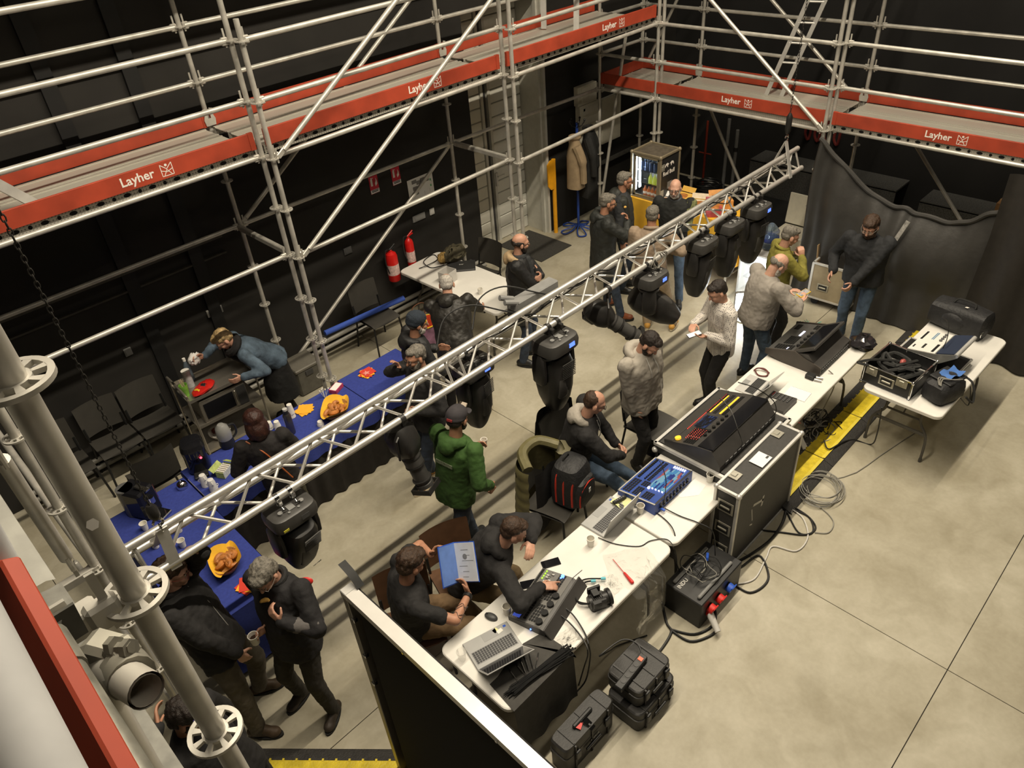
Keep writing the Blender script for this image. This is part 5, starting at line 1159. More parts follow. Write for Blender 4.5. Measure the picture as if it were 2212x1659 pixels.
# ================================================================== buffet on the left
bcl = M('cloth_royal_blue', (.030, .048, .26), .9, 0, .12, 40, .06, 400); skirt = M('skirt_black', (.02, .017, .014), .9, 0, .2)
def clothed(label, x0, x1, y0, y1, clothmat, h=.74, drop=.13, lab2='', full=None):
    t = folding_table(label, (x0 + x1) / 2, (y0 + y1) / 2, x1 - x0 - .03, y1 - y0 - .03, h=h - .004)
    c = thing('tablecloth', lab2, 'tablecloth', ((x0 + x1) / 2, (y0 + y1) / 2, h))
    obj('cloth_top', MB().box(((x0 + x1) / 2, (y0 + y1) / 2, h + .002), (x1 - x0, y1 - y0, .004)), clothmat, c)
    w = .006
    def side(p, q, nm):
        p = Vector(p); q = Vector(q); d = (q - p); n = Vector((d.y, -d.x, 0)).normalized(); k = max(6, int(d.length / .05))
        obj(nm, MB().grid(lambda u, v: p + d * u + n * (.004 + .014 * math.sin(u * d.length * 26) * v) + Vector((0, 0, h + .003 - (drop if full is None else full) * v)), k, 5), clothmat, c)
    side((x0, y0, 0), (x1, y0, 0), 'cloth_drop'); side((x1, y0, 0), (x1, y1, 0), 'cloth_drop'); side((x1, y1, 0), (x0, y1, 0), 'cloth_drop'); side((x0, y1, 0), (x0, y0, 0), 'cloth_drop')
    return t
clothed('buffet table with croissant basket and thermos', -1.86, -.02, -.92, -.20, bcl, lab2='royal blue cloth under the thermos and napkins'); clothed('buffet table end below the star shaped napkins', -.01, .80, -.90, -.16, bcl, lab2='royal blue cloth under the star shaped napkins')
clothed('buffet table under the coffee machine turned along the scaffold', -2.62, -1.88, -2.10, -.30, bcl, lab2='royal blue cloth under the coffee machine and bread basket', full=.68)
sk = obj('table_skirt', MB().grid(lambda u, v: Vector((-1.84 + 2.6 * u, -.90 + .02 * math.sin(u * 90), .62 - .60 * v)), 90, 3), skirt); tag(sk, 'dark skirt hanging below the royal blue buffet cloth', 'table skirt')
# trolley
tx, ty = -.98, .74; t = thing('service_trolley', 'stainless steel service trolley with microwave by the wall', 'trolley', (tx, ty, 0), math.radians(-3)); ss = M('stainless', (.40, .37, .32), .28, .75, .1, 6)
for sx in (-1, 1):
    for sy in (-1, 1): put('post', MB().cyl((sx * .37, sy * .24, .06), (sx * .37, sy * .24, .98), .012, n=8), ss, t); put('castor', MB().cyl((sx * .37 - .012, sy * .24, .035), (sx * .37 + .012, sy * .24, .035), .035, n=12), rubber, t)
    put('push_handle', MB().tube(spline([(sx * .37, -.24, .95), (sx * .38, -.24, 1.02), (sx * .38, 0, 1.03), (sx * .38, .24, 1.02), (sx * .37, .24, .95)], 5), .012, 8), ss, t)
for z in (.22, .56, .90): put('shelf', MB().box((0, 0, z), (.74, .47, .012)).box((0, -.24, z + .015), (.74, .006, .035)).box((0, .24, z + .015), (.74, .006, .035)), ss, t)
mw = thing('microwave', 'silver microwave oven on the middle trolley shelf', 'microwave', (tx - .02, ty - .01, .567), math.radians(-3)); put('body', MB().box((0, 0, .14), (.52, .40, .28), bev=.008), ss, mw); put('door_glass', MB().box((-.06, -.203, .14), (.33, .006, .19)), glassblk, mw); put('control_panel', MB().box((.20, -.203, .14), (.10, .006, .24)), M('panel_dark', (.05, .05, .05), .4, 0, 0), mw); put('handle', MB().box((.125, -.215, .14), (.016, .02, .2), bev=.004), ss, mw)
bw = thing('fruit_bowl', 'white bowl of fruit on the bottom trolley shelf', 'bowl', (tx - .15, ty - .05, .228)); put('bowl', MB().lathe([(.05, 0), (.09, .02), (.12, .06), (.125, .08), (.118, .08), (.085, .03), (.001, .015)], n=20), whitep, bw)
for k in range(5): put('fruit', MB().ell((.05 * math.cos(k * 1.3), .05 * math.sin(k * 1.3), .06 + .012 * k), (.035, .035, .032), n=10, m=6), M('fruit_brown', (.13, .03, .02), .5, 0, .3), bw)
tp_ = .908
c = Vector((tx - .24, ty - .02, tp_)); t = thing('crisp_packet', 'shiny red crisp packet lying on the trolley top', 'snack bag', (tx - .16, ty - .12, tp_), .45); m = MB().ell((0, 0, .035), (.16, .085, .035), n=20, m=10); r = random.Random(3); m.v = [v + Vector((r.uniform(-.008, .008), r.uniform(-.008, .008), r.uniform(-.008, .008))) for v in m.v]; put('bag', m, M('foil_red', (.6, .02, .015), .2, .2, .15, 10), t); put('yellow_print', MB().ell((-.08, 0, .05), (.03, .055, .02), n=10, m=6), yellowp, t); put('black_print', MB().ell((.01, 0, .053), (.05, .045, .018), n=12, m=6), blackp, t)
t = thing('cup_tower', 'green and white beaker of wooden stirrers on the trolley', 'beaker', (tx - .33, ty - .06, tp_)); put('beaker', MB().lathe([(.03, 0), (.045, .14), (.043, .14), (.028, .005), (.001, .005)], n=16), M('beaker_green', (.2, .45, .06), .5, 0, .3, 15), t)
for k in range(7): put('stirrer', MB().box((.012 * math.cos(k), .012 * math.sin(k), .14), (.006, .002, .13), (.18 * math.cos(k * 2), .18 * math.sin(k * 3), k)), M('birch', (.6, .48, .32), .7, 0, .05), t)
t = thing('cup_sleeve', 'plastic sleeve of cups standing on the trolley', 'cups', (tx - .22, ty + .07, tp_)); put('sleeve', MB().cyl((0, 0, 0), (0, 0, .20), .042, n=18), M('cup_frost', (.42, .42, .43), .4, 0, .15, 30), t); put('rim', MB().cyl((0, 0, .2), (0, 0, .205), .045, n=18), whitep, t)
t = thing('water_bottle', 'clear water bottle with white cap on the trolley', 'bottle', (tx - .16, ty + .17, tp_)); put('bottle', MB().lathe([(.035, 0), (.037, .02), (.037, .17), (.03, .2), (.015, .235), (.014, .25)], n=16), M('bottle_blue', (.2, .25, .3), .15, 0, .2, 20, trans=.5), t); put('cap', MB().cyl((0, 0, .25), (0, 0, .285), .017, n=12), whitep, t)
TB = .748
# coffee machines
p = at(432, 1005, TB); t = thing('coffee_machine', 'black coffee machine with red light at the table corner', 'coffee machine', p, math.radians(-20)); m = MB(); squish(m, [(.10, 0), (.11, .02), (.105, .18), (.11, .26), (.09, .30), (.05, .31)], Matrix.Diagonal((1, 1.25, 1, 1)), 20, .6); put('body', m, glassblk, t); put('brew_head', MB().cyl((0, -.12, .20), (0, -.12, .27), .045, n=16), glassblk, t); put('drip_tray', MB().box((0, -.16, .015), (.13, .11, .03), bev=.008), blackp, t); put('red_light', MB().ell((.05, -.145, .19), (.012, .008, .012), n=10, m=6), M('lamp_red', (.9, .05, .06), .3, 0, 0, emit=(1, .05, .08), es=6), t)
p = at(318, 1105, TB); t = thing('coffee_machine', 'dark red and black coffee machine below the hoist hook', 'coffee machine', p, math.radians(25)); put('body', MB().box((0, .02, .15), (.20, .26, .30), bev=.02), glassblk, t); put('red_panel', MB().box((.101, .02, .19), (.004, .22, .16)), M('panel_wine', (.12, .008, .02), .25, 0, 0), t); put('pod_bin', MB().cyl((-.03, .1, .0), (-.03, .1, .30), .075, n=18), M('tank_grey', (.10, .10, .10), .2, 0, .1), t); put('lever', MB().box((0, -.08, .315), (.05, .14, .02), (.15, 0, 0), bev=.006), chrome, t); put('spout', MB().cyl((0, -.13, .16), (0, -.13, .22), .03, n=12), chrome, t); put('drip_tray', MB().box((0, -.17, .012), (.14, .12, .024), bev=.006), chrome, t)
p = at(395, 1052, TB); t = thing('sugar_shaker', 'small ribbed steel dome on the blue cloth', 'shaker', p); put('dome', MB().lathe([(.05, 0), (.052, .02), (.042, .05), (.02, .068), (.008, .072)], n=14), chrome, t); put('knob', MB().ell((0, 0, .078), (.010, .010, .010), n=10, m=6), chrome, t)
p = at(490, 920, TB) ; t = thing('kettle', 'glass topped black kettle beside the dark haired woman', 'kettle', at(493, 962, TB)); put('base', MB().lathe([(.07, 0), (.075, .03), (.07, .10)], n=18), blackp, t); put('jug', MB().lathe([(.07, .10), (.075, .16), (.06, .24), (.03, .27), (.001, .275)], n=18), M('smoked_glass', (.25, .25, .24), .1, 0, .1, coat=.5), t); put('handle', MB().tube(spline([(.065, .0, .22), (.12, 0, .2), (.12, 0, .1), (.07, 0, .06)], 5), .011, 6), blackp, t)
p = at(487, 1022, TB); t = thing('tea_box', 'open green and white tea bag box', 'box', p, math.radians(28)); grn = M('tea_green', (.35, .42, .12), .6, 0, .3, 30)
for s in (-1, 1): put('side', MB().box((0, s * .045, .035), (.14, .004, .07)), M('tea_white', (.6, .62, .58), .6, 0, .2, 60), t); put('end', MB().box((s * .07, 0, .035), (.004, .09, .07)), grn, t)
put('flap', MB().box((-.02, .07, .085), (.14, .06, .003), (.7, 0, 0)), grn, t); put('flap', MB().box((.09, 0, .08), (.05, .09, .003), (0, .5, 0)), grn, t)
for k in range(5): put('tea_bag', MB().box((-.05 + .024 * k, 0, .045), (.012, .08, .05), (0, .15, 0)), white, t)
def mugstack(label, p, n):
    t = thing('cup_stack', label, 'cups', p, random.random(), 'white cups stacked upside down'); wc = M('porcelain', (.72, .71, .68), .25, 0, 0)
    for k in range(n):
        z = k * .035; r_ = .040 - .002 * k
        put('cup', MB().lathe([(r_, z), (r_ * .95, z + .03), (r_ * .75, z + .06), (.02, z + .062)], n=16), wc, t); put('cup_handle', MB().tube([(r_ * .9 * math.cos(k * 2.2) + .017 * math.cos(a) * math.cos(k * 2.2), r_ * .9 * math.sin(k * 2.2) + .017 * math.cos(a) * math.sin(k * 2.2), z + .03 + .016 * math.sin(a)) for a in [i * PI / 4 for i in range(8)]], .0045, 5, closed=True), wc, t)
    return t
mugstack('stack of white cups upside down beside the tea box', at(445, 1048, TB), 3); mugstack('stack of white cups upside down under the truss chord', at(463, 1058, TB), 3)
for k, q in enumerate(((315, 1143), (338, 1182), (388, 1148), (396, 1180))): cup('white paper cup on the blue cloth by the truss end', at(*q, TB), .075, .033, None, None, 'loose cups at the truss end')
# items on the long blue table
p = at(631, 935, TB); t = thing('thermos_flask', 'tall dark steel thermos flask', 'flask', p); put('body', MB().lathe([(.036, 0), (.04, .01), (.04, .23), (.03, .25)], n=18), M('thermos_steel', (.14, .13, .14), .25, .8, .1), t); put('neck', MB().cyl((0, 0, .25), (0, 0, .29), .026, n=14), blackp, t); put('lid', MB().cyl((0, 0, .29), (0, 0, .31), .024, n=14), lightgrey, t)
for k, (q, h_, lab) in enumerate((((632, 900), .16, 'stack of white paper cups behind the thermos'), ((601, 925), .09, 'short stack of white paper cups beside the dark haired woman'), ((584, 925), .08, 'white paper cup against the dark haired woman'), ((693, 918), .05, 'low white dish beside the croissant basket'))):
    t = thing('paper_cups', lab, 'cups', at(*q, TB)); put('lower_cup', MB().lathe([(.036, 0), (.027, h_ * .5)], n=14), M('paper_white', (.78, .75, .68), .6, 0, .02), t); put('upper_cup', MB().lathe([(.036, h_ * .3), (.026, h_)], n=14), M('paper_white'), t)
def napkins(label, p, mats, n=3, s=.16, rot=0):
    t = thing('napkins', label, 'napkins', p)
    for k in range(n): put('napkin', MB().box((.008 * k, .004 * k, .002 + .0035 * k), (s, s, .003), (0, 0, rot + k * .42)), mats[k % len(mats)], t)
    return t
orn = M('napkin_orange', (.85, .42, .03), .9, 0, .05); nred = M('napkin_red', (.62, .05, .03), .9, 0, .05)
napkins('pile of plain orange paper napkins', at(657, 887, TB), [orn], 3, .15); ns = napkins('star shaped pile of red and orange napkins', at(792, 808, TB), [orn, nred, orn, nred], 4, .14, .3)
put('star_print', MB().prism([((.05 if k % 2 == 0 else .02) * math.cos(k * PI / 5), (.05 if k % 2 == 0 else .02) * math.sin(k * PI / 5)) for k in range(10)], .0165, .017), M('print_pink', (.75, .3, .25), .8, 0, 0), ns)
napkins('red and orange napkins beside the eating man', at(535, 1265, TB), [nred, orn], 3, .15, .2); napkins('orange napkin lying behind the bearded pair', at(975, 735, TB), [orn], 2, .12)
p = at(727, 842, TB); t = thing('biscuit_box', 'small white and pink biscuit box', 'box', p, math.radians(25)); put('box', MB().box((0, 0, .022), (.15, .09, .044)), M('box_pink', (.5, .06, .12), .5, 0, .3, 40), t); put('open_top', MB().box((0, 0, .0445), (.135, .075, .002)), M('paper'), t)
for k in range(5):
    p = at(703, 857, TB) + Vector((random.uniform(-.015, .015), random.uniform(-.015, .015), 0)); t = thing('plastic_spoon', 'white plastic spoon standing in the bunch by the biscuit box', 'spoon', p, 0, 'white spoons by the biscuit box'); e = p + Vector((random.uniform(-.04, .04), random.uniform(-.03, .03), .10)); obj('spoon_handle', MB().cyl(p, e, .004, n=5), whitep, t); obj('spoon_bowl', MB().ell(e, (.01, .01, .014), n=8, m=5), whitep, t)
# baskets
wick = M('wicker', (.45, .22, .06), .7, 0, .3, 60); bread = M('pastry', (.42, .16, .04), .55, 0, .35, 25)
def basket(label, p, R_=.15, n=9, rot=0, seed=1):
    t = thing('bread_basket', label, 'basket', p, rot); r = random.Random(seed)
    put('basket', MB().lathe([(R_ * .7, 0), (R_ * .95, .05), (R_, .07), (R_ * .95, .07), (R_ * .66, .01), (.001, .01)], n=24, sy=.8), wick, t)
    put('napkin_lining', MB().grid(lambda u, v: Vector(((R_ * (.6 + .5 * v) + (.035 * v if int(u * 4.01) % 2 else 0)) * math.cos(2 * PI * u), .8 * (R_ * (.6 + .5 * v) + .03 * v * math.sin(u * 12.5)) * math.sin(2 * PI * u), .02 + .07 * v + .035 * v * max(0, math.sin(u * 4 * PI)))), 32, 4), M('napkin_gold', (.80, .45, .03), .85, 0, .08), t)
    for k in range(n):
        a = k * 2.4; q = Vector(p) + Vector((R_ * .55 * math.sqrt(k / n) * math.cos(a + rot), R_ * .45 * math.sqrt(k / n) * math.sin(a + rot), .055 + .03 * (1 - k / n)))
        c = thing('croissant', 'small golden croissant heaped in the ' + label, 'croissant', q, r.uniform(0, 6), 'croissants in the ' + label)
        pts = [(.045 * math.cos(b), .035 * math.sin(b), .006 * math.sin(b * 2)) for b in [-.2 + i * .5 for i in range(8)]]
        put('pastry', MB().tube(pts, [.008, .016, .022, .026, .026, .022, .016, .008], 8), bread, c)
basket('basket with yellow napkin on the long blue table', at(727, 893, TB), .165, 10, .5, 1); basket('basket beside the man holding the truss', at(492, 1222, TB), .15, 9, 1.0, 2)
# box under wall, tool chest by scaffold foot
p = at(640, 850, 0); t = thing('tool_chest', 'grey tool chest on the floor behind the standing woman', 'tool chest', (.17, 1.02, 0), math.radians(0)); put('lower_box', MB().box((0, 0, .18), (.34, .30, .36), bev=.02), M('chest_grey', (.10, .095, .08), .5, .1, .15), t); put('tray_lid', MB().box((0, 0, .38), (.36, .32, .05), (.08, 0, 0), bev=.012), M('chest_lid', (.16, .15, .125), .5, .1, .1), t); put('latch', MB().box((0, -.155, .3), (.1, .02, .06)), darkgrey, t)
# ================================================================== along the black wall
def onwall(px, py, y=WY): return aty(px, py, y)
def plate(name, label, cat, x0, x1, z0, z1, d, mat, y=WY):
    t = thing(name, label, cat, ((x0 + x1) / 2, y - d, z0)); put('panel', MB().box((0, d / 2, (z1 - z0) / 2), (x1 - x0, d, z1 - z0), bev=.003), mat, t); return t
pw = M('paper'); wred = M('sign_red', (.55, .015, .04), .5, 0, .03)
for k, (x0, x1, lab) in enumerate(((1.97, 2.11, 'red and white fire extinguisher sign left of its twin on the wall'), (2.33, 2.47, 'red and white fire extinguisher sign nearest the wall plan'))):
    t = plate('safety_sign', lab, 'sign', x0, x1, 1.80, 2.03, .006, wred); w = x1 - x0
    put('white_border', MB().box((0, -.001, .03), (w * .96, .001, .05)), pw, t); put('pictogram', MB().box((-.035, -.002, .15), (.03, .001, .09)).box((-.035, -.002, .205), (.012, .001, .02)).box((-.02, -.002, .205), (.03, .001, .008)), white, t, True); put('flame', MB().prism([(.0, 0), (.03, .03), (.028, .07), (.015, .11), (.012, .07), (-.005, .04)], 0, .001, frame((.02, -.002, .09), (1, 0, 0), (0, -1, 0))), white, t); put('caption', MB().box((0, -.002, .028), (w * .7, .001, .012)).box((0, -.002, .045), (w * .8, .001, .010)), darkgrey, t, True)
t = plate('wall_plan', 'white evacuation plan sheet on the wall beside the door', 'poster', 2.56, 3.00, 1.49, 1.79, .004, pw)
r = random.Random(3); pr = MB()
for k in range(14): pr.box((r.uniform(-.19, .19), -.003, r.uniform(.04, .26)), (r.choice((.002, .08)), .001, r.choice((.002, .05))))
put('printed_lines', pr, midgrey, t, True); put('green_marks', MB().box((.17, -.003, .2), (.02, .001, .03)).box((.17, -.003, .12), (.02, .001, .03)), M('print_green', (.1, .4, .15), .8, 0, 0), t, True)
for x, z, w, m, lab in ((-.50, 1.21, .075, lightgrey, 'pale square wall socket above the trolley'), (-.385, 1.205, .075, midgrey, 'grey square wall socket above the trolley'), (-1.48, 1.19, .08, midgrey, 'grey square wall socket above the chairs'), (1.45, 1.22, .12, darkgrey, 'grey wall socket with flap behind the scaffold brace'), (2.66, 1.24, .22, midgrey, 'wide grey socket strip under the wall plan'), (2.90, 1.24, .08, lightgrey, 'pale switch under the wall plan')):
    t = plate('wall_socket', lab, 'socket', x - w / 2, x + w / 2, z - .045, z + .045, .02, m); put('cover', MB().box((0, -.002, .045), (w * .7, .004, .06), bev=.001), m, t)
def extinguisher(label, x, y, z0, h, r_):
    t = thing('fire_extinguisher', label, 'fire extinguisher', (x, y, z0)); ered = M('extinguisher_red', (.58, .012, .01), .3, 0, .04)
    put('cylinder', MB().lathe([(r_ * .9, 0), (r_, .015), (r_, h * .72), (r_ * .85, h * .8), (r_ * .35, h * .86), (r_ * .3, h * .9)], n=20), ered, t); put('label', MB().lathe([(r_ * 1.01, h * .2), (r_ * 1.01, h * .5)], n=20), M('ext_label', (.62, .45, .42), .6, 0, .3, 40), t)
    put('valve', MB().cyl((0, 0, h * .88), (0, 0, h * .96), .018, n=10), chrome, t); put('lever', MB().box((.03, -.01, h * .98), (.12, .02, .015), (0, -.5, 0), bev=.004).box((.03, -.01, h * .94), (.10, .02, .012), (0, -.2, 0)), ered if r_ < .07 else blackp, t); put('hose', MB().tube(spline([(0, 0, h * .92), (-.1, -.03, h * .95), (-.12, -.03, h * .6), (-.09, -.03, h * .3)], 6), .009, 6), blackp, t)
extinguisher('large red fire extinguisher with black lever on the wall', 2.02, 1.43, .58, .50, .085); extinguisher('slim red fire extinguisher with red lever on the wall', 2.36, 1.45, .62, .52, .062)
# electrical cabinets
cab = M('cabinet_cream', (.68, .65, .54), .5, 0, .05)
t = thing('electrical_cabinet', 'cream electrical cabinet with module rows on the wall', 'cabinet', (6.24, WY - .108, 1.10)); put('body', MB().box((0, .05, .39), (.48, .10, .80), bev=.006), cab, t)
for k in range(5): put('module_row', MB().box((.02, -.004, .09 + k * .15), (.38, .008, .11), bev=.002), M('cabinet_white', (.76, .73, .63), .5, 0, .04), t)
put('green_mark', MB().box((-.14, -.006, .72), (.04, .004, .04)), M('mark_green', (.05, .2, .05), .5, 0, 0), t); put('text_strip', MB().box((.05, -.009, .2), (.2, .002, .012)), darkgrey, t)
t = thing('electrical_cabinet', 'small cream cabinet above the module cabinet', 'cabinet', (6.20, WY - .098, 1.90)); put('body', MB().box((0, .045, .14), (.46, .09, .29), bev=.006), cab, t)
for k in range(2): put('module_row', MB().box((.04, -.004, .08 + k * .13), (.36, .006, .09)), M('cabinet_white'), t)
t = thing('electrical_cabinet', 'plain cream cabinet door right of the module rows', 'cabinet', (6.85, WY - .068, 1.12)); put('body', MB().box((0, .03, .36), (.50, .06, .74), bev=.006), cab, t); put('keyhole', MB().box((-.02, -.002, .35), (.015, .004, .04)), blackp, t)
tag(obj('cable_tray', MB().box((6.9, WY - .06, .80), (2.2, .12, .012)).box((6.9, WY - .115, .83), (2.2, .01, .06)), M('tray_grey', (.16, .155, .14), .5, .5, .2, 40)), 'grey perforated cable tray along the wall below the cabinets', 'cable tray')
# yellow post and coat rack, mat
t = thing('yellow_guard_post', 'orange yellow guard post with flat paddle leaning by the door', 'post', (5.36, 1.46, 0)); oy = M('guard_orange', (.80, .36, .01), .5, 0, .08); put('post', MB().cyl((0, 0, 0), (0, 0, 1.25), .034, n=14), oy, t); put('paddle', MB().prism([(-.16, .85), (-.10, .78), (0, .78), (0, 1.25), (-.10, 1.26), (-.17, 1.20)], -.01, .01, frame((0, -.02, 0), (1, 0, 0), (0, -1, 0))), oy, t)
t = thing('coat_rack', 'blue metal coat rack with looped feet', 'coat rack', (5.66, 1.22, 0)); cb = M('rack_blue', (.02, .06, .30), .45, .1, .1); put('pole', MB().cyl((0, 0, .06), (0, 0, 1.78), .022, n=12), cb, t)
for k in range(5):
    a = k * 2 * PI / 5 + .3; put('foot_loop', MB().tube(spline([(.02 * math.cos(a), .02 * math.sin(a), .10), (.15 * math.cos(a - .35), .15 * math.sin(a - .35), .05), (.30 * math.cos(a - .2), .30 * math.sin(a - .2), .025), (.30 * math.cos(a + .2), .30 * math.sin(a + .2), .025), (.15 * math.cos(a + .35), .15 * math.sin(a + .35), .05), (.02 * math.cos(a), .02 * math.sin(a), .10)], 5), .011, 6), cb, t)
    put('hook', MB().tube([(0, 0, 1.70), (.08 * math.cos(a), .08 * math.sin(a), 1.74), (.12 * math.cos(a), .12 * math.sin(a), 1.80)], .009, 6).ell((.12 * math.cos(a), .12 * math.sin(a), 1.82), (.018, .018, .018), n=8, m=6), blackp, t)
def coat(label, p, mat, L, w, rz=0):
    t = thing('hanging_coat', label, 'coat', p, rz); put('coat_body', MB().grid(lambda u, v: Vector(((w * (.35 + .65 * min(1, v * 3)) * (1 + .15 * v)) * math.cos(2 * PI * u), .12 * (.5 + .6 * min(1, v * 3)) * math.sin(2 * PI * u) + .02 * math.sin(u * 25) * v, -L * v)), 28, 12, True), mat, t)
    for s in (-1, 1): put('sleeve', MB().tube(spline([(s * w * .8, 0, -.10), (s * w * 1.05, -.08, -.35), (s * w * .95, -.10, -.68)], 6), [.075] * 7 + [.055] * 6, 10), mat, t)
    put('collar', MB().tube([(w * .35 * math.cos(a), .07 * math.sin(a), .0) for a in [i * PI / 6 for i in range(12)]], .035, 8, closed=True), mat, t)
coat('beige jacket hanging on the blue coat rack', (5.50, 1.13, 1.62), M('coat_beige', (.30, .22, .13), .85, 0, .12, 12, .15, 60), .78, .17, .9); coat('long black coat hanging on the blue coat rack', (5.80, 1.10, 1.68), M('coat_black', (.014, .014, .013), .8, 0, .2), 1.05, .22, .6)
tag(obj('door_mat', MB().box((4.78, 1.40, .006), (.72, .95, .012)), M('mat_grey', (.045, .043, .038), .95, 0, .2, 60)), 'dark grey rectangular mat before the ribbed double door', 'mat')
# laptop table things
def ontab(px, py, z=.0): return at(px, py, TT_ + z)
p = ontab(985, 605); t = thing('open_carton', 'white open carton behind the grey haired man', 'box', (2.26, .56, TT_), math.radians(10)); ck = M('carton_white', (.55, .53, .50), .7, 0, .05)
for s in (-1, 1): put('side', MB().box((s * .09, 0, .08), (.005, .16, .16)), ck, t); put('end', MB().box((0, s * .08, .08), (.18, .005, .16)), ck, t)
put('print', MB().box((.0935, 0, .07), (.001, .05, .05)), darkgrey, t)
cable('charger_lead', 'black laptop charger and lead on the table by the wall', [ontab(905, 580, .01), ontab(925, 572, .03), ontab(945, 560, .01), ontab(935, 550, .01), ontab(915, 565, .02), ontab(930, 578, .01), ontab(950, 575, .01), ontab(960, 572, .01)], .006)
t = thing('furry_coat', 'olive parka with tan fur hood heaped behind the laptop', 'coat', (2.75, .98, TT_), .4); r = random.Random(5); m = MB().ell((0, 0, .08), (.22, .15, .09), n=22, m=12); m.v = [v + Vector((r.uniform(-.02, .02), r.uniform(-.02, .02), r.uniform(-.02, .02))) for v in m.v]; put('parka', m, M('parka_olive', (.06, .052, .03), .8, 0, .25, 12), t); m = MB().ell((-.16, .10, .08), (.09, .07, .07), n=18, m=10); m.v = [v + Vector((r.uniform(-.012, .012), r.uniform(-.012, .012), r.uniform(-.012, .012))) for v in m.v]; put('fur_trim', m, M('fur_tan', (.25, .16, .05), .95, 0, .4, 40), t)
cup('paper cup on the laptop table behind the quilted jacket', ontab(1038, 635), .08, .034)
p = at(938, 668, 0); t = thing('shopping_bag', 'open red lined shopping bag with looped handles', 'bag', (1.72, .45, .12)); m = MB().grid(lambda u, v: Vector(((.17 + .05 * v) * math.cos(2 * PI * u), (.10 + .05 * v) * math.sin(2 * PI * u), .42 * v)), 24, 6, True); put('bag_wall', m, M('bag_print', (.25, .12, .2), .5, 0, .5, 8), t); m = MB().grid(lambda u, v: Vector(((.165 + .05 * v) * math.cos(-2 * PI * u), (.095 + .05 * v) * math.sin(-2 * PI * u), .005 + .42 * v)), 24, 4, True); put('red_lining', m, M('lining_red', (.55, .06, .02), .6, 0, .2), t); put('yellow_rim', MB().tube([(.22 * math.cos(a), .15 * math.sin(a), .42) for a in [i * PI / 12 for i in range(24)]], .008, 5, closed=True), yellowp, t)
t.location.z = 0.0
for s in (-1, 1): put('bag_handle', MB().tube(spline([(-.1, s * .14, .42), (-.09, s * .12, .62), (.09, s * .12, .62), (.1, s * .14, .42)], 5), .006, 5), M('handle_brown', (.15, .06, .03), .6, 0, 0), t)
# ================================================================== far corner: yellow bar, fridges, cases
yc = M('cloth_yellow', (.72, .40, .03), .8, 0, .12, 6, .1, 30)
BZ = .95; bx0, bx1, by0, by1 = 5.44, 6.0, -1.78, .16
t = thing('bar_table', 'high bar table hidden under yellow cloth', 'table', (5.7, -.6, 0)); obj('table_top', MB().box((5.7, (by0 + by1) / 2, BZ - .02), (bx1 - bx0 - .03, by1 - by0 - .03, .03)), whitep, t)
for x in (5.5, 5.94):
    for y in (-1.66, .06): obj('leg', MB().cyl((x, y, 0), (x, y, BZ - .03), .018, n=8), galv, t)
c = thing('tablecloth', 'bright yellow cloth covering the high bar table', 'tablecloth', (5.7, -.6, BZ)); obj('cloth_top', MB().box((5.72, (by0 + by1) / 2, BZ + .001), (bx1 - bx0, by1 - by0, .006)), yc, c)
def yside(p, q):
    p = Vector(p); q = Vector(q); d = q - p; n = Vector((d.y, -d.x, 0)).normalized(); k = int(d.length / .04); obj('cloth_drop', MB().grid(lambda u, v: p + d * u + n * (.01 + .03 * math.sin(u * d.length * 16) * v) + Vector((0, 0, BZ + .003 - .62 * v)), k, 6), yc, c)
yside((bx0, by1, 0), (bx0, by0, 0)); yside((bx0, by0, 0), (bx1, by0, 0)); yside((bx1, by0, 0), (bx1, by1, 0))
FZ = BZ + .005
t = thing('drinks_fridge', 'glass fronted drinks fridge in a brown edged flight case', 'fridge', (5.72, -.22, FZ)); S = (.46, .50, .66)
fe = M('case_edge_brown', (.25, .21, .14), .5, .3, .1)
put('top_panel', MB().box((0, 0, .645), (.45, .49, .02)), M('case_top_worn', (.09, .075, .055), .7, 0, .3, 12), t); put('side_panel', MB().box((0, -.245, .33), (.45, .012, .64)), blackp, t); put('side_panel', MB().box((0, .245, .33), (.45, .012, .64)), blackp, t); put('back_panel', MB().box((.225, 0, .33), (.012, .49, .64)), blackp, t); put('floor_panel', MB().box((0, 0, .01), (.45, .49, .02)), blackp, t); case_edges(t, (0, 0, .33), S, .016, fe)
put('liner', MB().box((.19, 0, .33), (.01, .42, .56)), M('fridge_white', (.7, .72, .72), .4, 0, 0), t)
put('strip_light', MB().box((-.2, .185, .35), (.012, .02, .50)), M('fridge_led', (.9, .95, 1), .3, 0, 0, emit=(.85, .95, 1), es=45), t)
for z in (.22, .40): put('wire_shelf', MB().box((0, 0, z), (.36, .42, .006)), chrome, t)
put('glass_door', MB().box((-.236, -.02, .33), (.006, .40, .56)), M('door_glass', (.9, .95, .95), .03, 0, 0, trans=1, alpha=.12), t)
for a_, b_ in (((0, -.22), (.06, .56)),): pass
put('door_frame', MB().box((-.238, .185, .33), (.012, .03, .60)).box((-.238, -.225, .33), (.012, .03, .60)).box((-.238, -.02, .625), (.012, .44, .03)).box((-.238, -.02, .04), (.012, .44, .03)), fe, t)
bm = {'blue can with silver top': M('can_blue', (.06, .10, .22), .25, .5, 0), 'yellow green juice bottle': M('juice_lime', (.5, .62, .08), .2, 0, 0, emit=(.5, .6, .1), es=.15), 'orange juice bottle': M('juice_orange', (.5, .16, .05), .2, 0, 0)}
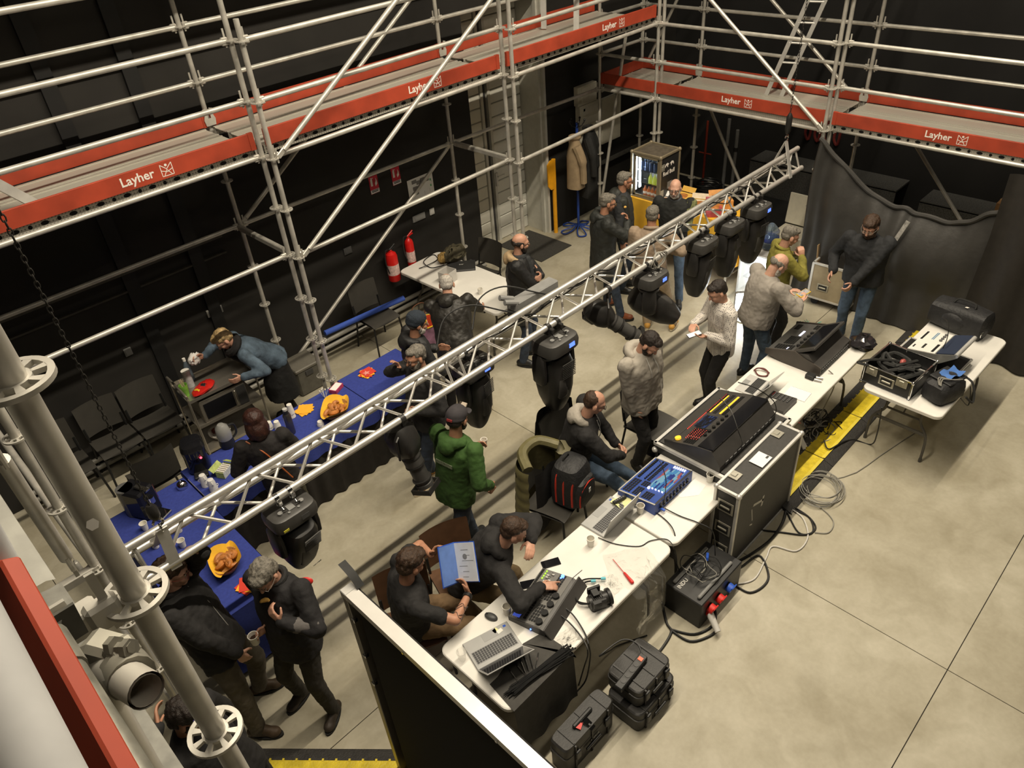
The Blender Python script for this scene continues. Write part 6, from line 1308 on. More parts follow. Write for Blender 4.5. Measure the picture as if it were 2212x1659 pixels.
for k in range(8):
    q = (5.72 - .14 + .08 * (k // 4), -.22 + .12 - .075 * (k % 4), FZ + .403); b = thing('drink_can', 'blue can with silver top on the upper fridge shelf', 'can', q, 0, 'cans on the upper fridge shelf'); put('can', MB().cyl((0, 0, 0), (0, 0, .12), .027, n=12), bm['blue can with silver top'], b); put('can_lid', MB().cyl((0, 0, .12), (0, 0, .124), .024, n=12), chrome, b)
for k in range(3):
    b = thing('juice_bottle', 'yellow green juice bottle on the middle fridge shelf', 'bottle', (5.72 - .14, -.22 - .03 - .07 * k, FZ + .223), 0, 'lime bottles in the fridge'); put('bottle', MB().lathe([(.03, 0), (.032, .01), (.03, .08), (.012, .12), (.011, .14)], n=12), bm['yellow green juice bottle'], b); put('cap', MB().cyl((0, 0, .14), (0, 0, .152), .013, n=8), whitep, b)
for k in range(4):
    b = thing('juice_bottle', 'orange juice bottle on the bottom fridge shelf', 'bottle', (5.72 - .14, -.22 + .06 - .065 * k, FZ + .021), 0, 'orange bottles in the fridge'); put('bottle', MB().lathe([(.027, 0), (.028, .01), (.028, .08), (.013, .12), (.012, .14)], n=12), bm['orange juice bottle'], b); put('label', MB().lathe([(.0285, .03), (.0285, .065)], n=12), white, b)
sideM = frame((-.14, -.2525, .40), (1, 0, 0), (0, -1, 0))
text('lettering', 'Red Bull', .085, white, t, sideM @ T(-.02, -.03, .0))
bull = MB()
for s in (-1, 1): bull.prism([(s * .01, .06), (s * .05, .085), (s * .09, .075), (s * .11, .045), (s * .10, .02), (s * .085, .045), (s * .06, .05), (s * .05, .02), (s * .035, .02), (s * .035, .045)][::s], 0, .001, sideM @ T(.13, .06, 0))
put('emblem', bull, white, t, True); put('label', MB().box((.02, -.253, .20), (.12, .002, .10)), midgrey, t)
for z in (.5, .12): latch(t, frame((-.19, -.2535, z), (1, 0, 0), (0, -1, 0)), 'hinge')
# small red and yellow bottles left of the fridge
for k in range(6):
    b = thing('syrup_bottle', 'red syrup bottle with yellow cap behind the bar fridge', 'bottle', (5.62 + .10 * (k % 2), .07 + .035 * (k // 2), FZ), 0, 'syrup bottles beside the fridge'); put('bottle', MB().lathe([(.02, 0), (.021, .2), (.01, .25), (.009, .28)], n=10), M('syrup_red', (.35, .01, .03), .2, 0, .1), b); put('cap', MB().cyl((0, 0, .28), (0, 0, .33), .014, n=8), yellowp, b)
# food on the bar
for k, (x, y, sx, sy, h, m, lab) in enumerate(((5.70, -.72, .3, .22, .09, M('card_yellow', (.70, .42, .08), .7, 0, .1), 'open yellow card box on the bar'), (5.56, -.53, .2, .16, .04, M('paper'), 'white pastry box with red print on the bar'), (5.68, -1.03, .34, .28, .05, M('card_pale', (.7, .6, .45), .7, 0, .15), 'pale cardboard tray on the bar'), (5.62, -1.30, .26, .22, .10, M('card_red', (.40, .07, .08), .6, 0, .4, 12), 'red and brown food carton on the bar'), (5.80, -1.30, .2, .3, .16, M('card_orange', (.65, .30, .08), .6, 0, .2), 'tall orange carton at the bar end'))):
    t = thing('food_box', lab, 'box', (x, y, FZ), .2 * k); put('tray', MB().box((0, 0, h / 2), (sx, sy, h), bev=.004), m, t); put('lid_flap', MB().box((sx * .5 + .03, 0, h + .04), (.08, sy, .004), (0, -.9, 0)), m, t); put('contents', MB().ell((0, 0, h), (sx * .35, sy * .35, .02), n=12, m=6), bread, t)
# second glass fridge and its white lamp
t = thing('drinks_fridge', 'low white lit glass door fridge on the floor', 'fridge', (5.66, -2.12, 0)); S = (.46, .44, .64); put('back_panel', MB().box((.22, 0, .32), (.012, .43, .62)), whitep, t); put('side_panel', MB().box((0, -.215, .32), (.45, .012, .62)), whitep, t); put('side_panel', MB().box((0, .215, .32), (.45, .012, .62)), whitep, t); put('top_panel', MB().box((0, 0, .63), (.45, .43, .014)), M('fridge_top', (.45, .45, .44), .4, 0, 0), t); put('floor_panel', MB().box((0, 0, .02), (.45, .43, .03)), whitep, t); case_edges(t, (0, 0, .32), S, .014, aluflat)
put('backlight', MB().box((.205, 0, .32), (.006, .40, .56)), M('fridge_glow', (.9, .95, 1), .4, 0, 0, emit=(.9, .96, 1), es=5), t); put('glass_door', MB().box((-.226, 0, .32), (.006, .38, .54)), M('door_glass'), t)
for z in (.22, .42): put('wire_shelf', MB().box((.02, 0, z), (.34, .40, .006)), chrome, t)
t = thing('water_carboy', 'large clear water bottle standing on the low fridge', 'bottle', (5.72, -2.14, .655)); put('bottle', MB().lathe([(.10, 0), (.115, .02), (.115, .10), (.105, .12), (.115, .14), (.115, .24), (.05, .32), (.03, .34)], n=20), M('carboy', (.35, .5, .65), .08, 0, 0, trans=.7, alpha=.6), t); put('label', MB().lathe([(.117, .10), (.117, .15)], n=20), M('label_navy', (.02, .04, .2), .5, 0, 0), t)
fp = Vector((4.86, -2.30, 0)); t = thing('work_light', 'dazzling white work light on a short stand', 'work light', fp, 0)
put('stand', MB().cyl((0, 0, 0), (0, 0, .12), .03, n=10).box((0, 0, .01), (.24, .2, .02)), aluflat, t)
wl_m = RZ(math.radians(225)) ; put('housing', MB().box((0, 0, .26), (.22, .05, .28), (0, 0, math.radians(-45)), bev=.01), aluflat, t)
put('led_panel', MB().box((-.022, -.022, .26), (.19, .012, .25), (0, 0, math.radians(-45))), M('led_white', (1, 1, 1), .3, 0, 0, emit=(.92, .97, 1), es=45), t)
put('led_panel', MB().box((.022, .022, .26), (.19, .012, .25), (0, 0, math.radians(-45))), M('led_white'), t)
# wood coloured open road case on castors
t = thing('road_case', 'open pale plywood road case on castors', 'flight case', (6.02, -3.06, 0), math.radians(2)); ply = M('ply_pale', (.34, .28, .18), .5, 0, .2, 6); inn = M('ply_inner', (.30, .20, .10), .7, 0, .1)
for s in (-1, 1): put('side_panel', MB().box((s * .29, 0, .37), (.012, .56, .50)), ply, t); put('side_panel', MB().box((0, s * .27, .37), (.58, .012, .50)), ply, t); put('inner_lining', MB().box((s * .28, 0, .37), (.006, .54, .49)), inn, t); put('inner_lining', MB().box((0, s * .262, .37), (.56, .006, .49)), inn, t)
put('bottom', MB().box((0, 0, .125), (.57, .55, .012)), inn, t)
for a in (-1, 1):
    for b in (-1, 1): put('edge_profile', MB().box((a * .292, b * .275, .37), (.03, .03, .51)), aluflat, t); put('castor', MB().cyl((a * .22 - .02, b * .2, .05), (a * .22 + .02, b * .2, .05), .05, n=12), rubber, t)
    put('edge_profile', MB().box((0, a * .275, .62), (.6, .026, .024)), aluflat, t); put('edge_profile', MB().box((a * .292, 0, .62), (.026, .57, .024)), aluflat, t); put('edge_profile', MB().box((0, a * .275, .12), (.6, .026, .024)), aluflat, t); put('edge_profile', MB().box((a * .292, 0, .12), (.026, .57, .024)), aluflat, t)
handle(t, frame((-.30, .1, .30), (0, -1, 0), (-1, 0, 0)), .15, .10); put('hinged_lid', MB().box((.1, .30, .70), (.55, .012, .22), (-.1, 0, 0)), inn, t)
# pale open box behind
t = thing('pale_trunk', 'cream plastic trunk with its lid up beyond the water bottle', 'trunk', (6.85, -1.95, 0)); put('tub', MB().box((0, 0, .2), (.4, .5, .4), bev=.02), cab, t); put('lid', MB().box((.22, .0, .64), (.03, .5, .46), (0, .12, 0), bev=.01), cab, t)
# stage risers, coil and flight case behind the bar
rs = thing('stage_riser', 'low black stage riser in the far corner', 'riser', (7.55, -.4, 0)); put('deck', MB().box((0, 0, .19), (1.2, 3.6, .06)), M('riser_black', (.012, .012, .012), .7, 0, .2), rs); put('skirt', MB().box((-.58, 0, .08), (.02, 3.6, .16)), blackm, rs)
put('rim', MB().box((-.60, 0, .21), (.02, 3.6, .03)), midgrey, rs)
pts = []
for k in range(180): a = k * .35; R_ = .27 - .00035 * k + .02 * math.sin(k * .9); pts.append((7.55 + R_ * math.cos(a), -.02 + R_ * math.sin(a), .24 + .0014 * k))
tag(obj('cable_coil', MB().tube(pts, .011, 5), M('coil_black', (.02, .02, .02), .35, 0, 0)), 'big black cable coil on the riser behind the bar', 'cable')
t = thing('case_lid', 'dark flight case lid propped beside the black coil', 'flight case', (6.95, .55, 0)); put('panel', MB().box((0, 0, .42), (.05, .8, .8), (0, -.15, 0)), lam, t)
for s in (-1, 1): put('edge_profile', MB().box((0, s * .4, .42), (.06, .02, .82), (0, -.15, 0)), midgrey, t)
put('edge_profile', MB().box((-.06, 0, .82), (.06, .82, .02)), midgrey, t)
pm_ = M('perforated_metal', (.10, .10, .095), .5, .3, .5, 60)
tag(obj('perforated_shelf', MB().box((8.45, -1.6, .75), (.5, 2.4, .03)).box((8.21, -1.6, .375), (.02, 2.4, .75)), pm_), 'perforated grey metal shelf against the far wall', 'shelf'); tag(obj('perforated_shelf', MB().box((8.3, -4.6, .75), (.5, 2.8, .03)).box((8.06, -4.6, .375), (.02, 2.8, .75)), pm_), 'perforated grey metal shelf behind the black drape', 'shelf')
t = thing('cardboard_box', 'small brown cardboard box on the shelf behind the drape', 'box', (8.2, -4.4, .765)); put('box', MB().box((0, 0, .1), (.3, .5, .2), bev=.004), M('card_brown', (.28, .15, .06), .8, 0, .1), t); put('tape', MB().box((0, 0, .201), (.05, .5, .002)), M('tape_tan', (.35, .22, .1), .5, 0, 0), t)
t = thing('red_hand_truck', 'thin red pole standing on the stage riser', 'pole', (8.0, .35, .22)); put('pole', MB().cyl((0, 0, 0), (0, 0, 1.1), .02, n=8), M('pole_red', (.3, .04, .02), .5, 0, .1), t); put('crossbar', MB().cyl((0, -.12, .55), (0, .12, .55), .012, n=8), M('pole_red'), t)
for k, y in enumerate((-.05, -.22)):
    t = thing('lamp_stand', 'grey lamp stand folded on the stage riser', 'stand', (8.0, y, .22), 0, 'folded lamp stands on the riser'); put('tube', MB().cyl((0, 0, 0), (0, 0, 1.2 - .15 * k), .028, n=10), midgrey, t); put('collar', MB().cyl((0, 0, .7), (0, 0, .76), .038, n=10), blackp, t)
# red hoses on the far wall
for k in range(4): t = thing('red_hose', 'dark red strap hanging in the row on the far wall', 'strap', (8.66, -1.1 - .16 * k, 1.1), 0, 'red straps on the far wall'); put('strap', MB().tube(spline([(0, 0, .35), (0, .04, .1), (0, -.03, 0), (0, -.05, .3)], 5), .022, 6), M('strap_red', (.14, .015, .012), .7, 0, .2), t)
# black drape on the far scaffold
drp = M('drape_black', (.036, .034, .031), .55, 0, .15, 6, .12, 20)
tops = [atx(*q, 6.0) for q in ((1776, 296), (1805, 330), (1860, 390), (1915, 434), (1955, 446), (1985, 458), (2040, 474), (2085, 478), (2130, 463), (2165, 453))]
tz = spline(tops, 6)
def drape(u, v):
    k = u * (len(tz) - 1); i = min(int(k), len(tz) - 2); p = tz[i].lerp(tz[i + 1], k - i); f = (1 - u) ** 2
    sag = .16 * math.sin(PI * min(1, v * 1.6)) * math.sin(PI * u) 
    return Vector((p.x - .03 - sag - .05 * math.sin(u * 46 + v * 2) * (f * .9 + .08) - .25 * v * (.3 + .4 * u), p.y + .02 * math.sin(v * 7 + u * 9), max(.02, p.z * (1 - v) + .02 * v)))
t = thing('black_drape', 'black drape sagging from the far scaffold behind the bearded man', 'drape', (5.9, -3.4, 0)); obj('cloth', MB().grid(drape, 60, 26), drp, t, ang=60)
obj('rolled_top', MB().tube([Vector((p.x - .05, p.y, p.z + .01 * math.sin(i * .8))) for i, p in enumerate(tz)], .03, 8), drp, t)
a = atx(1962, 478, 5.78); b = atx(1925, 532, 5.70); d = b - a; obj('tape_strip', MB().box((a + b) / 2, (.006, .05, d.length), frame((0, 0, 0), (1, 0, 0), d).to_3x3()), M('tape_grey', (.28, .27, .25), .6, 0, .4, 30), t)
tl = [atx(*q, 5.88) for q in ((2192, 345), (2165, 440), (2120, 560), (2080, 660))]
def drape2(u, v):
    k = v * 3; i = min(int(k), 2); p = tl[i].lerp(tl[i + 1], k - i); z = 2.17 * (1 - v) + .03 * v
    return Vector((5.88 - .18 * v + .05 * math.sin(u * 22), p.y - u * 1.6, z if v < 1 else .03))
t = thing('black_drape', 'second black drape hanging over the duffel bag end', 'drape', (5.8, -5.2, 0)); obj('cloth', MB().grid(drape2, 40, 16), M('drape_brown_black', (.022, .019, .016), .6, 0, .15), t, ang=60)
# flat panel on the floor at the right edge with cables
t = thing('patch_panel', 'pale patch panel lying on the floor beyond the right hand table', 'panel', at(2195, 745, 0), .1); put('panel', MB().box((0, 0, .03), (.5, .3, .06), bev=.004), lightgrey, t); put('sockets', bank(T(-.1, 0, .06), -.12, .12, -.1, .1, 2, 5, .004, .4), blackp, t, True)
cable('floor_cable', 'black cable beside the pale patch panel', fl((2165, 775), (2185, 780), (2212, 785), (2225, 770)), .009); cable('floor_cable', 'black cable along the foot of the sagging drape', fl((1900, 665), (1930, 680), (1980, 690), (2010, 700)), .008)
# ================================================================== people
from mathutils import noise as mnoise
RQ = []
def remesh(o, vox, sm=3, amp=0, scale=16, extra=None): RQ.append((o, vox, sm, amp, scale, extra))
def flush_remesh():
    for o, vox, sm, amp, scale, extra in RQ:
        m = o.modifiers.new('r', 'REMESH'); m.mode = 'VOXEL'; m.voxel_size = vox; m.use_smooth_shade = True
        if sm: s = o.modifiers.new('s', 'SMOOTH'); s.iterations = sm; s.factor = .5
    dg = bpy.context.evaluated_depsgraph_get(); new = []
    for q in RQ: new.append(bpy.data.meshes.new_from_object(q[0].evaluated_get(dg)))
    for (o, vox, sm, amp, scale, extra), me in zip(RQ, new):
        o.modifiers.clear(); mats = list(o.data.materials); old = o.data; o.data = me; bpy.data.meshes.remove(old)
        me.materials.clear()
        for m in mats: me.materials.append(m)
        if amp:
            n = len(me.vertices); co = np.empty(n * 3, 'f'); no = np.empty(n * 3, 'f'); me.vertices.foreach_get('co', co); me.vertex_normals.foreach_get('vector', no)
            co = co.reshape(-1, 3); no = no.reshape(-1, 3); d = np.empty(n, 'f')
            for i in range(n):
                p = Vector(co[i]); d[i] = mnoise.noise(Vector((p.x * scale, p.y * scale, p.z * scale * .45))) + .5 * mnoise.noise(p * scale * 2.1)
            co += no * d[:, None] * amp; me.vertices.foreach_set('co', co.ravel()); me.update()
        if extra:
            bm = bmesh.new(); bm.from_mesh(me); ex = extra.mesh('x', mats[0]); bm.from_mesh(ex); bm.to_mesh(me); bm.free(); bpy.data.meshes.remove(ex); me.materials.clear(); me.materials.append(mats[0])
        me.polygons.foreach_set('use_smooth', [True] * len(me.polygons)); me.update()
    RQ.clear()
def skin(name, c, var=.10): return M(name, c, .5, 0, var, 25)
SK = [skin('skin_light', (.50, .27, .185)), skin('skin_tan', (.42, .21, .13)), skin('skin_pale', (.56, .32, .23))]
HM = dict(dark=M('hair_dark', (.018, .012, .009), .55, 0, .4, 60, .4, 180), brown=M('hair_brown', (.045, .024, .013), .55, 0, .4, 60, .4, 180), grey=M('hair_grey', (.16, .145, .12), .6, 0, .45, 60, .4, 180), white=M('hair_white', (.42, .39, .35), .6, 0, .3, 60, .4, 180), blonde=M('hair_blonde', (.40, .28, .13), .55, 0, .5, 25, .4, 180), auburn=M('hair_auburn', (.035, .012, .008), .45, 0, .4, 40, .3, 160))
def fab(name, c=(.1,.1,.1), var=.18, rough=.85, bump=.25, sc=28): return M(name, c, rough, 0, var, 14, bump, sc)
def ik(a, b, l1, l2, hint):
    a = Vector(a); b = Vector(b); d = b - a; L = d.length; mx = (l1 + l2) * .999
    if L > mx: b = a + d * (mx / L); d = b - a; L = mx
    L = max(L, abs(l1 - l2) + .01)
    x = (l1 * l1 - l2 * l2 + L * L) / (2 * L); h = math.sqrt(max(0, l1 * l1 - x * x)); u = d.normalized(); n = Vector(hint); n = n - u * n.dot(u)
    n = n.normalized() if n.length > 1e-4 else Vector((0, 0, -1))
    return a + u * x + n * h, b
def hand(mb, w, d, n, right, curl=.35, idx=None, s=1.0):
    d = Vector(d).normalized(); n = Vector(n); n = (n - d * n.dot(d)).normalized(); lat = d.cross(n) if right else n.cross(d); w = Vector(w)
    L = [.072, .080, .074, .058]; offs = [.030, .010, -.010, -.029]
    mb.ell(w + d * .045 * s, (.036 * s, .045 * s, .015 * s), Matrix((lat, d, n)).transposed(), n=12, m=8)
    for i in range(4):
        k = w + d * .082 * s + lat * offs[i] * s; mb.cap(w + d * .02 * s + lat * offs[i] * .7 * s, k, .0125 * s, .0115 * s, 8)
        c = curl if not (i == 0 and idx is not None) else idx; dd = d.copy(); p = k
        for j, f in enumerate((.45, .32, .23)):
            R = Matrix.Rotation(c * (1.0 if j else .8), 3, d.cross(n)); 
            a = c * (j + .8); dd = d * math.cos(a) + n * math.sin(a); q = p + dd * L[i] * f * s; mb.cap(p, q, (.0098 - .001 * j) * s, (.0092 - .001 * j) * s, 8); p = q
    t0 = w + d * .022 * s + lat * .030 * s; t1 = t0 + (d * .55 + lat * .62 + n * .45).normalized() * .042 * s; t2 = t1 + (d * .85 + lat * .2 + n * (.35 + curl * .4)).normalized() * .036 * s
    mb.cap(w + d * .01 * s + lat * .012 * s, t0, .014 * s, .0125 * s, 8).cap(t0, t1, .0118 * s, .0105 * s, 8).cap(t1, t2, .0105 * s, .0088 * s, 8)
def loft(mb, rings, n=20, e=.85):
    """rings: (center, right, forward, halfw, halfd)"""
    vs = []
    for c, r, f, a, b in rings:
        for k in range(n):
            t = 2 * PI * k / n; cs, sn = math.cos(t), math.sin(t); vs.append(c + r * a * math.copysign(abs(cs) ** e, cs) + f * b * math.copysign(abs(sn) ** e, sn))
    m = len(rings); fs = [(i * n + k, i * n + (k + 1) % n, (i + 1) * n + (k + 1) % n, (i + 1) * n + k) for i in range(m - 1) for k in range(n)]
    fs += [tuple(range(n))[::-1], tuple(range((m - 1) * n, m * n))]; mb.add(vs, fs)
def person(label, head, th, feet=None, pelvis=None, pz=None, H=1.75, hyaw=0, hpitch=.1, hroll=0, hands=(None, None), hdir=(None, None), hnorm=(None, None), curl=(.4, .4), idx=(None, None), elbow=(None, None), top=None, sleeve=1.0, hem=.10, bulk=1.0, bot=None, shoe=None, sole=None, hair='short', hm='dark', beard=None, bm=None, glasses=None, sk=0, hood=None, belly=0, cap=None, knee=None, skirt=False, topname='jacket', leg_r=1.0, arms=1.0, collar=None, cross=False, pockets=False):
    f = Vector((math.cos(th), math.sin(th), 0)); r = Vector((math.sin(th), -math.cos(th), 0)); up = Vector((0, 0, 1)); k = H / 1.75; skm = SK[sk]
    hc = Vector(head); pz = pz if pz is not None else .53 * H
    pel = Vector((pelvis[0], pelvis[1], pz)) if pelvis else Vector((hc.x - f.x * .05, hc.y - f.y * .05, pz))
    # head frame
    hy = th + hyaw; hf = Vector((math.cos(hy), math.sin(hy), 0)); hr = Vector((math.sin(hy), -math.cos(hy), 0)); HR = Matrix.Rotation(-hpitch, 3, hr); hf = HR @ hf; hu = hr.cross(hf)
    if hroll: RR = Matrix.Rotation(hroll, 3, hf); hr = RR @ hr; hu = RR @ hu
    HMx = Matrix((hr, hf, hu)).transposed().to_4x4(); HMx.translation = hc; P = lambda x, y, z: HMx @ Vector((x * k, y * k, z * k)); R3 = HMx.to_3x3()
    tu = (hc - hu * .10 * k - pel); nb = hc - hu * .105 * k - hf * .035 * k - up * .055 * k; sp = (nb - pel).normalized(); tf = (f - sp * f.dot(sp)).normalized(); tr = sp.cross(tf) * -1; tr = tf.cross(sp)
    sh = nb - sp * .055 * k; SJ = [sh + tr * .186 * k * min(bulk, 1.1), sh - tr * .186 * k * min(bulk, 1.1)]   # right, left
    la, lf = .295 * k, .255 * k
    body = MB(); extra = MB()
    # ---- head and neck
    E = lambda x, y, z, a, b, c: body.ell(P(x, y, z), (a * k, b * k, c * k), R3, 16, 10)
    E(0, -.015, .030, .074, .094, .086); E(0, .022, -.042, .056, .066, .068); E(0, .052, -.092, .030, .026, .020); E(0, .03, .015, .066, .064, .05)
    for s in (-1, 1): E(s * .032, .060, -.030, .026, .026, .028); body.ell(P(s * .077, -.008, -.012), (.011 * k, .021 * k, .032 * k), R3 @ Euler((0, 0, s * -.3)).to_matrix(), 10, 8)
    body.cap(P(0, .086, .004), P(0, .104, -.030), .0095 * k, .0145 * k, 8); body.cap(P(-.034, .078, .020), P(.034, .078, .020), .012 * k, .012 * k, 8); body.cap(P(-.018, .080, -.063), P(.018, .080, -.063), .0085 * k, None, 8)
    body.cap(P(0, -.022, -.06), nb + tf * .0 - sp * .06, .053 * k, .062 * k, 14)
    if cross:
        ch = pel.lerp(sh, .60); hands = (ch + tf * .20 * bulk - tr * .15, ch + tf * .23 * bulk + tr * .13 + sp * .02); hdir = (-tr + sp * .25, tr + sp * .1 - tf * .1); hnorm = (-tf, -tf); elbow = (tr - sp * .8 + tf * .3, -tr - sp * .8 + tf * .3)
    if pockets:
        hands = (pel + tr * .17 + tf * .07 - sp * .10, pel - tr * .17 + tf * .07 - sp * .10); hdir = (-up + tf * .3 - tr * .25, -up + tf * .3 + tr * .25); elbow = (tr - tf * .5, -tr - tf * .5)
    # ---- arms
    W = []; EL = []
    for i in (0, 1):
        s = 1 if i == 0 else -1; S = SJ[i]; tgt = hands[i]
        if tgt is None: tgt = S - up * .60 * k + tr * s * .07 + f * .05; dd = Vector(hdir[i] or (0, 0, -1)) + f * .15; nn = Vector(hnorm[i]) if hnorm[i] else -tr * s
        else: tgt = Vector(tgt); dd = Vector(hdir[i]) if hdir[i] else None; nn = Vector(hnorm[i]) if hnorm[i] else (-tr * s)
        if dd is None: dd = (tgt - (S - up * .25)).normalized()
        dd.normalize(); w = tgt - dd * .075 * k; hint = Vector(elbow[i]) if elbow[i] else (-up * 1.0 + tr * s * .7 - f * .3)
        e, w = ik(S, w, la, lf, hint); W.append((w, dd, nn)); EL.append(e)
        body.cap(S, e, .046 * k, .040 * k, 12).cap(e, w, .038 * k, .026 * k, 12); hand(body, w, dd, nn, i == 0, curl[i], idx[i], k)
    # ---- hidden trunk and legs
    loft(extra, [(pel - sp * .05, tr, tf, .13 * k, .09 * k), (pel + sp * .18 * k, tr, tf, .12 * k, .085 * k), (sh, tr, tf, .15 * k, .09 * k), (nb, tr, tf, .06 * k, .06 * k)], 12)
    ft = feet or [(pel.x + r.x * .10 + f.x * .02, pel.y + r.y * .10 + f.y * .02), (pel.x - r.x * .10 + f.x * .06, pel.y - r.y * .10 + f.y * .06)]
    HJ = [pel + tr * .092 * k - up * .01, pel - tr * .092 * k - up * .01]; AN = [Vector((ft[0][0], ft[0][1], .085)), Vector((ft[1][0], ft[1][1], .085))]; KN = []
    for i in (0, 1):
        kn, an = ik(HJ[i], AN[i], .43 * k, .425 * k, Vector(knee) if knee else f + (tr if i == 0 else -tr) * .12); KN.append(kn); AN[i] = an; extra.cap(HJ[i], kn, .07 * k, .05 * k, 8).cap(kn, an, .048 * k, .035 * k, 8)
    root = obj('person', body, skm); tag(root, label, 'person', None); off = root.location.copy()
    extra.xf(T(*(-off))); remesh(root, .0062, 2, 0, 1, extra)
    def part(nm, mb, m, vox=None, sm=3, amp=0, sc=16, ang=35):
        o = obj(nm, mb, m, root, ang=ang)
        if vox: remesh(o, vox, sm, amp, sc)
        return o
    # ---- eyes, brows, lips
    for s in (-1, 1):
        e = part('eye', MB().ell(P(s * .031, .0835, .002), (.0105 * k, .006 * k, .0065 * k), R3, 10, 6), M('eye_white', (.55, .5, .46), .3, 0, 0)); part_i = obj('iris', MB().ell(P(s * .031, .0885, .002), (.0052 * k, .003 * k, .0055 * k), R3, 8, 6), M('iris_dark', (.015, .01, .008), .2, 0, 0), e)
        part('eyebrow', MB().cap(P(s * .014, .0905, .020), P(s * .046, .080, .023), .0045 * k, .0035 * k, 6), HM[bm or hm] if hm != 'white' else HM['grey'])
    part('lips', MB().cap(P(-.016, .087, -.062), P(.016, .087, -.062), .0045 * k, None, 6), M('lips', (.32, .11, .09), .5, 0, 0))
    # ---- hair
    hmat = HM[hm]; h = MB(); X = lambda x, y, z, a, b, c: h.ell(P(x, y, z), (a * k, b * k, c * k), R3, 18, 12)
    if hair == 'short': X(0, -.028, .048, .080, .092, .076); X(0, -.05, .0, .074, .062, .062); X(0, .03, .082, .058, .055, .032); part('hair', h, hmat, .007, 2, .005, 60)
    elif hair == 'full': X(0, -.022, .055, .086, .099, .079); X(0, -.05, .0, .080, .068, .070); X(0, .04, .088, .064, .058, .036); part('hair', h, hmat, .007, 2, .008, 45)
    elif hair == 'thin': X(0, -.040, .040, .079, .078, .070); X(0, -.055, .0, .074, .058, .062); part('hair', h, hmat, .007, 2, .004, 60)
    elif hair == 'ring':
        for s in (-1, 1): X(s * .062, -.028, .012, .019, .055, .034)
        X(0, -.085, .008, .060, .030, .042); part('hair', h, hmat, .007, 2, .003, 60)
    elif hair == 'bob': X(0, -.025, .045, .092, .106, .088); X(0, -.065, -.06, .094, .070, .12); X(-.07, -.02, -.07, .034, .055, .10); X(.07, -.02, -.07, .034, .055, .10); part('hair', h, hmat, .009, 3, .006, 30)
    elif hair == 'beanie':
        X(0, -.020, .050, .090, .106, .086); X(0, -.030, .015, .090, .100, .055); o = part('knitted_hat', h, cap, .009, 2, .003, 70); part('hat_badge', MB().box(P(.05, .070, .035), (.018 * k, .006, .03 * k), R3 @ Euler((0, 0, -.55)).to_matrix()), yellowp)
    elif hair == 'cap':
        X(0, -.018, .052, .088, .104, .080); X(0, -.03, .025, .087, .095, .045); part('cap_crown', h, cap, .009, 2, 0); part('cap_peak', MB().prism([(.072 * math.sin(a) * k, (.045 + .125 * math.cos(a)) * k) for a in [-1.45 + i * .29 for i in range(11)]], .040 * k, .049 * k, HMx @ RX(-.12)), cap); part('cap_badge', MB().box(P(0, .078, .100), (.07 * k, .012, .035 * k), R3 @ Euler((-.75, 0, 0)).to_matrix()), M('badge_tan', (.45, .38, .3), .7, 0, .2)); part('cap_tab', MB().box(P(0, -.122, .03), (.05 * k, .012, .02 * k), R3), M('tab_red', (.25, .03, .03), .7, 0, .1))
    if hair == 'cap' or hair == 'beanie':
        h2 = MB(); h2.ell(P(0, -.055, -.01), (.072 * k, .058 * k, .05 * k), R3, 14, 8); part('hair', h2, hmat, .008, 2, .003, 60)
    if beard:
        bb = MB(); B = lambda x, y, z, a, b, c: bb.ell(P(x, y, z), (a * k, b * k, c * k), R3, 14, 10); g = {'stubble': 1.0, 'short': 1.08, 'full': 1.2, 'long': 1.32}[beard]
        B(0, .045, -.098, .034 * g, .034 * g, .026 * g); 
        for s in (-1, 1): B(s * .040, .035, -.075, .022 * g, .034 * g, .032 * g); B(s * .058, .010, -.045, .013 * g, .022, .036); bb.cap(P(s * .004, .0885, -.050), P(s * .028, .080, -.062), .0075 * g * k, .007 * k, 6)
        if beard == 'long': B(0, .045, -.125, .034, .030, .04)
        part('beard', bb, HM[bm or hm], .006, 2, .004, 70)
    if glasses:
        gm = M('spectacle_' + glasses, {'dark': (.02, .018, .016), 'wire': (.3, .28, .25), 'red': (.15, .02, .02)}[glasses], .3, .3, 0); g = MB()
        for s in (-1, 1):
            g.tube([P(s * .034 + .024 * math.cos(a), .098, .001 + .018 * math.sin(a)) for a in [i * PI / 7 for i in range(14)]], .0020 * k, 5, closed=True); g.tube([P(s * .058, .096, .004), P(s * .078, .05, .006), P(s * .083, -.01, .004)], .0020 * k, 4)
        g.tube([P(-.010, .099, .004), P(0, .104, .006), P(.010, .099, .004)], .0018 * k, 4); gl = part('glasses', g, gm)
        for s in (-1, 1): obj('lens', MB().cyl(P(s * .034, .0965, .001), P(s * .034, .0975, .001), .020 * k, n=12), M('spectacle_lens', (.85, .9, .9), .05, 0, 0, trans=.9, alpha=.18), gl)
    # ---- upper garment
    b = bulk * 1.05; g = MB(); hb = pel - sp * hem * k; wd = lambda z: pel + sp * z * k
    top_len = (sh - pel).length
    rings = [(hb, tr, tf, .172 * b * k, (.128 + belly * .4) * b * k), (pel, tr, tf, .172 * b * k, (.126 + belly * .7) * b * k), (pel.lerp(sh, .35) + tf * belly * .5, tr, tf, .162 * b * k, (.120 + belly) * b * k), (pel.lerp(sh, .68), tr, tf, .182 * b * k, (.128 + belly * .3) * b * k), (pel.lerp(sh, .92), tr, tf, .185 * b * k, .112 * b * k), (sh + sp * .025 * k, tr, tf, .135 * b * k, .088 * b * k), (nb + sp * .012 * k, tr, tf, .072 * k, .070 * k)]
    loft(g, rings, 24)
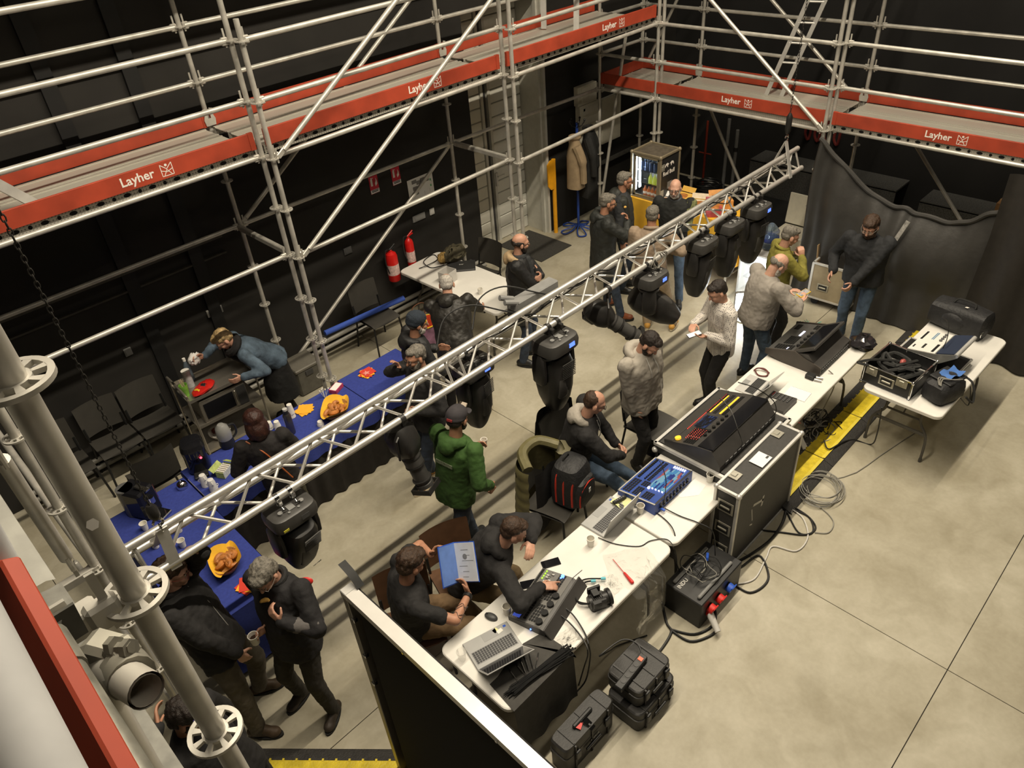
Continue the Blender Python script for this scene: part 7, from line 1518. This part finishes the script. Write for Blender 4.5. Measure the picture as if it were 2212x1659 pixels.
    for i in (0, 1):
        S, e, w = SJ[i], EL[i], W[i][0]; a = arms * (.45 + .58 * b); g.cap(S, e, .070 * a * k, .059 * a * k, 12); g.ell(S, (.072 * a * k,) * 3, None, 12, 8)
        if sleeve >= 1: g.cap(e, w - (w - e).normalized() * .012, .056 * a * k, .043 * a * k, 12)
        elif sleeve > .5: g.cap(e, e.lerp(w, .3), .054 * a * k, .050 * a * k, 12)
    if sleeve <= .5:      # short sleeves: rebuild upper arm only
        g = MB(); loft(g, rings, 24)
        for i in (0, 1): S, e = SJ[i], EL[i]; g.ell(S, (.066 * k,) * 3, None, 12, 8); g.cap(S, S.lerp(e, .62), .066 * k, .062 * k, 12)
    gm = part(topname, g, top, .0125, 3, .0075 if b < 1.1 else .010, 15)
    if hood:
        hg = MB(); c0 = nb + sp * .015 - tf * .02; pts = []
        for i in range(13): a = -PI * .62 + PI * 1.24 * i / 12; pts.append(c0 - tf * .085 * k * math.cos(a) + tr * .098 * k * math.sin(a) - sp * (.03 - .02 * math.cos(a)) * k)
        hg.tube(pts, [.030 * k + .022 * k * math.cos(-PI * .5 + PI * i / 12) for i in range(13)], 10); hg.ell(c0 - tf * .11 * k - sp * .05 * k, (.085 * k, .05 * k, .075 * k), Matrix((tr, tf, sp)).transposed(), 14, 10); part('hood', hg, hood, .011, 3, .005, 20)
    elif collar:
        c0 = nb + sp * .01; part('collar', MB().tube([c0 + tr * .074 * k * math.cos(a) + tf * .070 * k * math.sin(a) - sp * .02 * math.sin(a) * k for a in [i * PI / 8 for i in range(16)]], .022 * k, 8, closed=True), collar)
    # ---- trousers
    t = MB()
    if skirt:
        kn = (KN[0] + KN[1]) / 2; loft(t, [(Vector((kn.x, kn.y, .42)), r, f, .24 * k, .20 * k), (Vector((kn.x, kn.y, .62)), r, f, .22 * k, .18 * k), (pel, tr, tf, .175 * k, .13 * k), (pel + sp * .1, tr, tf, .15 * k, .11 * k)], 24)
        part('skirt', t, bot, .013, 2, .006, 14)
        tg = MB()
        for i in (0, 1): tg.cap(KN[i], AN[i], .05 * k, .036 * k, 10)
        part('tights', tg, blackfab)
    else:
        loft(t, [(pel - sp * .10 * k, tr, tf, .14 * k, .10 * k), (pel - sp * .02 * k, tr, tf, .165 * k, .118 * k), (pel + sp * .09 * k, tr, tf, .15 * k, .11 * k)], 20)
        for i in (0, 1): t.cap(HJ[i] - up * .01, KN[i], .092 * leg_r * k, .068 * leg_r * k, 12).cap(KN[i], AN[i] + up * .0, .067 * leg_r * k, .055 * leg_r * k, 12)
        part('trousers', t, bot, .0125, 2, .0075, 18)
    # ---- shoes
    for i in (0, 1):
        a = AN[i]; base = Vector((a.x, a.y, 0)); dr = f if not knee else f; dr = (dr + (r if i == 0 else -r) * .18).normalized(); sd = Vector((dr.y, -dr.x, 0)); z0 = a.z - .085; base.z = z0
        s = MB(); s.cap(base + up * .075 - dr * .01, base + up * .05 - dr * .055, .042 * k, .040 * k, 10); s.cap(base + up * .050 - dr * .05, base + up * .042 + dr * .13 * k, .042 * k, .038 * k, 12); s.cap(base + up * .09, base + up * .055 + dr * .09 * k, .042 * k, .036 * k, 10); s.ell(base + up * .042 + dr * .11 * k, (.062 * k, .046 * k, .036 * k), Matrix((dr, -sd, up)).transposed(), 14, 8)
        so = part('shoe', s, shoe or blackp, .009, 2, 0); 
        pl = []
        for q in range(20): t_ = 2 * PI * q / 20; u = math.cos(t_); v = math.sin(t_); pl.append(base + dr * (.045 + .135 * u) * k + sd * (.046 * k * v * (1 + .12 * u)))
        sm_ = MB(); n_ = len(pl); vs = [p + up * .001 for p in pl] + [p + up * .024 for p in pl]; sm_.add(vs, [tuple(range(n_))[::-1] if False else tuple(range(n_)), tuple(range(n_, 2 * n_))[::-1] if False else tuple(range(n_, 2 * n_))] + [(q, (q + 1) % n_, n_ + (q + 1) % n_, n_ + q) for q in range(n_)])
        obj('sole', sm_, sole or rubber, so)
    return dict(root=root, P=P, R3=R3, W=W, EL=EL, SJ=SJ, pel=pel, nb=nb, sp=sp, tf=tf, tr=tr, KN=KN, part=part, f=f, r=r, k=k)
jb = fab('wool_black', (.017, .016, .016)); jblk = fab('jacket_black', (.014, .014, .0145), .2, .6); denim = fab('denim_blue', (.055, .085, .13), .3); denimd = fab('denim_dark', (.03, .042, .065), .3); jeanblk = fab('trouser_black', (.014, .013, .013)); khaki = fab('khaki_trouser', (.32, .24, .15), .15); workg = fab('work_trouser', (.105, .09, .068), .2); greyh = fab('hoodie_grey', (.34, .31, .265), .1); greys = fab('sweater_grey', (.27, .245, .215), .08); greenh = fab('hoodie_green', (.035, .085, .016), .15); charc = fab('charcoal_wool', (.03, .032, .034)); tanw = fab('fleece_tan', (.30, .225, .16), .1); quilt = M('quilted_black', (.02, .018, .015), .5, 0, .25, 8, .5, 14); olivej = fab('olive_fleece', (.19, .17, .03), .3); beigel = fab('lining_beige', (.42, .30, .17), .1)
boot = M('boot_brown', (.07, .045, .025), .6, 0, .2); yboot = M('boot_yellow', (.52, .27, .05), .6, 0, .15); cream = M('sole_cream', (.6, .52, .38), .7, 0, 0); brogue = M('shoe_tan', (.20, .06, .025), .4, 0, .15)
def D(deg): return math.radians(deg)
# man with sunglasses on his hair, half hidden by the near scaffold
q = person('person in black top with sunglasses pushed up on dark hair', (-3.0, -3.36, 1.66), D(-55), pelvis=(-2.93, -3.36), H=1.77, hyaw=.25, hpitch=.35, hands=((-3.12, -3.02, 1.42), None), hdir=((.3, .8, .3), None), elbow=((-1, -.2, -.4), None), top=jb, bot=jeanblk, hair='full', hm='dark', sk=1, beard='stubble')
q['part']('sunglasses', MB().tube([q['P'](.085 * math.sin(a), .035 + .06 * math.cos(a), .085 + .02 * math.cos(a)) for a in [-1.4 + i * .28 for i in range(11)]], .006, 5), M('shades_violet', (.05, .03, .18), .1, .3, 0, coat=1))
# man holding the truss
q = person('person in black zip hoodie reaching up to hold the truss', (-2.60, -2.30, 1.64), D(-38), pelvis=(-2.57, -2.42), H=1.80, hyaw=.05, hpitch=.15, feet=((-2.62, -2.62), (-2.42, -2.30)), hands=((-2.50, -2.66, .92), (-2.43, -2.53, 1.965)), hdir=((.2, -.1, -.9), (-.55, .60, .35)), hnorm=((.3, .9, 0), (-.3, -.2, -.9)), elbow=((-.6, -.8, .1), (.8, .5, -.2)), curl=(.3, .75), top=jb, hem=.12, bulk=1.12, bot=workg, shoe=boot, hair='full', hm='brown', glasses='red', sk=2, collar=jb, leg_r=1.1)
q['part']('zip', MB().tube([q['nb'] + q['tf'] * .10 - q['sp'] * .02, q['nb'] + q['tf'] * .15 - q['sp'] * .2, q['pel'] + q['tf'] * .15 + q['sp'] * .1], .003, 4), aluflat)
# grey haired man eating with a coffee cup
q = person('person with grey hair eating pastry and holding a coffee cup', (-2.185, -2.76, 1.60), D(205), pelvis=(-2.15, -2.76), H=1.73, hyaw=.12, hpitch=.55, feet=((-2.22, -2.60), (-2.13, -2.92)), hands=((-2.345, -2.71, 1.10), (-2.26, -2.87, 1.36)), hdir=((-.75, -.1, .25), (-.2, .55, .7)), hnorm=((.2, -1, 0), (.6, .4, .2)), elbow=((.6, .6, -.6), (.3, -.9, -.6)), curl=(.55, .6), top=fab('work_jacket_black', (.016, .015, .016)), bulk=1.06, hem=.14, bot=fab('work_trouser_black', (.03, .027, .022)), shoe=M('boot_dark', (.035, .025, .018), .6, 0, .2), hair='full', hm='grey', glasses='wire', sk=0, belly=.02, collar=jb)
for i in (0, 1): q['part']('elbow_patch', MB().cap(q['EL'][i].lerp(q['SJ'][i], .12), q['EL'][i].lerp(q['W'][i][0], .55), .062, .055, 12), fab('patch_grey', (.13, .12, .115)))
S = q['SJ'][1]; q['part']('shoulder_flash', MB().ell(S - q['tr'] * .02 - q['tf'] * .045 + q['sp'] * .035, (.012, .05, .03), (0, .5, .8)), redp)
cup('paper cup of black coffee in the hand of the grey haired man', (-2.40, -2.735, 1.06), .085, .036, None, coffee); t = thing('pastry_piece', 'bitten yellow pastry in the fingers of the grey haired man', 'pastry', (-2.262, -2.815, 1.425)); put('pastry', MB().tube([(.03 * math.cos(a), .02 * math.sin(a), .012 * a) for a in (0, .6, 1.2, 1.8, 2.4)], [.008, .014, .017, .014, .008], 8), M('pastry_yellow', (.6, .36, .08), .6, 0, .2), t)
# woman in denim jacket
q = person('person with short blonde hair in denim jacket and long black skirt', (-.77, .62, 1.36), D(168), pelvis=(-.30, .58), H=1.66, pz=.90, hyaw=.1, hpitch=.65, feet=((-.28, .70), (-.26, .46)), hands=((-1.02, .84, 1.17), (-.88, .34, 1.02)), hdir=((-.9, .3, .1), (-.95, .1, -.1)), elbow=((.2, .9, -.3), (.6, -.8, -.4)), curl=(.6, .4), top=fab('denim_jacket', (.075, .11, .15), .35), hem=.06, bot=fab('skirt_fabric_black', (.010, .010, .010)), skirt=True, hair='full', hm='blonde', sk=0)
q['part']('scarf', MB().tube([q['nb'] + q['tr'] * .085 * math.cos(a) + q['tf'] * .085 * math.sin(a) + q['sp'] * .02 for a in [i * PI / 8 for i in range(16)]], .045, 8, closed=True).cap(q['nb'] + q['tf'] * .10, q['nb'] + q['tf'] * .16 - q['sp'] * .38, .055, .05), blackfab)
t = thing('white_cloth', 'white cloth crumpled in the hand of the blonde woman', 'cloth', (-1.05, .86, 1.10)); r_ = random.Random(4); m = MB().ell((0, 0, .06), (.07, .05, .06), n=16, m=10); m.v = [v + Vector((r_.uniform(-.012, .012),) * 3) for v in m.v]; put('cloth', m, M('cloth_white', (.7, .68, .65), .8, 0, .05), t)
# woman with dark bob
q = person('person with dark auburn bob and black top seen from behind', (-1.36, -1.16, 1.56), D(62), pelvis=(-1.30, -1.18), H=1.66, hyaw=.25, hpitch=.25, hands=((-1.05, -.98, 1.0), (-1.42, -.86, 1.0)), top=fab('top_black', (.016, .014, .014)), hem=.12, bot=fab('trouser_olive', (.07, .065, .04)), hair='bob', hm='auburn', sk=0)
q['part']('shoulder_strap', MB().tube(spline([q['SJ'][1] + q['sp'] * .055 + q['tr'] * .05, q['nb'] - q['tf'] * .11 - q['sp'] * .10, q['pel'] - q['tf'] * .15 + q['tr'] * .12 + q['sp'] * .1], 8), .008, 5), M('strap_orange', (.35, .09, .02), .5, 0, 0))
# bearded pair
beanie = M('beanie_navy', (.022, .030, .042), .9, 0, .2, 40, .5, 120)
q = person('person in navy knitted hat with grey beard and black coat', (.52, -1.10, 1.60), D(-20), pelvis=(.46, -1.06), H=1.74, hyaw=-.1, hpitch=.2, hands=((.80, -1.34, 1.05), (.84, -1.02, 1.10)), top=jblk, bulk=1.1, hem=.2, bot=jeanblk, hair='beanie', hm='grey', beard='full', bm='white', cap=beanie, sk=1, hood=jblk)
q = person('person with grey beard and glasses raising one hand', (.13, -1.53, 1.58), D(170), pelvis=(.14, -1.55), H=1.72, hyaw=.1, hpitch=.12, feet=((.16, -1.42), (-.02, -1.54)), hands=((.06, -1.30, 1.45), (-.10, -1.62, 1.12)), hdir=((-.25, .1, .9), (-.6, .6, .1)), hnorm=((-.9, 0, 0), (.3, .3, -.8)), elbow=((0, .9, -.6), (.3, -.9, -.5)), curl=(.5, .6), top=jb, bulk=1.1, hem=.12, bot=denimd, shoe=yboot, sole=cream, hair='short', hm='grey', beard='full', glasses='dark', sk=1, belly=.03)
# green hoodie
capm = M('cap_charcoal', (.04, .036, .04), .85, 0, .15)
q = person('person in green hoodie and grey cap walking past the table', (-.24, -2.53, 1.60), D(8), pelvis=(-.36, -2.52), H=1.74, hyaw=.12, hpitch=.25, feet=((-.56, -2.58), (-.18, -2.46)), hands=((-.16, -2.78, .88), (.00, -2.47, 1.12)), hdir=((.3, 0, -.9), (.8, -.3, .2)), elbow=((-.7, -.5, -.3), (-.4, .8, -.5)), curl=(.8, .6), top=greenh, bulk=1.08, hem=.14, bot=denimd, hair='cap', hm='dark', cap=capm, sk=1, beard='stubble', hood=greenh)
q['part']('back_print', MB().box(q['pel'].lerp(q['nb'], .62) - q['tf'] * .150, (.005, .18, .035), (0, .1, D(8))), M('print_grey', (.16, .19, .12), .8, 0, .5, 60)); cup('small white cup in the hand of the green hooded walker', (.05, -2.48, 1.09), .06, .03)
# quilted jacket
q = person('person with white hair in black quilted jacket leaning over the table', (1.33, -.60, 1.50), D(40), pelvis=(1.12, -.88), H=1.76, hyaw=.15, hpitch=.5, feet=((1.24, -1.14), (1.0, -.80)), hands=((1.95, -.52, .86), (1.75, -.10, .84)), hdir=((.9, .3, -.2), (.9, .3, -.2)), top=quilt, bulk=1.2, hem=.16, bot=jeanblk, shoe=blackp, sole=cream, hair='thin', hm='white', sk=0, hood=quilt)
# arms crossed
q = person('person with arms crossed in dark duffle coat with beige hood lining', (2.41, -.70, 1.60), D(-50), pelvis=(2.33, -.70), H=1.74, hyaw=.35, hpitch=.12, feet=((2.22, -.80), (2.45, -.66)), cross=True, curl=(.5, .5), top=jblk, bulk=1.14, hem=.3, bot=denimd, shoe=blackp, hair='ring', hm='dark', beard='short', glasses='dark', sk=0, hood=beigel)
q['part']('scarf', MB().tube([q['nb'] + q['tr'] * .075 * math.cos(a) + q['tf'] * .075 * math.sin(a) for a in [i * PI / 8 for i in range(16)]], .034, 8, closed=True).cap(q['nb'] + q['tf'] * .11 - q['sp'] * .04, q['nb'] + q['tf'] * .16 - q['sp'] * .25, .04, .035), charc)
for z in (.0, .14): q['part']('toggle', MB().cap(q['pel'] + q['tf'] * .165 + q['sp'] * z - q['tr'] * .03, q['pel'] + q['tf'] * .165 + q['sp'] * z + q['tr'] * .03, .009), M('toggle_horn', (.5, .38, .2), .4, 0, 0))
# group of four by the bar
q = person('person in black padded jacket eating beside the coat rack', (3.86, -.83, 1.62), D(-38), pelvis=(3.80, -.80), H=1.75, hyaw=.0, hpitch=.2, feet=((3.82, -1.10), (4.02, -.70)), hands=((4.01, -1.0, 1.44), None), hdir=((-.1, .25, .95), None), hnorm=((-.8, .4, 0), None), elbow=((.2, -.8, -.7), None), curl=(.7, .4), top=fab('padded_dark', (.022, .024, .022), .2, .6), bulk=1.24, hem=.3, bot=denimd, shoe=brogue, hair='short', hm='grey', glasses='dark', sk=1, hood=fab('padded_dark'))
t = thing('pastry_piece', 'small pastry held to the mouth of the padded jacket man', 'pastry', (4.03, -.97, 1.52)); put('pastry', MB().ell((0, 0, .015), (.022, .018, .015), n=10, m=6), M('pastry_yellow'), t)
q = person('person in open dark gilet over charcoal sweater', (4.53, -.58, 1.63), D(-55), pelvis=(4.50, -.56), H=1.77, hyaw=.25, hpitch=.12, top=charc, bulk=1.12, hem=.1, bot=denimd, hair='short', hm='grey', glasses='dark', sk=1, belly=.02)
v = MB(); 
for s in (-1, 1): v.cap(q['SJ'][0 if s > 0 else 1] + q['tf'] * .03, q['pel'] + q['tr'] * s * .15 + q['tf'] * .05, .085, .095, 12)
v.cap(q['nb'] - q['tf'] * .06 - q['sp'] * .05, q['pel'] - q['tf'] * .06, .12, .13, 12); q['part']('gilet', v, fab('gilet_olive_black', (.022, .024, .02), .2, .6), .013, 3, .008, 14)
q = person('person in tan fleece and khaki trousers seen from behind', (3.92, -1.47, 1.60), D(28), pelvis=(3.86, -1.52), H=1.74, hyaw=-.1, hpitch=.15, feet=((4.08, -1.76), (3.92, -1.46)), hands=((4.12, -1.72, 1.12), (4.10, -1.40, 1.12)), top=tanw, bulk=1.12, hem=.06, bot=khaki, shoe=yboot, sole=cream, hair='short', hm='grey', sk=1, leg_r=1.12, collar=tanw)
q = person('person with bald head, white goatee and patterned cardigan laughing', (4.72, -1.24, 1.61), D(205), pelvis=(4.76, -1.22), H=1.73, hyaw=.0, hpitch=.12, feet=((4.70, -1.05), (4.62, -1.48)), hands=(None, (4.42, -1.36, 1.1)), top=fab('cardigan_black', (.016, .017, .016)), bulk=1.12, hem=.1, bot=denim, hair='none', hm='white', beard='short', bm='white', glasses='dark', sk=2, collar=fab('shirt_grey', (.05, .055, .06)))
q['part']('patterned_sleeve', MB().cap(q['SJ'][1] - q['tr'] * .012, q['EL'][1], .078, .068, 12), M('camo_green', (.16, .17, .07), .9, 0, .8, 30))
# two at the far desk plus the patterned shirt
q = person('person with grey hair in olive fleece eating beside the drape', (4.42, -3.00, 1.56), D(-48), pelvis=(4.36, -2.95), H=1.72, hyaw=.1, hpitch=.4, hands=((4.50, -3.12, 1.38), (4.56, -3.06, 1.36)), hdir=((.05, .3, .9), (-.2, .1, .95)), elbow=((-.3, -.7, -.8), (.7, .2, -.8)), curl=(.7, .7), top=olivej, bulk=1.05, hem=.1, bot=jeanblk, shoe=yboot, hair='short', hm='grey', sk=0, collar=olivej)
watch = None
q = person('person with bald head and white beard in grey sweater looking at a yellow phone', (3.72, -3.24, 1.57), D(-28), pelvis=(3.60, -3.12), H=1.77, hyaw=-.15, hpitch=.7, feet=((3.62, -3.22), (3.78, -2.98)), hands=((3.92, -3.46, 1.14), (4.02, -3.34, 1.16)), hdir=((.75, .15, .05), (.25, -.9, .1)), hnorm=((0, .2, 1), (-.2, .1, -1)), elbow=((-.3, -.8, -.6), (.2, .8, -.6)), curl=(.35, .35), top=greys, bulk=1.14, hem=.06, bot=denim, hair='ring', hm='grey', beard='full', bm='white', sk=2, belly=.03, arms=1.05)
q['part']('wristwatch', MB().cyl(q['W'][0][0] - q['W'][0][1] * .03, q['W'][0][0] - q['W'][0][1] * .055, .034, n=14), chrome)
t = thing('smartphone', 'phone in a yellow case held by the bald man', 'phone', (4.0, -3.44, 1.165), D(-15), rot=(.1, -.15, D(-15))); put('case', MB().box((0, 0, .004), (.15, .078, .010), bev=.003), yellowp, t); put('screen', MB().box((0, 0, .0098), (.135, .066, .001)), M('phone_screen', (.3, .3, .32), .2, 0, .5, 60), t)
dot = bpy.data.materials.new('dotted_shirt'); dot.use_nodes = True; nt = dot.node_tree; b_ = nt.nodes['Principled BSDF']; tc = nt.nodes.new('ShaderNodeTexCoord'); vo = nt.nodes.new('ShaderNodeTexVoronoi'); vo.inputs['Scale'].default_value = 55; vo.inputs['Randomness'].default_value = .1; nt.links.new(tc.outputs['Object'], vo.inputs['Vector']); cr = nt.nodes.new('ShaderNodeValToRGB'); cr.color_ramp.elements[0].position = .28; cr.color_ramp.elements[1].position = .36; cr.color_ramp.elements[0].color = (.10, .09, .10, 1); cr.color_ramp.elements[1].color = (.58, .54, .49, 1); nt.links.new(vo.outputs['Distance'], cr.inputs[0]); nt.links.new(cr.outputs[0], b_.inputs['Base Color']); b_.inputs['Roughness'].default_value = .85
q = person('person in white dotted shirt reading a phone', (2.85, -3.04, 1.57), D(146), pelvis=(2.97, -3.08), H=1.72, hyaw=.08, hpitch=.5, hands=((2.70, -2.88, 1.16), (2.64, -3.02, 1.13)), hdir=((-.75, -.35, .1), (-.8, .3, .15)), hnorm=((0, -.2, -1), (0, .1, 1)), curl=(.3, .35), top=dot, topname='shirt', hem=.10, bot=jeanblk, hair='short', hm='dark', sk=0, bulk=1.0)
t = thing('smartphone', 'white phone held by the man in the dotted shirt', 'phone', (2.60, -2.97, 1.15), D(150), rot=(0, .15, D(150))); put('case', MB().box((0, 0, .004), (.15, .075, .009), bev=.003), blackp, t); put('screen', MB().box((0, 0, .0095), (.14, .068, .001)), M('phone_white', (.75, .75, .75), .3, 0, 0, emit=(.8, .8, .85), es=.25), t)
# bearded man at the road case
q = person('person with full dark beard and clear glasses in black sweater', (5.02, -3.63, 1.62), D(188), pelvis=(5.12, -3.64), H=1.80, hyaw=-.05, hpitch=.4, feet=((5.20, -3.50), (5.05, -3.74)), hands=((4.84, -3.36, .98), (4.66, -3.62, .90)), hdir=((-.6, .1, -.6), (-.75, .1, -.5)), elbow=((.6, .6, -.3), (.7, -.5, -.2)), curl=(.5, .7), top=fab('sweater_black', (.018, .019, .021)), bulk=1.22, hem=.06, bot=denim, shoe=M('trainer_grey', (.1, .1, .1), .6, 0, .1), hair='full', hm='brown', beard='long', bm='brown', glasses='wire', sk=0, sleeve=1.0)
# grey hoodie
q = person('person in light grey hoodie with hands in black trouser pockets', (1.63, -3.10, 1.60), D(-92), pelvis=(1.68, -3.00), H=1.74, hyaw=.2, hpitch=.75, feet=((1.62, -3.02), (1.90, -2.98)), pockets=True, curl=(.4, .4), top=greyh, bulk=1.22, hem=.10, bot=jeanblk, hair='short', hm='dark', sk=0, hood=greyh, beard='stubble')
for s in (-1, 1): q['part']('drawstring', MB().tube(spline([q['nb'] + q['tf'] * .10 + q['tr'] * .035 * s - q['sp'] * .02, q['nb'] + q['tf'] * .165 + q['tr'] * .05 * s - q['sp'] * .14, q['nb'] + q['tf'] * .165 + q['tr'] * .045 * s - q['sp'] * .22], 4), .004, 4), lightgrey)
# seated at the blue desk
q = person('person seated in black hoodie with grey lining, hands clasped', (.96, -3.00, 1.27), D(-48), pelvis=(.90, -2.76), pz=.56, H=1.74, hyaw=.1, hpitch=.45, feet=((1.12, -3.46), (1.42, -3.34)), hands=((1.14, -3.20, .66), (1.18, -3.16, .66)), hdir=((.75, .25, -.25), (.2, -.75, -.3)), hnorm=((-.2, .6, 0), (-.6, .2, 0)), elbow=((-.5, -.7, -.3), (.6, .6, -.3)), curl=(.6, .6), top=jb, bulk=1.14, hem=.06, bot=denim, hair='thin', hm='brown', glasses='dark', sk=0, hood=greyh, knee=(.3, -.2, 1), belly=.02)
for s in (-1, 1): q['part']('drawstring', MB().tube(spline([q['nb'] + q['tf'] * .10 + q['tr'] * .03 * s - q['sp'] * .02, q['nb'] + q['tf'] * .17 + q['tr'] * .045 * s - q['sp'] * .16, q['nb'] + q['tf'] * .175 + q['tr'] * .04 * s - q['sp'] * .26], 4), .004, 4), lightgrey)
# leaning over the grey desk
q = person('person in black hoodie leaning in with one hand at the mouth', (-.575, -3.47, 1.20), D(-42), pelvis=(-.82, -3.06), pz=.58, H=1.76, hyaw=.1, hpitch=.5, feet=((-.72, -3.45), (-.38, -3.38)), hands=((-.575, -3.83, .855), (-.54, -3.60, 1.06)), hdir=((.75, -.55, -.12), (-.55, -.45, -.1)), hnorm=((0, .15, -1), (-.3, .3, -.8)), elbow=((-.9, -.1, .2), (.9, -.2, -.2)), curl=(.5, .35), idx=(.08, None), top=jb, bulk=1.14, hem=.04, bot=fab('trouser_tan', (.24, .17, .09)), hair='short', hm='brown', sk=0, hood=jb, knee=(.2, -.3, 1))
# tattooed reader with blue folder
q = person('person in black tshirt with tattooed forearm holding a blue folder', (-1.33, -3.18, 1.28), D(-22), pelvis=(-1.36, -3.06), pz=.58, H=1.76, hyaw=.25, hpitch=.35, feet=((-1.1, -3.45), (-.8, -3.25)), hands=((-1.05, -3.40, .96), (-1.06, -3.14, 1.18)), hdir=((.3, .7, .5), (.55, -.25, .6)), hnorm=((-.6, .3, .2), (-.2, -.8, -.1)), elbow=((-.1, -.9, -.2), (.2, .9, -.4)), curl=(.55, .6), top=fab('tshirt_black', (.016, .015, .015)), topname='tshirt', sleeve=.4, bulk=1.1, hem=.06, bot=fab('trouser_tan2', (.16, .10, .05)), hair='full', hm='brown', sk=1, knee=(.4, -.2, 1))
ink = M('tattoo_ink', (.10, .075, .065), .5, 0, .3, 40); e, w = q['EL'][0], q['W'][0][0]; dd = (w - e).normalized(); u = dd.orthogonal().normalized(); v = dd.cross(u)
tt = MB()
for j in range(7):
    c0 = e.lerp(w, .1 + .07 * j); rad = .0405 - .0008 * j; a0 = j * 1.3; tt.tube([c0 + (u * math.cos(a) + v * math.sin(a)) * rad + dd * (.02 * math.sin(a * 3 + j)) for a in [a0 + i * .28 for i in range(9)]], .0022, 4)
tg_ = q['part']('tattoo', tt, ink); tg_['kind'] = 'stuff'
q['part']('wristband', MB().cyl(w - dd * .005, w - dd * .035, .036, n=14), blackp)
# folder
fm = frame((-1.0, -3.27, 1.07), (.80, -.60, .0), (-.45, -.60, .66)); t = thing('document_folder', 'open blue folder of printed sheets held up by the reader', 'folder', (-1.0, -3.27, .92))
lf_ = fm @ RY(.95); rt_ = fm @ RY(-.75)
obj('cover', MB().box(lf_ @ Vector((-.10, 0, 0)), (.21, .30, .004), lf_.to_3x3()), bluep, t); obj('cover', MB().box(rt_ @ Vector((.10, 0, 0)), (.21, .30, .004), rt_.to_3x3()), bluep, t)
pg = obj('sheet', MB().box(rt_ @ Vector((.10, 0, .006)), (.20, .285, .005), rt_.to_3x3()), M('sheet_pale', (.62, .64, .68), .6, 0, .06), t); pr = MB(); r_ = random.Random(4)
for j in range(6): pr.box(rt_ @ Vector((.10 + r_.uniform(-.03, .03), -.11 + .04 * j, .0090)), (r_.uniform(.05, .13), .004, .0004), rt_.to_3x3())
pr.cyl(rt_ @ Vector((.10, .04, .0085)), rt_ @ Vector((.10, .04, .0092)), .022, n=14); tag(obj('printed_lines', pr, midgrey, pg), kind='stuff')
obj('sheet', MB().box(lf_ @ Vector((-.10, 0, .004)), (.20, .285, .003), lf_.to_3x3()), M('sheet_blue', (.12, .22, .55), .5, 0, .1), t)
flush_remesh()
flush_text()
